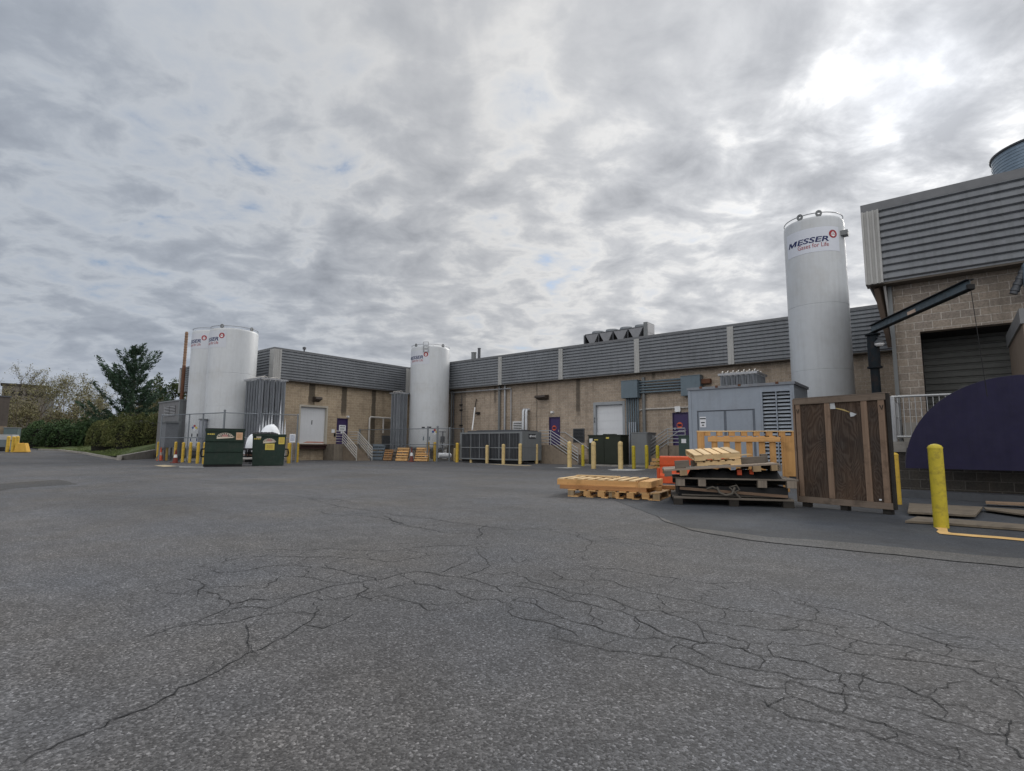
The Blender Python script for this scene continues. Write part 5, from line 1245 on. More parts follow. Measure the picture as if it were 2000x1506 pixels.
# ------------------------------------------------------------------ dumpsters
def dumpster(label, pl, pr, ptop, kind):
    pc_ = ((pl[0]+pr[0])/2, (pl[1]+pr[1])/2); ctr = G(*pc_); ctr[2] = 0; los = ctr[:2]/np.hypot(*ctr[:2]); dep = (_R @ (ctr-E0))[2]
    w = (pr[0]-pl[0])*dep/F_PX*.97; rz = math.atan2(-los[0], los[1]); h = ZAT(ctr[0], ctr[1], ptop)
    t = thing('dumpster', label, 'dumpster', ctr, rz, 'green rubbish dumpsters')
    B = lambda nm, mb, m_, par=t, **k: mb.build(nm, m_, par, **k)
    D = 1.5; x = w/2
    if kind == 'lid':
        B('body', MB().prism([(0, .12), (0, h*.97), (D, h*1.0), (D, .12)], 0, -x, x), GREENB)
        B('skid', MB().box(-x-.02, .05, 0, x-.02, D-.05, .119), BLACK)
        B('rim', MB().box(-x-.03, -.05, h*.955, x+.03, 0, h+.02), GREENB)
        B('lid', MB().prism([(-.05, h+.021), (-.05, h+.055), (D+.05, h+.08), (D+.05, h+.021)], 0, -x-.02, x+.02), BLACK)
        for zz in (h*.69, h*.41): B('rib', MB().prism([(-.001, zz-.05), (-.05, zz-.02), (-.05, zz+.01), (-.001, zz+.03)], 0, -x+.04, x-.04), GREENB)
        ez, sc = h*.83, .27
    else:
        B('body', MB().prism([(-x*.93, .02), (-x*.98, h*.45), (-x*1.0, h), (x*1.0, h), (x*.98, h*.45), (x*.93, .02)], 1, 0, D), GREENB)
        B('rim', MB().box(-x*1.02, -.05, h*.93, x*1.02, -.001, h), GREENB)
        q = random.Random(4); mb = MB()
        for i in range(16):
            cx = -x*.95+x*1.35*(i/15); r = .09+.05*q.random(); mb.lathe([(.02, -r*.3), (r, 0), (r*.8, r*.6), (.02, r*.8)], 7, (cx, .12+.3*q.random(), h-.02+.05*q.random()))
        B('rubbish_bags', mb, paint('bin_bag', (.025, .026, .03), .35, 0, .2), smooth=True)
        ez, sc = h*.80, .22
    for sx in (-1, 1):
        mb = MB(); xx = sx*(x*.965)
        mb.tube([(xx, .3, .50), (xx+sx*.17, .3, .52), (xx+sx*.2, .3, .7), (xx+sx*.17, .3, .88), (xx, .3, .9)], .045, 6); B('lifting_hook', mb, BLACK)
    # printed maker's arch, too worn to read
    R_ = sc*1.18; F = (0, -.056, 0)
    o_ = (0, -.006, ez); r_, u_ = (1, 0, 0), (0, 0, 1)
    arc = [(R_*1.15*math.cos(math.pi*i/20), R_*.72*math.sin(math.pi*i/20)-.08) for i in range(21)]
    e = B('emblem', put_flat(MB(), (arc, [tuple(range(21))]), o_, r_, u_, .002), INK)
    mb = MB()
    for i in range(20):
        q = [(R_*k*1.15*math.cos(math.pi*j/20), R_*k*.72*math.sin(math.pi*j/20)-.08) for k, j in ((.96, i), (1.03, i), (1.03, i+1), (.96, i+1))]
        put_flat(mb, (q, [(0, 1, 2, 3)]), o_, r_, u_, .005)
    for i in range(7):
        an = math.pi*(.17+.66*i/6); c = (R_*.80*1.15*math.cos(an), R_*.80*.72*math.sin(an)-.08); ww, hh = .022, .05; ca, sa = math.cos(an-math.pi/2), math.sin(an-math.pi/2)
        put_flat(mb, ([(c[0]+p*ca-q*sa, c[1]+p*sa+q*ca) for p, q in ((-ww, -hh), (ww, -hh), (ww, hh), (-ww, hh))], [(0, 1, 2, 3)]), o_, r_, u_, .005)
    put_flat(mb, ([(-R_*1.2, -.16), (R_*1.1, -.10), (R_*1.35, -.04), (-R_*1.1, -.05)], [(0, 1, 2, 3)]), o_, r_, u_, .005)
    B('emblem_outline', mb, CREAM, e)
    mb = MB(); put_flat(mb, ([(-R_*.50, -.05), (R_*.50, -.05), (R_*.34, .03), (R_*.12, .07), (-R_*.2, .07), (-R_*.4, .03)], [tuple(range(6))]), o_, r_, u_, .007); B('emblem_scene', mb, PINK, e)
    sign_mb = lambda cx, cz, w_, h_: MB().box(cx-w_/2, -.012, cz-h_/2, cx+w_/2, -.004, cz+h_/2)
    s = B('sticker', sign_mb(x*.74, ez-.005, .30, .38), LABELY if kind != 'lid' else PEACH)
    mb = MB(); sign_lines(mb, (x*.74, -.0125, ez+.0), (1, 0, 0), (0, 0, 1), .26, .3, 4, .001, 8); B('sticker_print', mb, paint('sticker_ink', (.38, .20, .06), .6), s)
    mb = MB(); sign_lines(mb, (-x*.72, -.004, ez+.08), (1, 0, 0), (0, 0, 1), .40, .14, 1, .002, 11); B('number_print', mb, LABELY)
    if kind != 'lid':
        s = B('sticker', sign_mb(.04, h*.60, .46, .34), LABELY); mb = MB(); sign_lines(mb, (.04, -.0125, h*.60), (1, 0, 0), (0, 0, 1), .38, .24, 4, .001, 12); B('sticker_print', mb, MATS['sticker_ink'], s)
        B('number_plate', MB().box(-x*.78, -.01, ez+.12, -x*.5, -.004, ez+.24), CREAM)
    return t
dumpster('dark green dumpster with black lid, ribbed front and peach sticker', (401, 911), (470.5, 912.5), 839, 'lid')
dumpster('dark green open dumpster with square yellow sticker and bags inside', (492.5, 910.5), (554, 909.3), 848, 'open')
# sign post by dock door 1
p = AT(570.5, 870, 33.2); zz = ZAT(p[0], p[1], 856)
t = thing('notice_sign', 'small white notice fixed to the fence right of the open dumpster', 'sign', (p[0], p[1], 0), math.radians(60))
MB().box(-.17, -.01, zz-.26, .17, .01, zz+.26).build('board', SIGNW, t); mb = MB(); sign_lines(mb, (0, -.011, zz), (1, 0, 0), (0, 0, 1), .3, .46, 5, .002, 6); mb.build('print', paint('sign_blue_ink', (.08, .12, .25), .6), t); MB().tube([(0, .03, 0), (0, .03, zz+.3)], .025, 6).build('post', GALV, t)

# ------------------------------------------------------------------ cones, hydrant-red cone, leaning boards
def cone(label, px, py, h, body, band):
    p = G(px, py); t = thing('traffic_cone', label, 'traffic cone', p, rng.random(), 'traffic cones')
    MB().box(-.19, -.19, 0, .19, .19, .04).build('base', body, t)
    k = lambda f: .15*(1-f)+.03*f
    MB().lathe([(k(0), .04), (k(.38), h*.40)], 16).lathe([(k(.62), h*.62), (k(1), h), (.01, h)], 16).build('cone', body, t, smooth=True)
    MB().lathe([(k(.38), h*.40), (k(.62), h*.62)], 16).build('reflective_band', band, t, smooth=True)
cone('faded orange traffic cone left of the yellow bollards by the fence', 313, 899.5, .9, ORANGE, paint('dull_band', (.45, .33, .28), .6))
cone('dark red cone with white band at the foot of a left row bollard', 342, 904.5, .82, paint('dark_red', (.17, .028, .018), .6, 0, .15), WHITE)
cone('dark red and white cone between the leaning pallets by the middle tank', 803.5, 902, 1.05, paint('dark_red2', (.16, .045, .035), .7, 0, .15), WHITE)
p = G(307.5, 899); t = thing('leaning_boards', 'thin grey boards leaning on the leftmost yellow bollard', 'boards', p)
GREYW = timber('grey_timber', (.17, .155, .14), (.28, .26, .235), 'z')
MB().bar((-.2, -.1, 0), (.25, .3, 1.0), .09, .03).build('board', GREYW, t); MB().bar((.05, -.15, 0), (.35, .3, .9), .08, .03).build('board', GREYW, t)

# ------------------------------------------------------------------ pallets and lumber
NEWX = timber('new_timber', (.38, .205, .080), (.60, .365, .160), 'x', dirt=.38)
NEWY = timber('new_timber_across', (.40, .225, .092), (.64, .405, .185), 'y', dirt=.38)
BRNX = timber('brown_timber', (.235, .115, .048), (.38, .205, .095), 'x')
PALEX = timber('pale_timber', (.50, .345, .175), (.72, .54, .31), 'x', dirt=.22)
PALEY = timber('pale_timber_across', (.50, .345, .175), (.74, .56, .33), 'y', dirt=.22)
DRKX = timber('weathered_timber', (.075, .066, .058), (.165, .148, .13), 'x')
DRKY = timber('weathered_timber_across', (.085, .075, .066), (.19, .17, .15), 'y')
BLKX = timber('black_timber', (.014, .013, .012), (.036, .033, .03), 'x')
ENDG = timber('end_grain', (.19, .14, .085), (.32, .24, .15), 'z')
def frame_at(t, o, u, v, w):
    """place a thing by its origin and three axes (columns)"""
    m_ = Matrix.Identity(4)
    for i in range(3): m_[i][0], m_[i][1], m_[i][2], m_[i][3] = u[i], v[i], w[i], o[i]
    t.matrix_world = m_; t.location = m_.to_translation(); t.rotation_euler = m_.to_euler()
def pallet(label, Lx, Dy, mats, H=.14, nb=7, group='wooden pallets', blocks=False, gap=.35, name='wooden_pallet'):
    """deck boards run along y, three runners along x; origin at the near left bottom corner"""
    t = thing(name, label, 'pallet', (0, 0, 0), 0, group); mx_, my_ = mats; th = .022
    def rows(z, n, gp, x_over=0):
        mb = MB(); w = Lx/n
        for i in range(n):
            a = i*w+w*gp/2*(0 if i == 0 else 1); b = (i+1)*w-w*gp/2*(0 if i == n-1 else 1); e = rng.normal(0, .006)
            mb.box(a, -.005+e, z, b, Dy+.005+e, z+th)
        return mb
    rows(H-th, nb, gap).build('top_deck', my_, t)
    rows(0, max(3, nb-3), .55).build('bottom_deck', my_, t)
    for y0 in (0.0, Dy/2-.022, Dy-.045):
        mb = MB()
        if blocks:
            for i in range(3): x0 = (Lx-.14)*i/2; mb.box(x0, y0-.03 if y0 > 0 else 0, th+.0005, x0+.14, y0+.09, H-th-.0005)
            mb.build('block_row', ENDG, t)
        else: mb.box(0, y0, th+.0005, Lx, y0+.045, H-th-.0005).build('runner', mx_, t)
    return t
def lean(label, p0, p1, ptop, mats, back, depth=None, nb=6, blocks=False):
    """a pallet standing on its edge and leaning back; p0, p1 are the two ground pixels"""
    a = G((p0[0]+p1[0])/2, (p0[1]+p1[1])/2); a[2] = 0; dep = (_R @ (a-E0))[2]; los = a[:2]/np.hypot(*a[:2]); tr = -.5
    u = np.array((los[1]*math.cos(tr)+los[0]*math.sin(tr), -los[0]*math.cos(tr)+los[1]*math.sin(tr), 0)); Lx = (p1[0]-p0[0])*dep/F_PX/math.cos(tr)*1.02; a = a - u*Lx/2; b = a + u*Lx
    n_ = np.array((-u[1], u[0], 0)); v = n_*math.sin(back)+np.array((0, 0, math.cos(back)))
    hz = ZAT(*(((a+b)/2)[:2]), ptop); Dy = hz/math.cos(back)
    t = pallet(label, Dy, Lx, mats, .13, nb, 'pallets leaning by the middle tank', blocks, .50)
    frame_at(t, b, v, -u, np.cross(v, -u)); return t
PLAST = paint('grey_blue_plastic', (.10, .125, .15), .5, 0, .12)
t = lean('blue grey plastic pallet leaning beside the foot of the left stairs', (723, 899), (746.5, 899), 869, (PLAST, PLAST), .42, nb=5)
lean('narrow slatted brown pallet leaning second from the left', (749.5, 899.5), (764, 900.3), 879, (BRNX, timber('brown_across', (.20, .11, .05), (.34, .20, .10), 'y')), .38, nb=5)
lean('dark grey pallet leaning edge-on between two brown pallets', (766, 899.5), (772, 899.8), 878, (DRKX, DRKY), .35, nb=3)
lean('orange brown pallet with wide slats leaning left of the dark red cone', (774, 900.4), (795.5, 901.2), 875.5, (BRNX, MATS['new_timber_across']), .33, nb=5)
lean('orange brown pallet leaning against the fence right of the dark red cone', (811, 901), (835, 901.6), 875.5, (BRNX, MATS['new_timber_across']), .33, nb=6)
# small stack behind the barrier
pp = G(1266, 915.3); 
for i, dz in enumerate((0, .20, .40)):
    t = pallet(('lowest', 'middle', 'topmost')[i] + ' pallet of the small stack left of the orange barrier', 1.15, 1.0, (NEWX, NEWY), .15, 6)
    frame_at(t, (pp[0]+(.0, .12, .22)[i], pp[1]+.0, dz+.001), (math.cos(.05*i-.03), math.sin(.05*i-.03), 0), (-math.sin(.05*i-.03), math.cos(.05*i-.03), 0), (0, 0, 1))

# the left heap: a broad pallet with loose beams and an upturned frame
th1 = math.atan2(.44, 2.02)
O1 = G(1109, 969.5); u1 = np.array((math.cos(th1), math.sin(th1), 0)); v1 = np.array((-u1[1], u1[0], 0)); W1 = (0, 0, 1)
t = pallet('broad low new pallet on the asphalt under the loose lumber', 2.05, 1.75, (NEWX, NEWY), .16, 9, blocks=True); frame_at(t, O1, u1, v1, W1)
for i in range(1, 6): MB().box(.05+i*.325, .0, .0225, .05+i*.325+.15, .09, .1375).build('foot_block', NEWX, t)
def lumber(label, o, u, L_, w, h, mat, group='loose lumber'):
    t = thing('lumber_beam', label, 'beam', o, math.atan2(u[1], u[0]), group); MB().box(0, 0, 0, L_, w, h).build('beam', mat, t, bevel=.004); return t
at1 = lambda a, b, z: O1 + u1*a + v1*b + np.array((0, 0, z))
lumber('long reddish beam lying along the front of the broad pallet', at1(-.22, .06, .162), u1, 1.98, .14, .085, BRNX)
lumber('pale beam behind the reddish one on the broad pallet', at1(.1, .62, .162), u1, 1.85, .14, .085, NEWX)
lumber('short beam end sticking out at the right of the left heap', at1(1.25, 1.18, .162), u1, .9, .14, .085, BRNX)
t = thing('slatted_pallet', 'upturned new timber frame with slats lying on top of the left heap', 'crate lid', at1(-.30, .10, .248), th1+.02)
MB().box(0, 0, 0, 1.86, .05, .125).build('front_rail', NEWX, t, bevel=.004); MB().box(0, 1.45, 0, 1.86, 1.5, .125).build('back_rail', NEWX, t, bevel=.004)
MB().box(1.92, -.04, .0, 2.16, 1.30, .14).build('end_beam', NEWY, t, bevel=.004); MB().box(1.865, .0, .0, 1.915, 1.4, .10).build('end_board', NEWY, t)
for i in range(8):
    x0 = .02+i*.235
    MB().box(x0, .051, .095, x0+.13, 1.449, .117).build('slat', NEWY, t)
    MB().box(x0, .0, .126, x0+.13, 1.5, .148).build('slat', PALEY, t)
MB().bar((.1, 1.2, .16), (1.25, .75, .18), .14, .025).build('loose_board', PALEX, t)

# the right heap
a, b = G(1316, 986), G(1551, 993.5); u2 = (b-a)/np.linalg.norm(b-a); v2 = np.array((-u2[1], u2[0], 0)); O2 = a; th2 = math.atan2(u2[1], u2[0])
at2 = lambda p, q, z: O2 + u2*p + v2*q + np.array((0, 0, z))
LX = float(np.linalg.norm(b-a))
def skid(label, o, rz, Lx, Dy, H, deck, blocksat, mats, bmat=None):
    t = thing('wooden_skid', label, 'skid', o, rz, 'weathered skids')
    mb = MB(); n = 8; w = Dy/n
    for i in range(n): mb.box(rng.normal(0, .012), i*w+.006, H-deck, Lx+rng.normal(0, .012), (i+1)*w-.006, H)
    mb.build('deck', mats[0], t, bevel=.003)
    for x0, wd in blocksat:
        MB().box(x0, .0, 0, x0+wd, .14, H-deck-.0005).build('foot_block', bmat or mats[0], t, bevel=.004); MB().box(x0, Dy-.14, 0, x0+wd, Dy, H-deck-.0005).build('foot_block', bmat or mats[0], t)
    MB().box(0, Dy*.45, .02, Lx, Dy*.55, H-deck-.001).build('bearer', BLKX, t)
    return t
skid('lowest weathered skid of the right heap, resting on three dark feet', at2(0, 0, 0), th2, LX+.02, 1.5, .165, .04, ((.0, .17), (1.02, .17), (LX-.18, .19)), (DRKX,), BLKX)
t = thing('dark_bundle', 'dark folded sheeting and straps packed between the two weathered skids', 'bundle', at2(0, 0, .166), th2)
MB().box(.10, .12, 0, LX-.06, 1.35, .20).build('sheeting', paint('black_sheeting', (.012, .012, .013), .8, 0, .3), t);  # plain black box filling the gap between the skids
MB().box(.16, .03, .02, LX-.12, .12, .045).build('board', DRKX, t)
MB().bar((.12, .0, .16), (LX-.10, .0, .05), .06, .05).build('board', timber('rusty_board', (.10, .065, .045), (.19, .13, .09), 'x'), t)
STRAP = paint('strap_grey', (.085, .075, .062), .8, 0, .2)
mb = MB(); mb.tube([(.80, -.06, .20), (.84, -.09, .10), (.95, -.10, .05), (1.06, -.09, .08), (1.12, -.06, .20)], .024, 6).bar((1.02, -.06, .21), (1.22, -.1, .0), .04, .02).tube([(1.05, -.05, .21), (1.15, -.08, .24), (1.2, -.08, .16), (1.13, -.07, .12)], .015, 5).tube([(.62, -.04, .16), (.72, -.08, .2), (.8, -.05, .16)], .02, 5)
mb.build('strap', STRAP, t, smooth=True)
skid('upper weathered skid of the right heap with a broad grey deck', at2(.02, .0, .367), th2, LX+.10, 1.45, .165, .03, ((.03, .17), (.45, .14), (1.52, .16), (LX-.12, .17)), (DRKX,), timber('grey_block', (.12, .105, .09), (.24, .21, .18), 'z'))
MBk = MB().box(.05, .2, 0, LX-.1, 1.3, .16)
t = thing('dark_scrap', 'black scrap and folded tarpaulin filling the gap under the tilted skid', 'scrap heap', at2(.0, .05, .534), th2)
q = random.Random(9); mb = MB()
nx_, ny_ = 26, 12; hh = np.abs(rng.normal(0, .5, (ny_, nx_))); hh = (hh+np.roll(hh, 1, 1)+np.roll(hh, 1, 0))/3
for j in range(ny_):
    for i in range(nx_): mb.v.append((.35+1.65*i/(nx_-1)+rng.normal(0, .01), .06+1.1*j/(ny_-1)+rng.normal(0, .01), 0 if j in (0, ny_-1) or i in (0, nx_-1) else min(.165, .06+.16*hh[j, i])))
mb.f = [(j*nx_+i, j*nx_+i+1, (j+1)*nx_+i+1, (j+1)*nx_+i) for j in range(ny_-1) for i in range(nx_-1)]
mb.build('tarpaulin', MATS['black_sheeting'], t, smooth=True)
MB().box(.5, .25, 0, 1.9, 1.2, .11).build('filler', BLKX, t)
MB().box(1.20, .05, .06, 1.28, .12, .16).build('orange_scrap', ORANGE, t); MB().box(1.42, .04, .08, 1.49, .10, .17).build('orange_scrap', ORANGE, t)
# tilted skid: left end low, right end propped
zl, zr = .545, .70; Lt = 2.08; tilt = math.asin((zr-zl)/Lt); pT = at2(-.16, -.10, zl)
uT = np.array((u2[0]*math.cos(tilt), u2[1]*math.cos(tilt), math.sin(tilt))); vT = v2; wT = np.cross(uT, vT)
t = thing('wooden_skid', 'tilted weathered skid on top of the right heap carrying the pale pallets', 'skid', pT, 0, 'weathered skids')
mb = MB(); n = 7; Dy = 1.45; w = Dy/n
for i in range(n): mb.box(rng.normal(0, .01), i*w+.005, .105, Lt+rng.normal(0, .01), (i+1)*w-.005, .14)
mb.build('deck', timber('grey_deck', (.15, .125, .105), (.30, .255, .215), 'x'), t, bevel=.003)
for x0 in (.0, .29, 1.62, 1.94): 
    MB().box(x0, .0, 0, x0+.14, .13, .1045).build('foot_block', ENDG if x0 > 0 else DRKX, t, bevel=.004); MB().box(x0, Dy-.13, 0, x0+.14, Dy, .1045).build('foot_block', ENDG, t)
MB().box(Lt-.035, .0, -.015, Lt+.03, Dy, .104).build('end_board', DRKY, t)
frame_at(t, pT, uT, vT, wT)
atT = lambda a, b, c: pT + uT*a + vT*b + wT*c
def placed(t, a, b, c, ang=0.0, extra=0.0):
    ca, sa = math.cos(ang), math.sin(ang); u = uT*ca + vT*sa; v = -uT*sa + vT*ca
    if extra:   # lift the far side
        ce, se = math.cos(extra), math.sin(extra); v, w = v*ce + wT*se, np.cross(u, v*ce + wT*se)
    else: w = np.cross(u, v)
    frame_at(t, atT(a, b, c), u, v, w); return t
for lab, a, bb, L_, wd, hh in (('stubby dark timber block at the left end of the tilted skid', .22, .08, .27, .16, .15), ('dark timber block half hidden left of the pale pallets', .55, .45, .32, .16, .13),
                        ('long grey beam at the right of the pale pallets', 1.50, .50, .46, .14, .13), ('upright grey beam end at the far right of the tilted skid', 1.90, .62, .12, .14, .17)):
    t = thing('timber_block', lab, 'beam', (0, 0, 0), 0, 'timber blocks on the tilted skid'); MB().box(0, 0, 0, L_, wd, hh).build('block', DRKX, t, bevel=.005); placed(t, a, bb, .1405)
t = thing('plank', 'thin grey plank lying flat along the front of the tilted skid', 'plank', (0, 0, 0)); MB().box(0, 0, 0, .80, .09, .02).build('board', GREYW, t); placed(t, .42, .03, .1405, .03)
t = pallet('lower pale pallet lying flat under the tipped one on the right heap', .82, .8, (PALEX, PALEY), .105, 6); placed(t, .64, .18, .141, .06)
t = pallet('small pale pallet tipped up at the top of the right heap', .86, .85, (PALEX, PALEY), .12, 5, gap=.22); placed(t, .60, .12, .262, .12, .13)
t = thing('plank', 'short pale board sticking out behind the tipped pale pallet', 'plank', (0, 0, 0)); MB().box(0, 0, 0, .5, .12, .022).build('board', PALEX, t); placed(t, 1.28, .7, .30, .25)

# tall new crate frame standing on its edge behind the heap
d = 12.3; a, b = AT(1363, 876, d), AT(1557, 876, d-.5); a[2] = b[2] = 0; u = (b-a)/np.linalg.norm(b-a); Lc = float(np.linalg.norm(b-a)); rz = math.atan2(u[1], u[0])
zt = ZAT(a[0], a[1], 841.5)
t = thing('upright_pallet', 'tall new timber crate base standing on edge behind the right heap', 'crate base', a, rz)
B = lambda nm, mb, m_, **k: mb.build(nm, m_, t, **k)
NEWZ = timber('new_timber_upright', (.34, .175, .065), (.53, .32, .135), 'z', dirt=.38)
B('top_board', MB().box(-.01, -.02, zt-.022, Lc, .16, zt), PALEX, bevel=.003)
for i in range(8): B('spacer_block', MB().box(.155+i*.262, -.01, zt-.115, .155+i*.262+.13, .10, zt-.0225), NEWZ, bevel=.003)
B('end_post', MB().box(0, -.015, 0, .15, .12, zt-.0225), NEWZ, bevel=.004)
B('end_plank', MB().box(Lc-.28, -.02, .50, Lc-.005, .03, zt-.116), NEWZ, bevel=.004)
B('cross_rail', MB().box(.22, -.045, zt-.25, Lc-.34, -.012, zt-.135), NEWX, bevel=.004)
for x0 in (.30, .56, .80, 1.04, 1.30, 1.52, 1.76): B('upright_slat', MB().box(x0, -.011, .16, x0+.13, .012, zt-.1155), NEWZ, bevel=.003)
B('bottom_rail', MB().box(.151, .013, .0, Lc-.281, .05, .158), NEWX)
# tall plywood crate
a, b = G(1561.5, 989.5), G(1746, 1007); u = (b-a); wC = float(np.linalg.norm(u)); rz = math.atan2(u[1], u[0])
mid = (a+b)/2; hC = ZAT(mid[0], mid[1], 772.5)
t = thing('plywood_crate', 'tall flat weathered plywood crate with timber battens and two torn white labels', 'crate', a, rz)
def plywood():
    mt, nt, bs = shader('swirly_plywood'); v = mapped(nt, (1.9, 1.9, .55)); 
    warp = noise(nt, mapped(nt, (3, 3, 2.2)), 2.2, 3)
    f = noise(nt, v, 1.5, 2.0, .45, .9)
    rings = mt_(nt, 'SINE', mt_(nt, 'ADD', mt_(nt, 'MULTIPLY', f, 150.0), mt_(nt, 'MULTIPLY', warp, 7.0)))
    fine = noise(nt, mapped(nt, (60, 60, 2.5)), 1.0, 4, .6)
    big = noise(nt, mapped(nt, (1.2, 1.2, .8)), 1.6, 4)
    c = ramp(nt, mt_(nt, 'MULTIPLY_ADD', rings, .5, .5), [(.0, (.052, .039, .032)), (.5, (.064, .050, .041)), (1, (.082, .067, .056))])
    c = mx(nt, 1.0, c, ramp(nt, fine, [(.25, .62), (.75, 1.35)]), 'MULTIPLY'); c = mx(nt, 1.0, c, ramp(nt, big, [(.3, (.72, .74, .78)), (.72, (1.35, 1.14, .98))]), 'MULTIPLY')
    nt.links.new(c, bs.inputs['Base Color']); bs.inputs['Roughness'].default_value = .85; bs.inputs['Specular IOR Level'].default_value = .2
    return mt
PLY = plywood()
BATZ = timber('crate_batten', (.125, .088, .066), (.235, .170, .128), 'z', dirt=.6, fine=22); BATX = timber('crate_rail', (.10, .08, .065), (.19, .155, .13), 'x', dirt=.5, fine=22)
z0 = .09; Dc = .17
B('panel', MB().box(.02, .03, z0, wC-.02, .05, hC-.02), PLY); B('side_panel', MB().box(.02, .051, z0, .04, Dc, hC-.02), PLY); B('side_panel', MB().box(wC-.04, .051, z0, wC-.02, Dc, hC-.02), PLY); B('back_panel', MB().box(.041, Dc-.02, z0, wC-.041, Dc, hC-.02), PLY)
B('top', MB().box(-.01, -.012, hC-.019, wC+.01, Dc+.01, hC+.0), BATX)
B('top_rail', MB().box(.0, -.008, hC-.13, wC, .0295, hC-.0195), BATX, bevel=.004); B('bottom_rail', MB().box(.0, -.01, z0, wC, .0295, z0+.11), BATX, bevel=.004)
for x0, w_ in ((.02, .085), (.585, .10), (1.24, .10), (wC-.13, .10)):
    x0 = x0*wC/1.66 if x0 < 1.3 else x0
    B('batten', MB().box(x0, .0, z0+.1105, x0+w_, .0295, hC-.1305), BATZ, bevel=.005)
B('corner_post', MB().box(wC+.0, .0, z0, wC+.035, .09, hC-.02), BLKX); B('corner_post', MB().box(-.035, .0, z0, -.0, .09, hC-.02), BATZ)
for x0 in (.05, wC/2-.06, wC-.17): B('skid_runner', MB().box(x0, .02, 0, x0+.12, Dc, z0-.001), BLKX)
PAPER = paint('torn_paper', (.52, .54, .56), .8, 0, .08, 6, 30)
fx = lambda px: (px-1561.5)/(1746-1561.5)*wC
B('paper_label', MB().prism([(fx(1633), hC-.24), (fx(1649), hC-.245), (fx(1647.5), hC-.125), (fx(1633), hC-.128)], 1, .022, .0285), PAPER)
B('paper_label', MB().prism([(fx(1678), hC-.40), (fx(1684), hC-.395), (fx(1690), hC-.355), (fx(1686.5), hC-.345), (fx(1678.5), hC-.315), (fx(1677), hC-.34)], 1, .022, .0285), PAPER)
B('tape_strip', MB().prism([(fx(1649), hC-.24), (fx(1650), hC-.225), (fx(1665), hC-.255), (fx(1678), hC-.32), (fx(1677), hC-.325), (fx(1660), hC-.27)], 1, .024, .0285), paint('yellow_tape', (.40, .30, .12), .6))
B('label_spot', MB().box(fx(1721), .024, z0+.14, fx(1725.5), .0285, z0+.165), SIGNW)
mb = MB()
for x0 in (.045, wC-.09): mb.tube([(x0, -.012, hC-.22), (x0+.03, -.018, hC-.30), (x0+.05, -.012, hC-.22)], .007, 5)
B('wire_loop', mb, BLACK)
# orange water-filled barrier
d = 17.2; a = AT(1288.5, 876, d); z = ZAT(a[0], a[1], 890.5); a[2] = 0
t = thing('traffic_barrier', 'orange plastic traffic barrier lying behind the pallet heap', 'barrier', a, math.atan2(.35, 1))
B('body', MB().prism([(-.28, 0), (.28, 0), (.28, z*.30), (.20, z*.36), (.17, z*.62), (.20, z*.66), (.20, z*.97), (.16, z), (-.16, z), (-.20, z*.97), (-.20, z*.66), (-.17, z*.62), (-.20, z*.36), (-.28, z*.30)], 0, 0, 2.0), ORANGE, bevel=.02)
for x0 in (.45, 1.35): B('fork_pocket', MB().box(x0, -.2805, .02, x0+.3, -.2795, .15), VOID)
B('end_knuckle', MB().tube([(-.03, 0, .05), (-.03, 0, z*.55)], .08, 10), ORANGE)
# boards and plates on the ground by the near bollard
TANB = paint('tan_sheet', (.165, .135, .10), .8, 0, .12, 2.5, 22, streak=.2, dirt=(.06, .05, .04), dirt_amt=.55)
def ground_board(label, pts, z0, th, mat, name='ground_sheet', cat='board'):
    P = [G(x, y, z0) for x, y in pts]; c = sum(P)/len(P); mb = MB(); mb.prism([(p[0]-c[0], p[1]-c[1]) for p in P], 2, 0, th)
    o = mb.build(name, mat); o.location = (c[0], c[1], z0)
    import bmesh
    bm = bmesh.new(); bm.from_mesh(o.data); bmesh.ops.recalc_face_normals(bm, faces=bm.faces); bm.to_mesh(o.data); bm.free()
    tag(o, label, cat); return o
ground_board('long tan sheet lying under and right of the big lime yellow bollard', [(1768, 1021), (1792, 1012), (2080, 1034), (2090, 1044), (1842, 1025)], .014, .03, TANB)
ground_board('short tan ramp board lying flat on the left of the tan sheets', [(1773, 1003), (1776, 985.5), (1920, 993), (1905, 1010)], .045, .03, TANB)
ground_board('tan board at the right edge in front of the dock', [(1925, 997), (1922, 993), (2060, 1003), (2060, 1016)], .045, .025, TANB)
ground_board('thin pale plank lying near the dock wall at the right edge', [(1926, 984.5), (1925, 982.3), (2060, 988), (2060, 991)], .05, .04, timber('pale_plank', (.20, .14, .095), (.30, .215, .15), 'x'), 'plank', 'plank')

# ------------------------------------------------------------------ the left edge of the yard
LG = lambda px, d: AT(px, 870, d)
c = LG(345.5, 39.5); t = thing('generator_housing', 'grey louvred generator housing behind the fence left of the twin tanks', 'generator', (c[0]-1.6, c[1]+1, 0))
B = lambda nm, mb, m_, par=t, **k: mb.build(nm, m_, par, world=True, **k)
zt = ZAT(c[0], c[1], 780); xl = WY(310, 800, c[1])[0]; GH = paint('housing_grey', (.16, .16, .165), .55, .1, .1, 1, 9, streak=.25)
B('housing', MB().box(xl, c[1], .3, c[0], c[1]+3.2, zt-.1), GH); B('roof', MB().box(xl-.06, c[1]-.06, zt-.1, c[0]+.06, c[1]+3.2, zt), MGREY); B('skid', MB().box(xl+.1, c[1]+.1, 0, c[0]-.1, c[1]+3, .3), DGREY)
B('corner_post', MB().box(c[0]-.22, c[1]-.03, .3, c[0]+.03, c[1]+.0, zt-.1).box(c[0], c[1], .3, c[0]+.03, c[1]+.2, zt-.1), MGREY)
lx0, lx1 = WY(322, 800, c[1])[0], WY(343, 800, c[1])[0]; lz0, lz1 = ZAT(c[0], c[1], 812), ZAT(c[0], c[1], 791)
mb = MB()
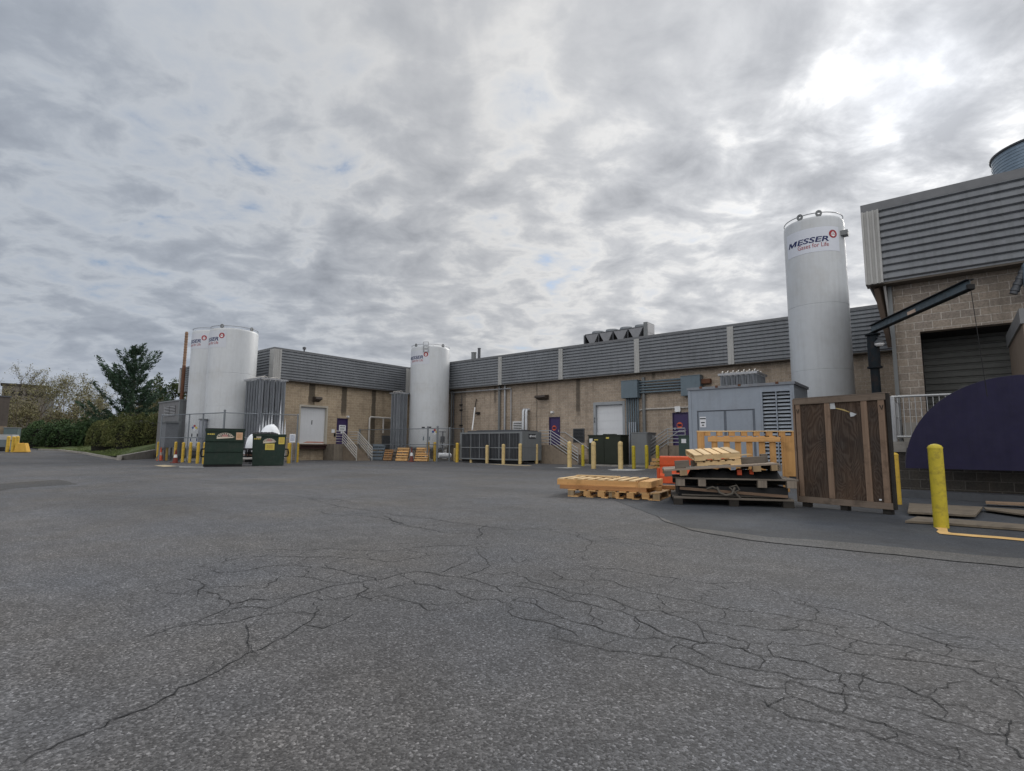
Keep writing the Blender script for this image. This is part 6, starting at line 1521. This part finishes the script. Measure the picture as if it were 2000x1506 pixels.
for i in range(7):
    zz = lz0+(lz1-lz0)*(i+.5)/7; m_x = (lx0+lx1)/2
    mb.bar((lx0, c[1]-.03, zz), (m_x-.08, c[1]-.03, zz), .05, .055).bar((m_x+.08, c[1]-.03, zz), (lx1, c[1]-.03, zz), .05, .055)
B('louvre', mb, paint('louvre_light', (.34, .345, .36), .5)); B('louvre_back', MB().box(lx0, c[1]-.012, lz0, lx1, c[1]-.002, lz1), VOID); B('seam', MB().box(xl+.02, c[1]-.012, lz0-.45, c[0]-.24, c[1]-.001, lz0-.38), DGREY)
p = LG(347.5, 47.0); zt = ZAT(p[0], p[1], 650); zm = ZAT(p[0], p[1], 715)
t = thing('rusty_stack', 'tall thin rusty chimney rising behind the grey generator housing', 'chimney', (p[0], p[1], 0))
pr = []; z = zm
while z < zt: pr += [(.125, z), (.148, z+.06), (.125, z+.12)]; z += .24
MB().lathe([(.145, 0), (.145, zm)], 14, (p[0], p[1], 0)).build('lower_pipe', RUST, t, world=True, smooth=True); MB().lathe(pr+[(.10, z)], 14, (p[0], p[1], 0)).build('ribbed_pipe', paint('pale_rust', (.24, .15, .10), .8, .1, .3, 4, 20), t, world=True, smooth=True)  # pale ridges and the light on the upper pipe, both put into its colour
p = LG(394, 34.6); t = thing('tall_cylinder', 'tall slim grey metal cylinder before the rear twin tank', 'cylinder', (p[0], p[1], 0)); z = ZAT(p[0], p[1], 820)
MB().lathe([(.2, .3), (.24, .36), (.24, z-.1), (.2, z)], 16, (p[0], p[1], 0)).build('shell', paint('cylinder_grey', (.24, .255, .29), .4, .3), t, world=True, smooth=True); MB().lathe([(.3, z+.001), (.3, z+.06)], 16, (p[0], p[1], 0)).build('cap', MGREY, t, world=True); MB().box(p[0]-.2, p[1]-.2, 0, p[0]+.2, p[1]+.2, .3).build('base', CONC, t, world=True)
p = LG(329, 37.6); t = thing('pipe_cabinet', 'grey equipment cabinet and pipe frame behind the left fence panel', 'cabinet', (p[0], p[1], 0)); z = ZAT(p[0], p[1], 826)
MB().box(p[0]-.45, p[1]-.4, .9, p[0]+.45, p[1]+.4, z).build('cabinet', paint('cabinet_dull', (.15, .16, .175), .6), t, world=True); MB().box(p[0]-.6, p[1]-.5, z, p[0]+.6, p[1]+.5, z+.1).build('top', MGREY, t, world=True)
for dx in (-.38, .38):
    for dy in (-.33, .33): MB().box(p[0]+dx-.05, p[1]+dy-.05, 0, p[0]+dx+.05, p[1]+dy+.05, .9).build('leg', DGREY, t, world=True)
# kerb, lawn and the low retaining wall
K = [G(236, 899), G(200, 893.5, .06), G(160, 888, .17), G(110, 883.5, .30), G(74, 880.7, .42)]
K = [np.array((p[0], p[1])) for p in K]
def g2(p): return zground(p[0])
mb = MB()
for a, b in zip(K[:-1], K[1:]):
    d = (b-a)/np.hypot(*(b-a)); n_ = np.array((d[1], -d[0]))      # towards the lawn
    if n_[1] < 0: n_ = -n_
    mb.add([(a[0], a[1], g2(a)-.05), (b[0], b[1], g2(b)-.05), (b[0], b[1], g2(b)+.15), (a[0], a[1], g2(a)+.15), (a[0]+n_[0]*.2, a[1]+n_[1]*.2, g2(a)+.15), (b[0]+n_[0]*.2, b[1]+n_[1]*.2, g2(b)+.15), (a[0]+n_[0]*.2, a[1]+n_[1]*.2, g2(a)-.05), (b[0]+n_[0]*.2, b[1]+n_[1]*.2, g2(b)-.05)], [(0, 1, 2, 3), (3, 2, 5, 4), (4, 5, 7, 6)])
structure('kerb', mb, CONC)
Wa, Wb = G(237, 899)[:2], G(304, 895.5)[:2]
zwa, zwb = .32, ZAT(Wb[0], Wb[1], 878)
d = (Wb-Wa)/np.hypot(*(Wb-Wa)); n_ = np.array((-d[1], d[0])); n_ = n_ if n_[1] > 0 or n_[0] < 0 else -n_
mb = MB(); q0 = [(Wa[0], Wa[1]), (Wb[0], Wb[1]), (Wb[0]+n_[0]*.3, Wb[1]+n_[1]*.3), (Wa[0]+n_[0]*.3, Wa[1]+n_[1]*.3)]
mb.add([(x, y, -.1) for x, y in q0] + [(q0[0][0], q0[0][1], zwa), (q0[1][0], q0[1][1], zwb), (q0[2][0], q0[2][1], zwb), (q0[3][0], q0[3][1], zwa)], [(0, 1, 5, 4), (1, 2, 6, 5), (2, 3, 7, 6), (3, 0, 4, 7), (4, 5, 6, 7)])
o = mb.build('retaining_wall', CONC); tag(o, 'low concrete retaining wall rising towards the left bollards under the hedges', 'retaining wall')
# the planted bank
LAWN = paint('lawn', (.075, .10, .034), .95, 0, .30, 1.5, 30, bump=.5)
bank = MB(); far = [LG(60, 78), LG(130, 66), LG(190, 60), LG(250, 56), LG(315, 47)]
near_ = [K[4]+(0, .15), K[3]+(0, .2), K[2]+(0, .2), K[1]+(0, .2), Wa+n_*.25, Wb+n_*.2]
nz = [g2(K[4])+.12, g2(K[3])+.12, g2(K[2])+.13, g2(K[1])+.14, .30, zwb-.05]
farp = [LG(40, 85), LG(90, 75), LG(150, 64), LG(200, 58), LG(262, 52), LG(318, 46)]
for i, (a, z_) in enumerate(zip(near_, nz)): bank.v.append((a[0], a[1], z_))
for a, z_ in zip(farp, (.8, .95, 1.05, 1.1, 1.2, 1.3)): bank.v.append((a[0], a[1], z_))
bank.f = [(i, i+1, i+7, i+6) for i in range(5)]
structure('lawn', bank, LAWN)
path_ = MB(); A_, B2 = G(62, 876.8, .6), G(186, 875.6, .75); 
path_.add([(p[0], p[1], p[2]) for p in (G(66, 880.2, .46), G(66, 878.2, .50), G(150, 877.6, .52), G(170, 878.6, .50))], [(0, 1, 2, 3)])
structure('footpath', path_, paint('path_grey', (.13, .13, .125), .9, 0, .15))
sheet('yellow_line', [(74,881.4),(120,885),(122,884.4),(78,880.9)], paint('kerb_yellow', (.5, .36, .12), .8), .016).location.z = .30

# bollards and barrier block at the far left
def far_bollard(px, ptop, pbot, label):
    p = LG(px, 46.0); z0 = zground(p[0]); 
    o = protos['y'].copy(); COL.objects.link(o); h = ZAT(p[0], p[1], ptop)-z0; o.location = (p[0], p[1], z0); o.scale = (1.5, 1.5, h/1.3); tag(o, label, 'bollard', 'yellow bollards at the far left'); return p, z0
far_bollard(15.5, 852, 881, 'yellow bollard at the far left edge, first of three before the block wall'); far_bollard(25.5, 852.5, 880, 'yellow bollard at the far left, middle one of three'); p, z0 = far_bollard(33, 852, 880, 'yellow bollard at the far left beside the yellow concrete block')
p = LG(44.5, 46.5); t = thing('barrier_block', 'yellow painted concrete block with sloping sides at the far left', 'barrier block', (p[0], p[1], zground(p[0])), math.radians(72))
h = ZAT(p[0], p[1], 865.5)-zground(p[0]); YB = paint('block_yellow', (.56, .33, .05), .7, 0, .14, 2, 12, streak=.3)
mb = MB(); a_, c_, e_ = .46, .26, .75
mb.add([(-a_, -e_, 0), (a_, -e_, 0), (a_, e_, 0), (-a_, e_, 0), (-c_, -e_*.8, h), (c_, -e_*.8, h), (c_, e_*.8, h), (-c_, e_*.8, h)], [(0, 1, 5, 4), (1, 2, 6, 5), (2, 3, 7, 6), (3, 0, 4, 7), (4, 5, 6, 7), (3, 2, 1, 0)]); mb.build('block', YB, t, bevel=.04)
MB().tube([(0, -.15, h-.02), (0, -.15, h+.07), (0, .15, h+.07), (0, .15, h-.02)], .018, 5).build('lifting_eye', RUST, t)
# outbuilding at the very edge, machinery, and the flat-roofed block far behind
p = LG(9, 50); z = ZAT(p[0], p[1], 776); t = thing('outbuilding', 'weathered brown and tan block building cut by the left picture edge', 'building', (p[0]-3, p[1]-3, .5))
X_, Y_ = p[0], p[1]
MB().box(X_-8, Y_-9, .0, X_, Y_, z*.50).build('lower_wall', paint('tan_stained_wall', (.27, .215, .15), .9, 0, .2, .6, 6, streak=.5), t, world=True); MB().box(X_-8, Y_-9, z*.50, X_+.02, Y_+.02, z).build('upper_wall', paint('brown_wall', (.10, .085, .075), .9, 0, .2, .6, 6, streak=.4), t, world=True)
MB().box(X_-8.1, Y_-9, z, X_+.1, Y_+.1, z+.12).build('roof_edge', DGREY, t, world=True)
p = LG(3, 47.5); t = thing('compactor', 'grey machine with a pale top at the far left beside the bollards', 'machine', (p[0], p[1], zground(p[0])), math.radians(65))
MB().box(-1, -.8, .1, .75, .8, 1.0).build('body', paint('machine_blue_grey', (.12, .15, .165), .6), t); MB().box(-1, -.75, 1.001, .9, .75, 1.45).build('hopper', paint('machine_pale', (.36, .37, .38), .6, 0, .15), t); MB().box(-.6, -.83, 0, .5, -.8, .35).build('plate', BLACK, t)
p = LG(21, 50); t = thing('meter_cabinet', 'blue green metal cabinet behind the far left bollards', 'cabinet', (p[0], p[1], zground(p[0])), math.radians(65)); z = ZAT(p[0], p[1], 836.5)-zground(p[0])
MB().box(-.5, -.4, 0, .5, .4, z).build('body', paint('cabinet_teal', (.11, .15, .155), .55), t); MB().box(-.55, -.45, z, .55, .45, z+.08).build('lid', MGREY, t); MB().box(-.42, -.42, .2, .42, -.401, z-.2).build('door', paint('cabinet_teal_door', (.10, .14, .145), .55), t)
p = LG(37, 105); t = thing('distant_building', 'flat-roofed dull brown building far off behind the bare trees', 'building', (p[0], p[1], 0), math.atan2(-p[0], p[1])); z = ZAT(p[0], p[1], 755.5)
MB().box(-3.3, -1.5, 0, 3.1, 1.5, z).build('wall', paint('far_wall', (.17, .155, .135), .9, 0, .2, .4, 4, streak=.3), t); MB().box(-3.6, -1.8, z, 3.5, 1.8, z+.35).build('roof', paint('far_roof', (.05, .045, .042), .8), t)
for i in range(6): MB().box(-2.95+i*1.02, -1.53, z-2.0, -2.4+i*1.02, -1.502, z-1.0).build('window', VOID, t)
MB().box(3.11, -.8, 0, 4.6, .8, z-1.2).build('side_wing', paint('far_wing', (.20, .21, .215), .8), t)

# ------------------------------------------------------------------ planting
def leaf_mat(name, cols, rough=.7):
    mt, nt, b = shader(name); tc = nt.nodes.new('ShaderNodeNewGeometry')
    c = ramp(nt, noise(nt, tc.outputs['Position'], 1.1, 5, .6), [(.28, cols[0]), (.5, cols[1]), (.72, cols[2])])
    f = ramp(nt, tc.outputs['Random Per Island'], [(0, .6), (1, 1.4)]); c = mx(nt, 1.0, c, f, 'MULTIPLY')
    nt.links.new(c, b.inputs['Base Color']); b.inputs['Roughness'].default_value = rough; b.inputs['Specular IOR Level'].default_value = .25
    return mt
def leaves(P, size, aspect=.5, seed=0, up=0.0, dirs=None):
    """small leaf quads at points P, random turn"""
    q = np.random.default_rng(seed); n = len(P); P = np.asarray(P, float)
    a = q.normal(size=(n, 3)) if dirs is None else dirs + q.normal(scale=.35, size=(n, 3)); a[:, 2] += up; a /= np.linalg.norm(a, axis=1)[:, None]
    b = np.cross(a, q.normal(size=(n, 3))); b /= np.linalg.norm(b, axis=1)[:, None]
    s = size*(.6+.8*q.random(n))[:, None]; A_ = a*s; B2_ = b*s*aspect
    V = np.stack([P-A_*.5-B2_*.15, P-B2_*.5, P+A_*.5, P+B2_*.5], 1).reshape(-1, 3)
    return V, np.arange(4*n).reshape(n, 4)
def cloud_obj(name, V, Fq, mat, parent=None):
    me = bpy.data.meshes.new(name); n = len(Fq)
    me.vertices.add(len(V)); me.vertices.foreach_set('co', V.astype(np.float32).ravel()); me.loops.add(4*n); me.loops.foreach_set('vertex_index', Fq.astype(np.int32).ravel())
    me.polygons.add(n); me.polygons.foreach_set('loop_start', np.arange(0, 4*n, 4, dtype=np.int32)); me.polygons.foreach_set('loop_total', np.full(n, 4, dtype=np.int32)); me.update(); me.validate(); me.materials.append(mat)
    o = bpy.data.objects.new(name, me); COL.objects.link(o)
    if parent is not None: o.parent = parent
    return o
HEDGE = leaf_mat('hedge_leaf', [(.055, .070, .024), (.090, .104, .034), (.150, .145, .050)])
DARKG = leaf_mat('bush_leaf', [(.024, .052, .020), (.042, .080, .030), (.075, .115, .042)])
PINEG = leaf_mat('pine_needle', [(.022, .046, .030), (.040, .074, .046), (.068, .108, .060)])
OLIVE = leaf_mat('spring_leaf', [(.09, .08, .038), (.14, .125, .056), (.19, .165, .075)])
BUDS = leaf_mat('bud_leaf', [(.13, .12, .065), (.18, .17, .085), (.23, .215, .11)])
BARK = paint('bark', (.075, .062, .052), .9, 0, .25, 3, 20); PBARK = paint('pale_bark', (.20, .18, .155), .9, 0, .25, 3, 20); TWIG = paint('twig', (.085, .066, .052), .9, 0, .2)
def hedge(label, c, rx, ry, h, rz, seed, n, mat=HEDGE, size=.12, name='hedge', cat='hedge', group=None, lumps=.06, zb=None):
    q = np.random.default_rng(seed); zb = 1.0 if zb is None else zb
    t = thing(name, label, cat, (c[0], c[1], zb), rz, group)
    th_ = q.random(n)*2*math.pi; f = np.arccos(1-q.random(n)*1.0); 
    bump = 1+lumps*np.sin(3*th_+seed)+lumps*np.sin(5*th_+2*f+seed*2)+lumps*.8*np.sin(9*th_+4*f)
    rr = bump*(1-.16*q.random(n)**2)
    sx = np.sign(np.cos(th_))*np.abs(np.cos(th_))**.75; sy = np.sign(np.sin(th_))*np.abs(np.sin(th_))**.75
    P = np.stack([rx*rr*sx*np.sin(f)**.55, ry*rr*sy*np.sin(f)**.55, h*rr*np.clip(np.cos(f), 0, 1)**.8], 1)
    V, F_ = leaves(P, size, .55, seed); cloud_obj('foliage', V, F_, mat, t)
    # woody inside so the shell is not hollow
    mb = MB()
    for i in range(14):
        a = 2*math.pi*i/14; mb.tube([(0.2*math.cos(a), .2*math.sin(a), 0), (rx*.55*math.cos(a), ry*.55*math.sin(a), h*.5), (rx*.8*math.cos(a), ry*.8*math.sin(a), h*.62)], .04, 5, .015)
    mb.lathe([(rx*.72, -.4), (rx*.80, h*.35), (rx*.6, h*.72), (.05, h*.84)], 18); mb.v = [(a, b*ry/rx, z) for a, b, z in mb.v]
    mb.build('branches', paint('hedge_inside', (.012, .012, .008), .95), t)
c = LG(274, 47); hz = ZAT(c[0], c[1], 808)-1.0
hedge('big rounded clipped hedge directly left of the fenced twin tanks', c, 2.05, 2.6, hz, math.radians(30), 3, 15000, zb=.9)
c = LG(207, 49); hedge('smaller rounded clipped hedge left of the big one', c, 1.35, 1.5, ZAT(c[0], c[1], 821)-1.0, .4, 5, 9000, zb=.9)
for i, (px, d_, rx, py, sd_) in enumerate(((92, 64, 2.6, 829, 11), (128, 60, 2.4, 832, 12), (158, 62, 2.3, 826, 13), (186, 60, 1.9, 822, 14), (70, 70, 2.2, 838, 15))):
    c = LG(px, d_); hedge(('dark green laurel bush at the left, second from the yard end', 'dark green laurel bush in the middle of the left row', 'dark green laurel bush before the pine tree', 'dark green bush just left of the smaller clipped hedge', 'dark green laurel bush nearest the yellow concrete block')[i], c, rx, rx*.9, ZAT(c[0], c[1], py)-.9, i, sd_, 6000, DARKG, .22, 'bush', 'bush', 'dark laurel bushes', .13, .9)
# pine
def pine(label, px, d_, ptop, width, seed):
    q = np.random.default_rng(seed); c = LG(px, d_); z0 = 1.0; H_ = ZAT(c[0], c[1], ptop)-z0
    t = thing('pine_tree', label, 'tree', (c[0], c[1], z0)); mb = MB().tube([(0, 0, -.3), (.1, 0, H_*.4), (-.05, .05, H_*.75), (0, 0, H_*.97)], .24, 9, .04); mb.build('trunk', BARK, t, smooth=True)
    br = MB(); PP = []; DD = []
    for lev in np.arange(.10, .97, .045):
        nb_ = 6 if lev < .8 else 4
        for k in range(nb_):
            a = q.random()*2*math.pi; prof_ = (.72+.28*math.sin(lev*9+k)) * (1-lev)**.62 * (.55+.45*min(1, lev/.25))
            L_ = width*prof_*(.58+.80*q.random())
            if q.random() < .10: L_ *= 1.3
            z = H_*lev+q.normal(0, .12); rise = (.30+.75*lev)*L_
            pts = [np.array((L_*f*math.cos(a), L_*f*math.sin(a), z - .10*L_*math.sin(f*2.4) + rise*f**2.4)) for f in np.linspace(0, 1, 6)]
            br.tube(pts, .05*(1-lev)+.018, 5, .010)
            for j in range(int(210*max(.5, L_/2.4))):
                f = .22+.78*q.random()**.75; i0 = min(4, int(f*5)); g_ = f*5-i0; p_ = pts[i0]*(1-g_)+pts[i0+1]*g_; s_ = .10+.30*L_/4.5*(1.1-f)
                d2 = np.array((math.cos(a)*.7, math.sin(a)*.7, .55)); PP.append(p_+q.normal(0, s_, 3)*np.array((1, 1, .45))); DD.append(d2)
    br.build('limbs', BARK, t); V, F_ = leaves(np.array(PP), .32, .26, seed, 0, np.array(DD)); cloud_obj('needles', V, F_, PINEG, t)
pine('large dark green pine with upswept branches standing behind the hedges', 250, 60, 676, 5.0, 4)
# bare spring trees
def bare_tree(label, px, d_, ptop, seed, spread=.55, pale=False, buds=900, z0=1.0, group='bare spring trees', budmat=None, bsize=.19, trunk=.2):
    q = np.random.default_rng(seed); c = LG(px, d_); H_ = ZAT(c[0], c[1], ptop)-z0
    t = thing('bare_tree', label, 'tree', (c[0], c[1], z0), 0, group); mbT = MB(); mbB = MB(); tips = []
    def grow(p, dirn, L_, r, lev):
        pts = [p]; d_ = dirn
        for i in range(3):
            d_ = d_ + q.normal(0, .13, 3); d_[2] += .06; d_ /= np.linalg.norm(d_); pts.append(pts[-1]+d_*L_/3)
        (mbT if lev == 0 else mbB).tube(pts, r, 6 if lev < 2 else 4, r*.62, cap=False)
        if lev >= 5 or r < .008: tips.extend(pts[1:]); return
        if lev >= 2: tips.extend(pts[1:])
        for k in range(3 if lev < 1 else (3 if q.random() < (.65 if lev < 3 else .4) else 2)):
            nd_ = d_ + q.normal(0, spread, 3); nd_[2] = abs(nd_[2])*.8+.26; nd_ /= np.linalg.norm(nd_)
            grow(pts[-1] if k else pts[2], nd_, L_*(.66+.22*q.random()), max(r*.56, .016), lev+1)
    grow(np.zeros(3), np.array((0, 0, 1.)), H_*.33, trunk, 0)
    zmax = max(v[2] for v in mbB.v); k = H_/zmax
    for m_ in (mbT, mbB): m_.v = [(a*k, b*k, z*k) for a, b, z in m_.v]
    mbT.build('trunk', PBARK if pale else BARK, t, smooth=True); mbB.build('branches', PBARK if pale else TWIG, t)
    T_ = np.array(tips)*k; buds = int(buds*2.2); idx = q.integers(0, len(T_), buds); P = T_[idx]+q.normal(0, .22, (buds, 3)); V, F_ = leaves(P, bsize, .55, seed); cloud_obj('buds', V, F_, budmat or BUDS, t)
bare_tree('bare many-twigged tree before the far flat-roofed building', 40, 88, 717, 21, .5, False, 1100)
bare_tree('tall budding tree with round crown in the middle of the left trees', 111, 84, 722, 22, .55, True, 1700)
bare_tree('budding tree just left of the big pine', 168, 86, 731, 23, .6, True, 1500)
bare_tree('slender grey tree between the two round-crowned ones', 140, 92, 745, 24, .5, False, 700)
bare_tree('small twiggy tree near the far left outbuilding', 12, 92, 742, 25, .6, False, 700)
bare_tree('low spreading tree with leaning pale trunk before the brush', 60, 70, 800, 26, .7, True, 800, budmat=OLIVE)
bare_tree('low twiggy tree behind the laurel bushes', 120, 70, 795, 28, .75, True, 700, budmat=OLIVE)
bare_tree('fresh green tree behind the rusty chimney', 326, 76, 735, 27, .55, False, 3600, budmat=leaf_mat('fresh_leaf', [(.025, .045, .015), (.045, .068, .022), (.075, .095, .03)]), bsize=.28)
bare_tree('brownish shrub tree between the pine and the chimney', 296, 70, 790, 29, .7, False, 2600, budmat=OLIVE, bsize=.17)
# tangled brush in the distance: nobody could count it
q = np.random.default_rng(31); n = 46000; px = q.random(n)*440-40; dd = 66+34*q.random(n); P = []
topz = lambda x: 5.6+1.2*math.sin(x*.05)+.9*math.sin(x*.13+1)+.5*math.sin(x*.31)
for i in range(n):
    p = AT(px[i], 870, dd[i]); f = q.random()**.8; P.append((p[0], p[1], .6+f*topz(px[i])*(.75+.5*q.random())))
V, F_ = leaves(np.array(P), .27, .45, 31)
br = leaf_mat('brush_leaf', [(.085, .072, .042), (.12, .108, .056), (.125, .135, .055)])
tag(cloud_obj('undergrowth', V, F_, br), 'tangled brown and olive undergrowth filling the bank behind the laurel bushes', 'undergrowth', None, 'stuff')
mb = MB()
for i in range(420):
    p = AT(q.random()*420-30, 870, 66+30*q.random()); h = 3+4*q.random(); l = q.normal(0, .8, 2); mb.tube([(p[0], p[1], .5), (p[0]+l[0]*.5, p[1]+l[1]*.5, h*.6), (p[0]+l[0], p[1]+l[1], h)], .035, 4, .012, cap=False)
tag(mb.build('undergrowth_stems', TWIG), 'thin bare stems rising through the brown undergrowth on the bank', 'undergrowth', None, 'stuff')
tag(structure('wooded_hill', MB().prism([(-260, -2), (-90, -2), (-104, 1.2), (-130, 2.2), (-260, 4)], 1, -60, 160), paint('hill_brown', (.060, .055, .030), .95, 0, .35, .25, 3)), None, None)
V = []; n = 9000; q = np.random.default_rng(41); P = np.stack([-104-28*q.random(n), -30+130*q.random(n), 1.0+3.4*q.random(n)], 1); V, F_ = leaves(P, .5, .6, 41)
tag(cloud_obj('distant_wood', V, F_, br), 'hazy brown spring wood on the low hill behind everything at left', 'wood', None, 'stuff')
grassP = []
for i in range(9000):
    k = int(q.integers(0, 5)); s_, t_ = q.random(), q.random()**1.4; a0, a1, b0, b1 = (np.array(bank.v[j]) for j in (k, k+1, k+6, k+7)); p = (a0*(1-s_)+a1*s_)*(1-t_)+(b0*(1-s_)+b1*s_)*t_; grassP.append(p+(0, 0, .03))
V, F_ = leaves(np.array(grassP), .16, .18, 43, 1.6)
tag(cloud_obj('grass', V, F_, leaf_mat('grass_blade', [(.065, .092, .028), (.095, .125, .040), (.125, .15, .052)])), 'short green grass on the bank below the hedges', 'grass', None, 'stuff')
print('objects', len(bpy.data.objects))
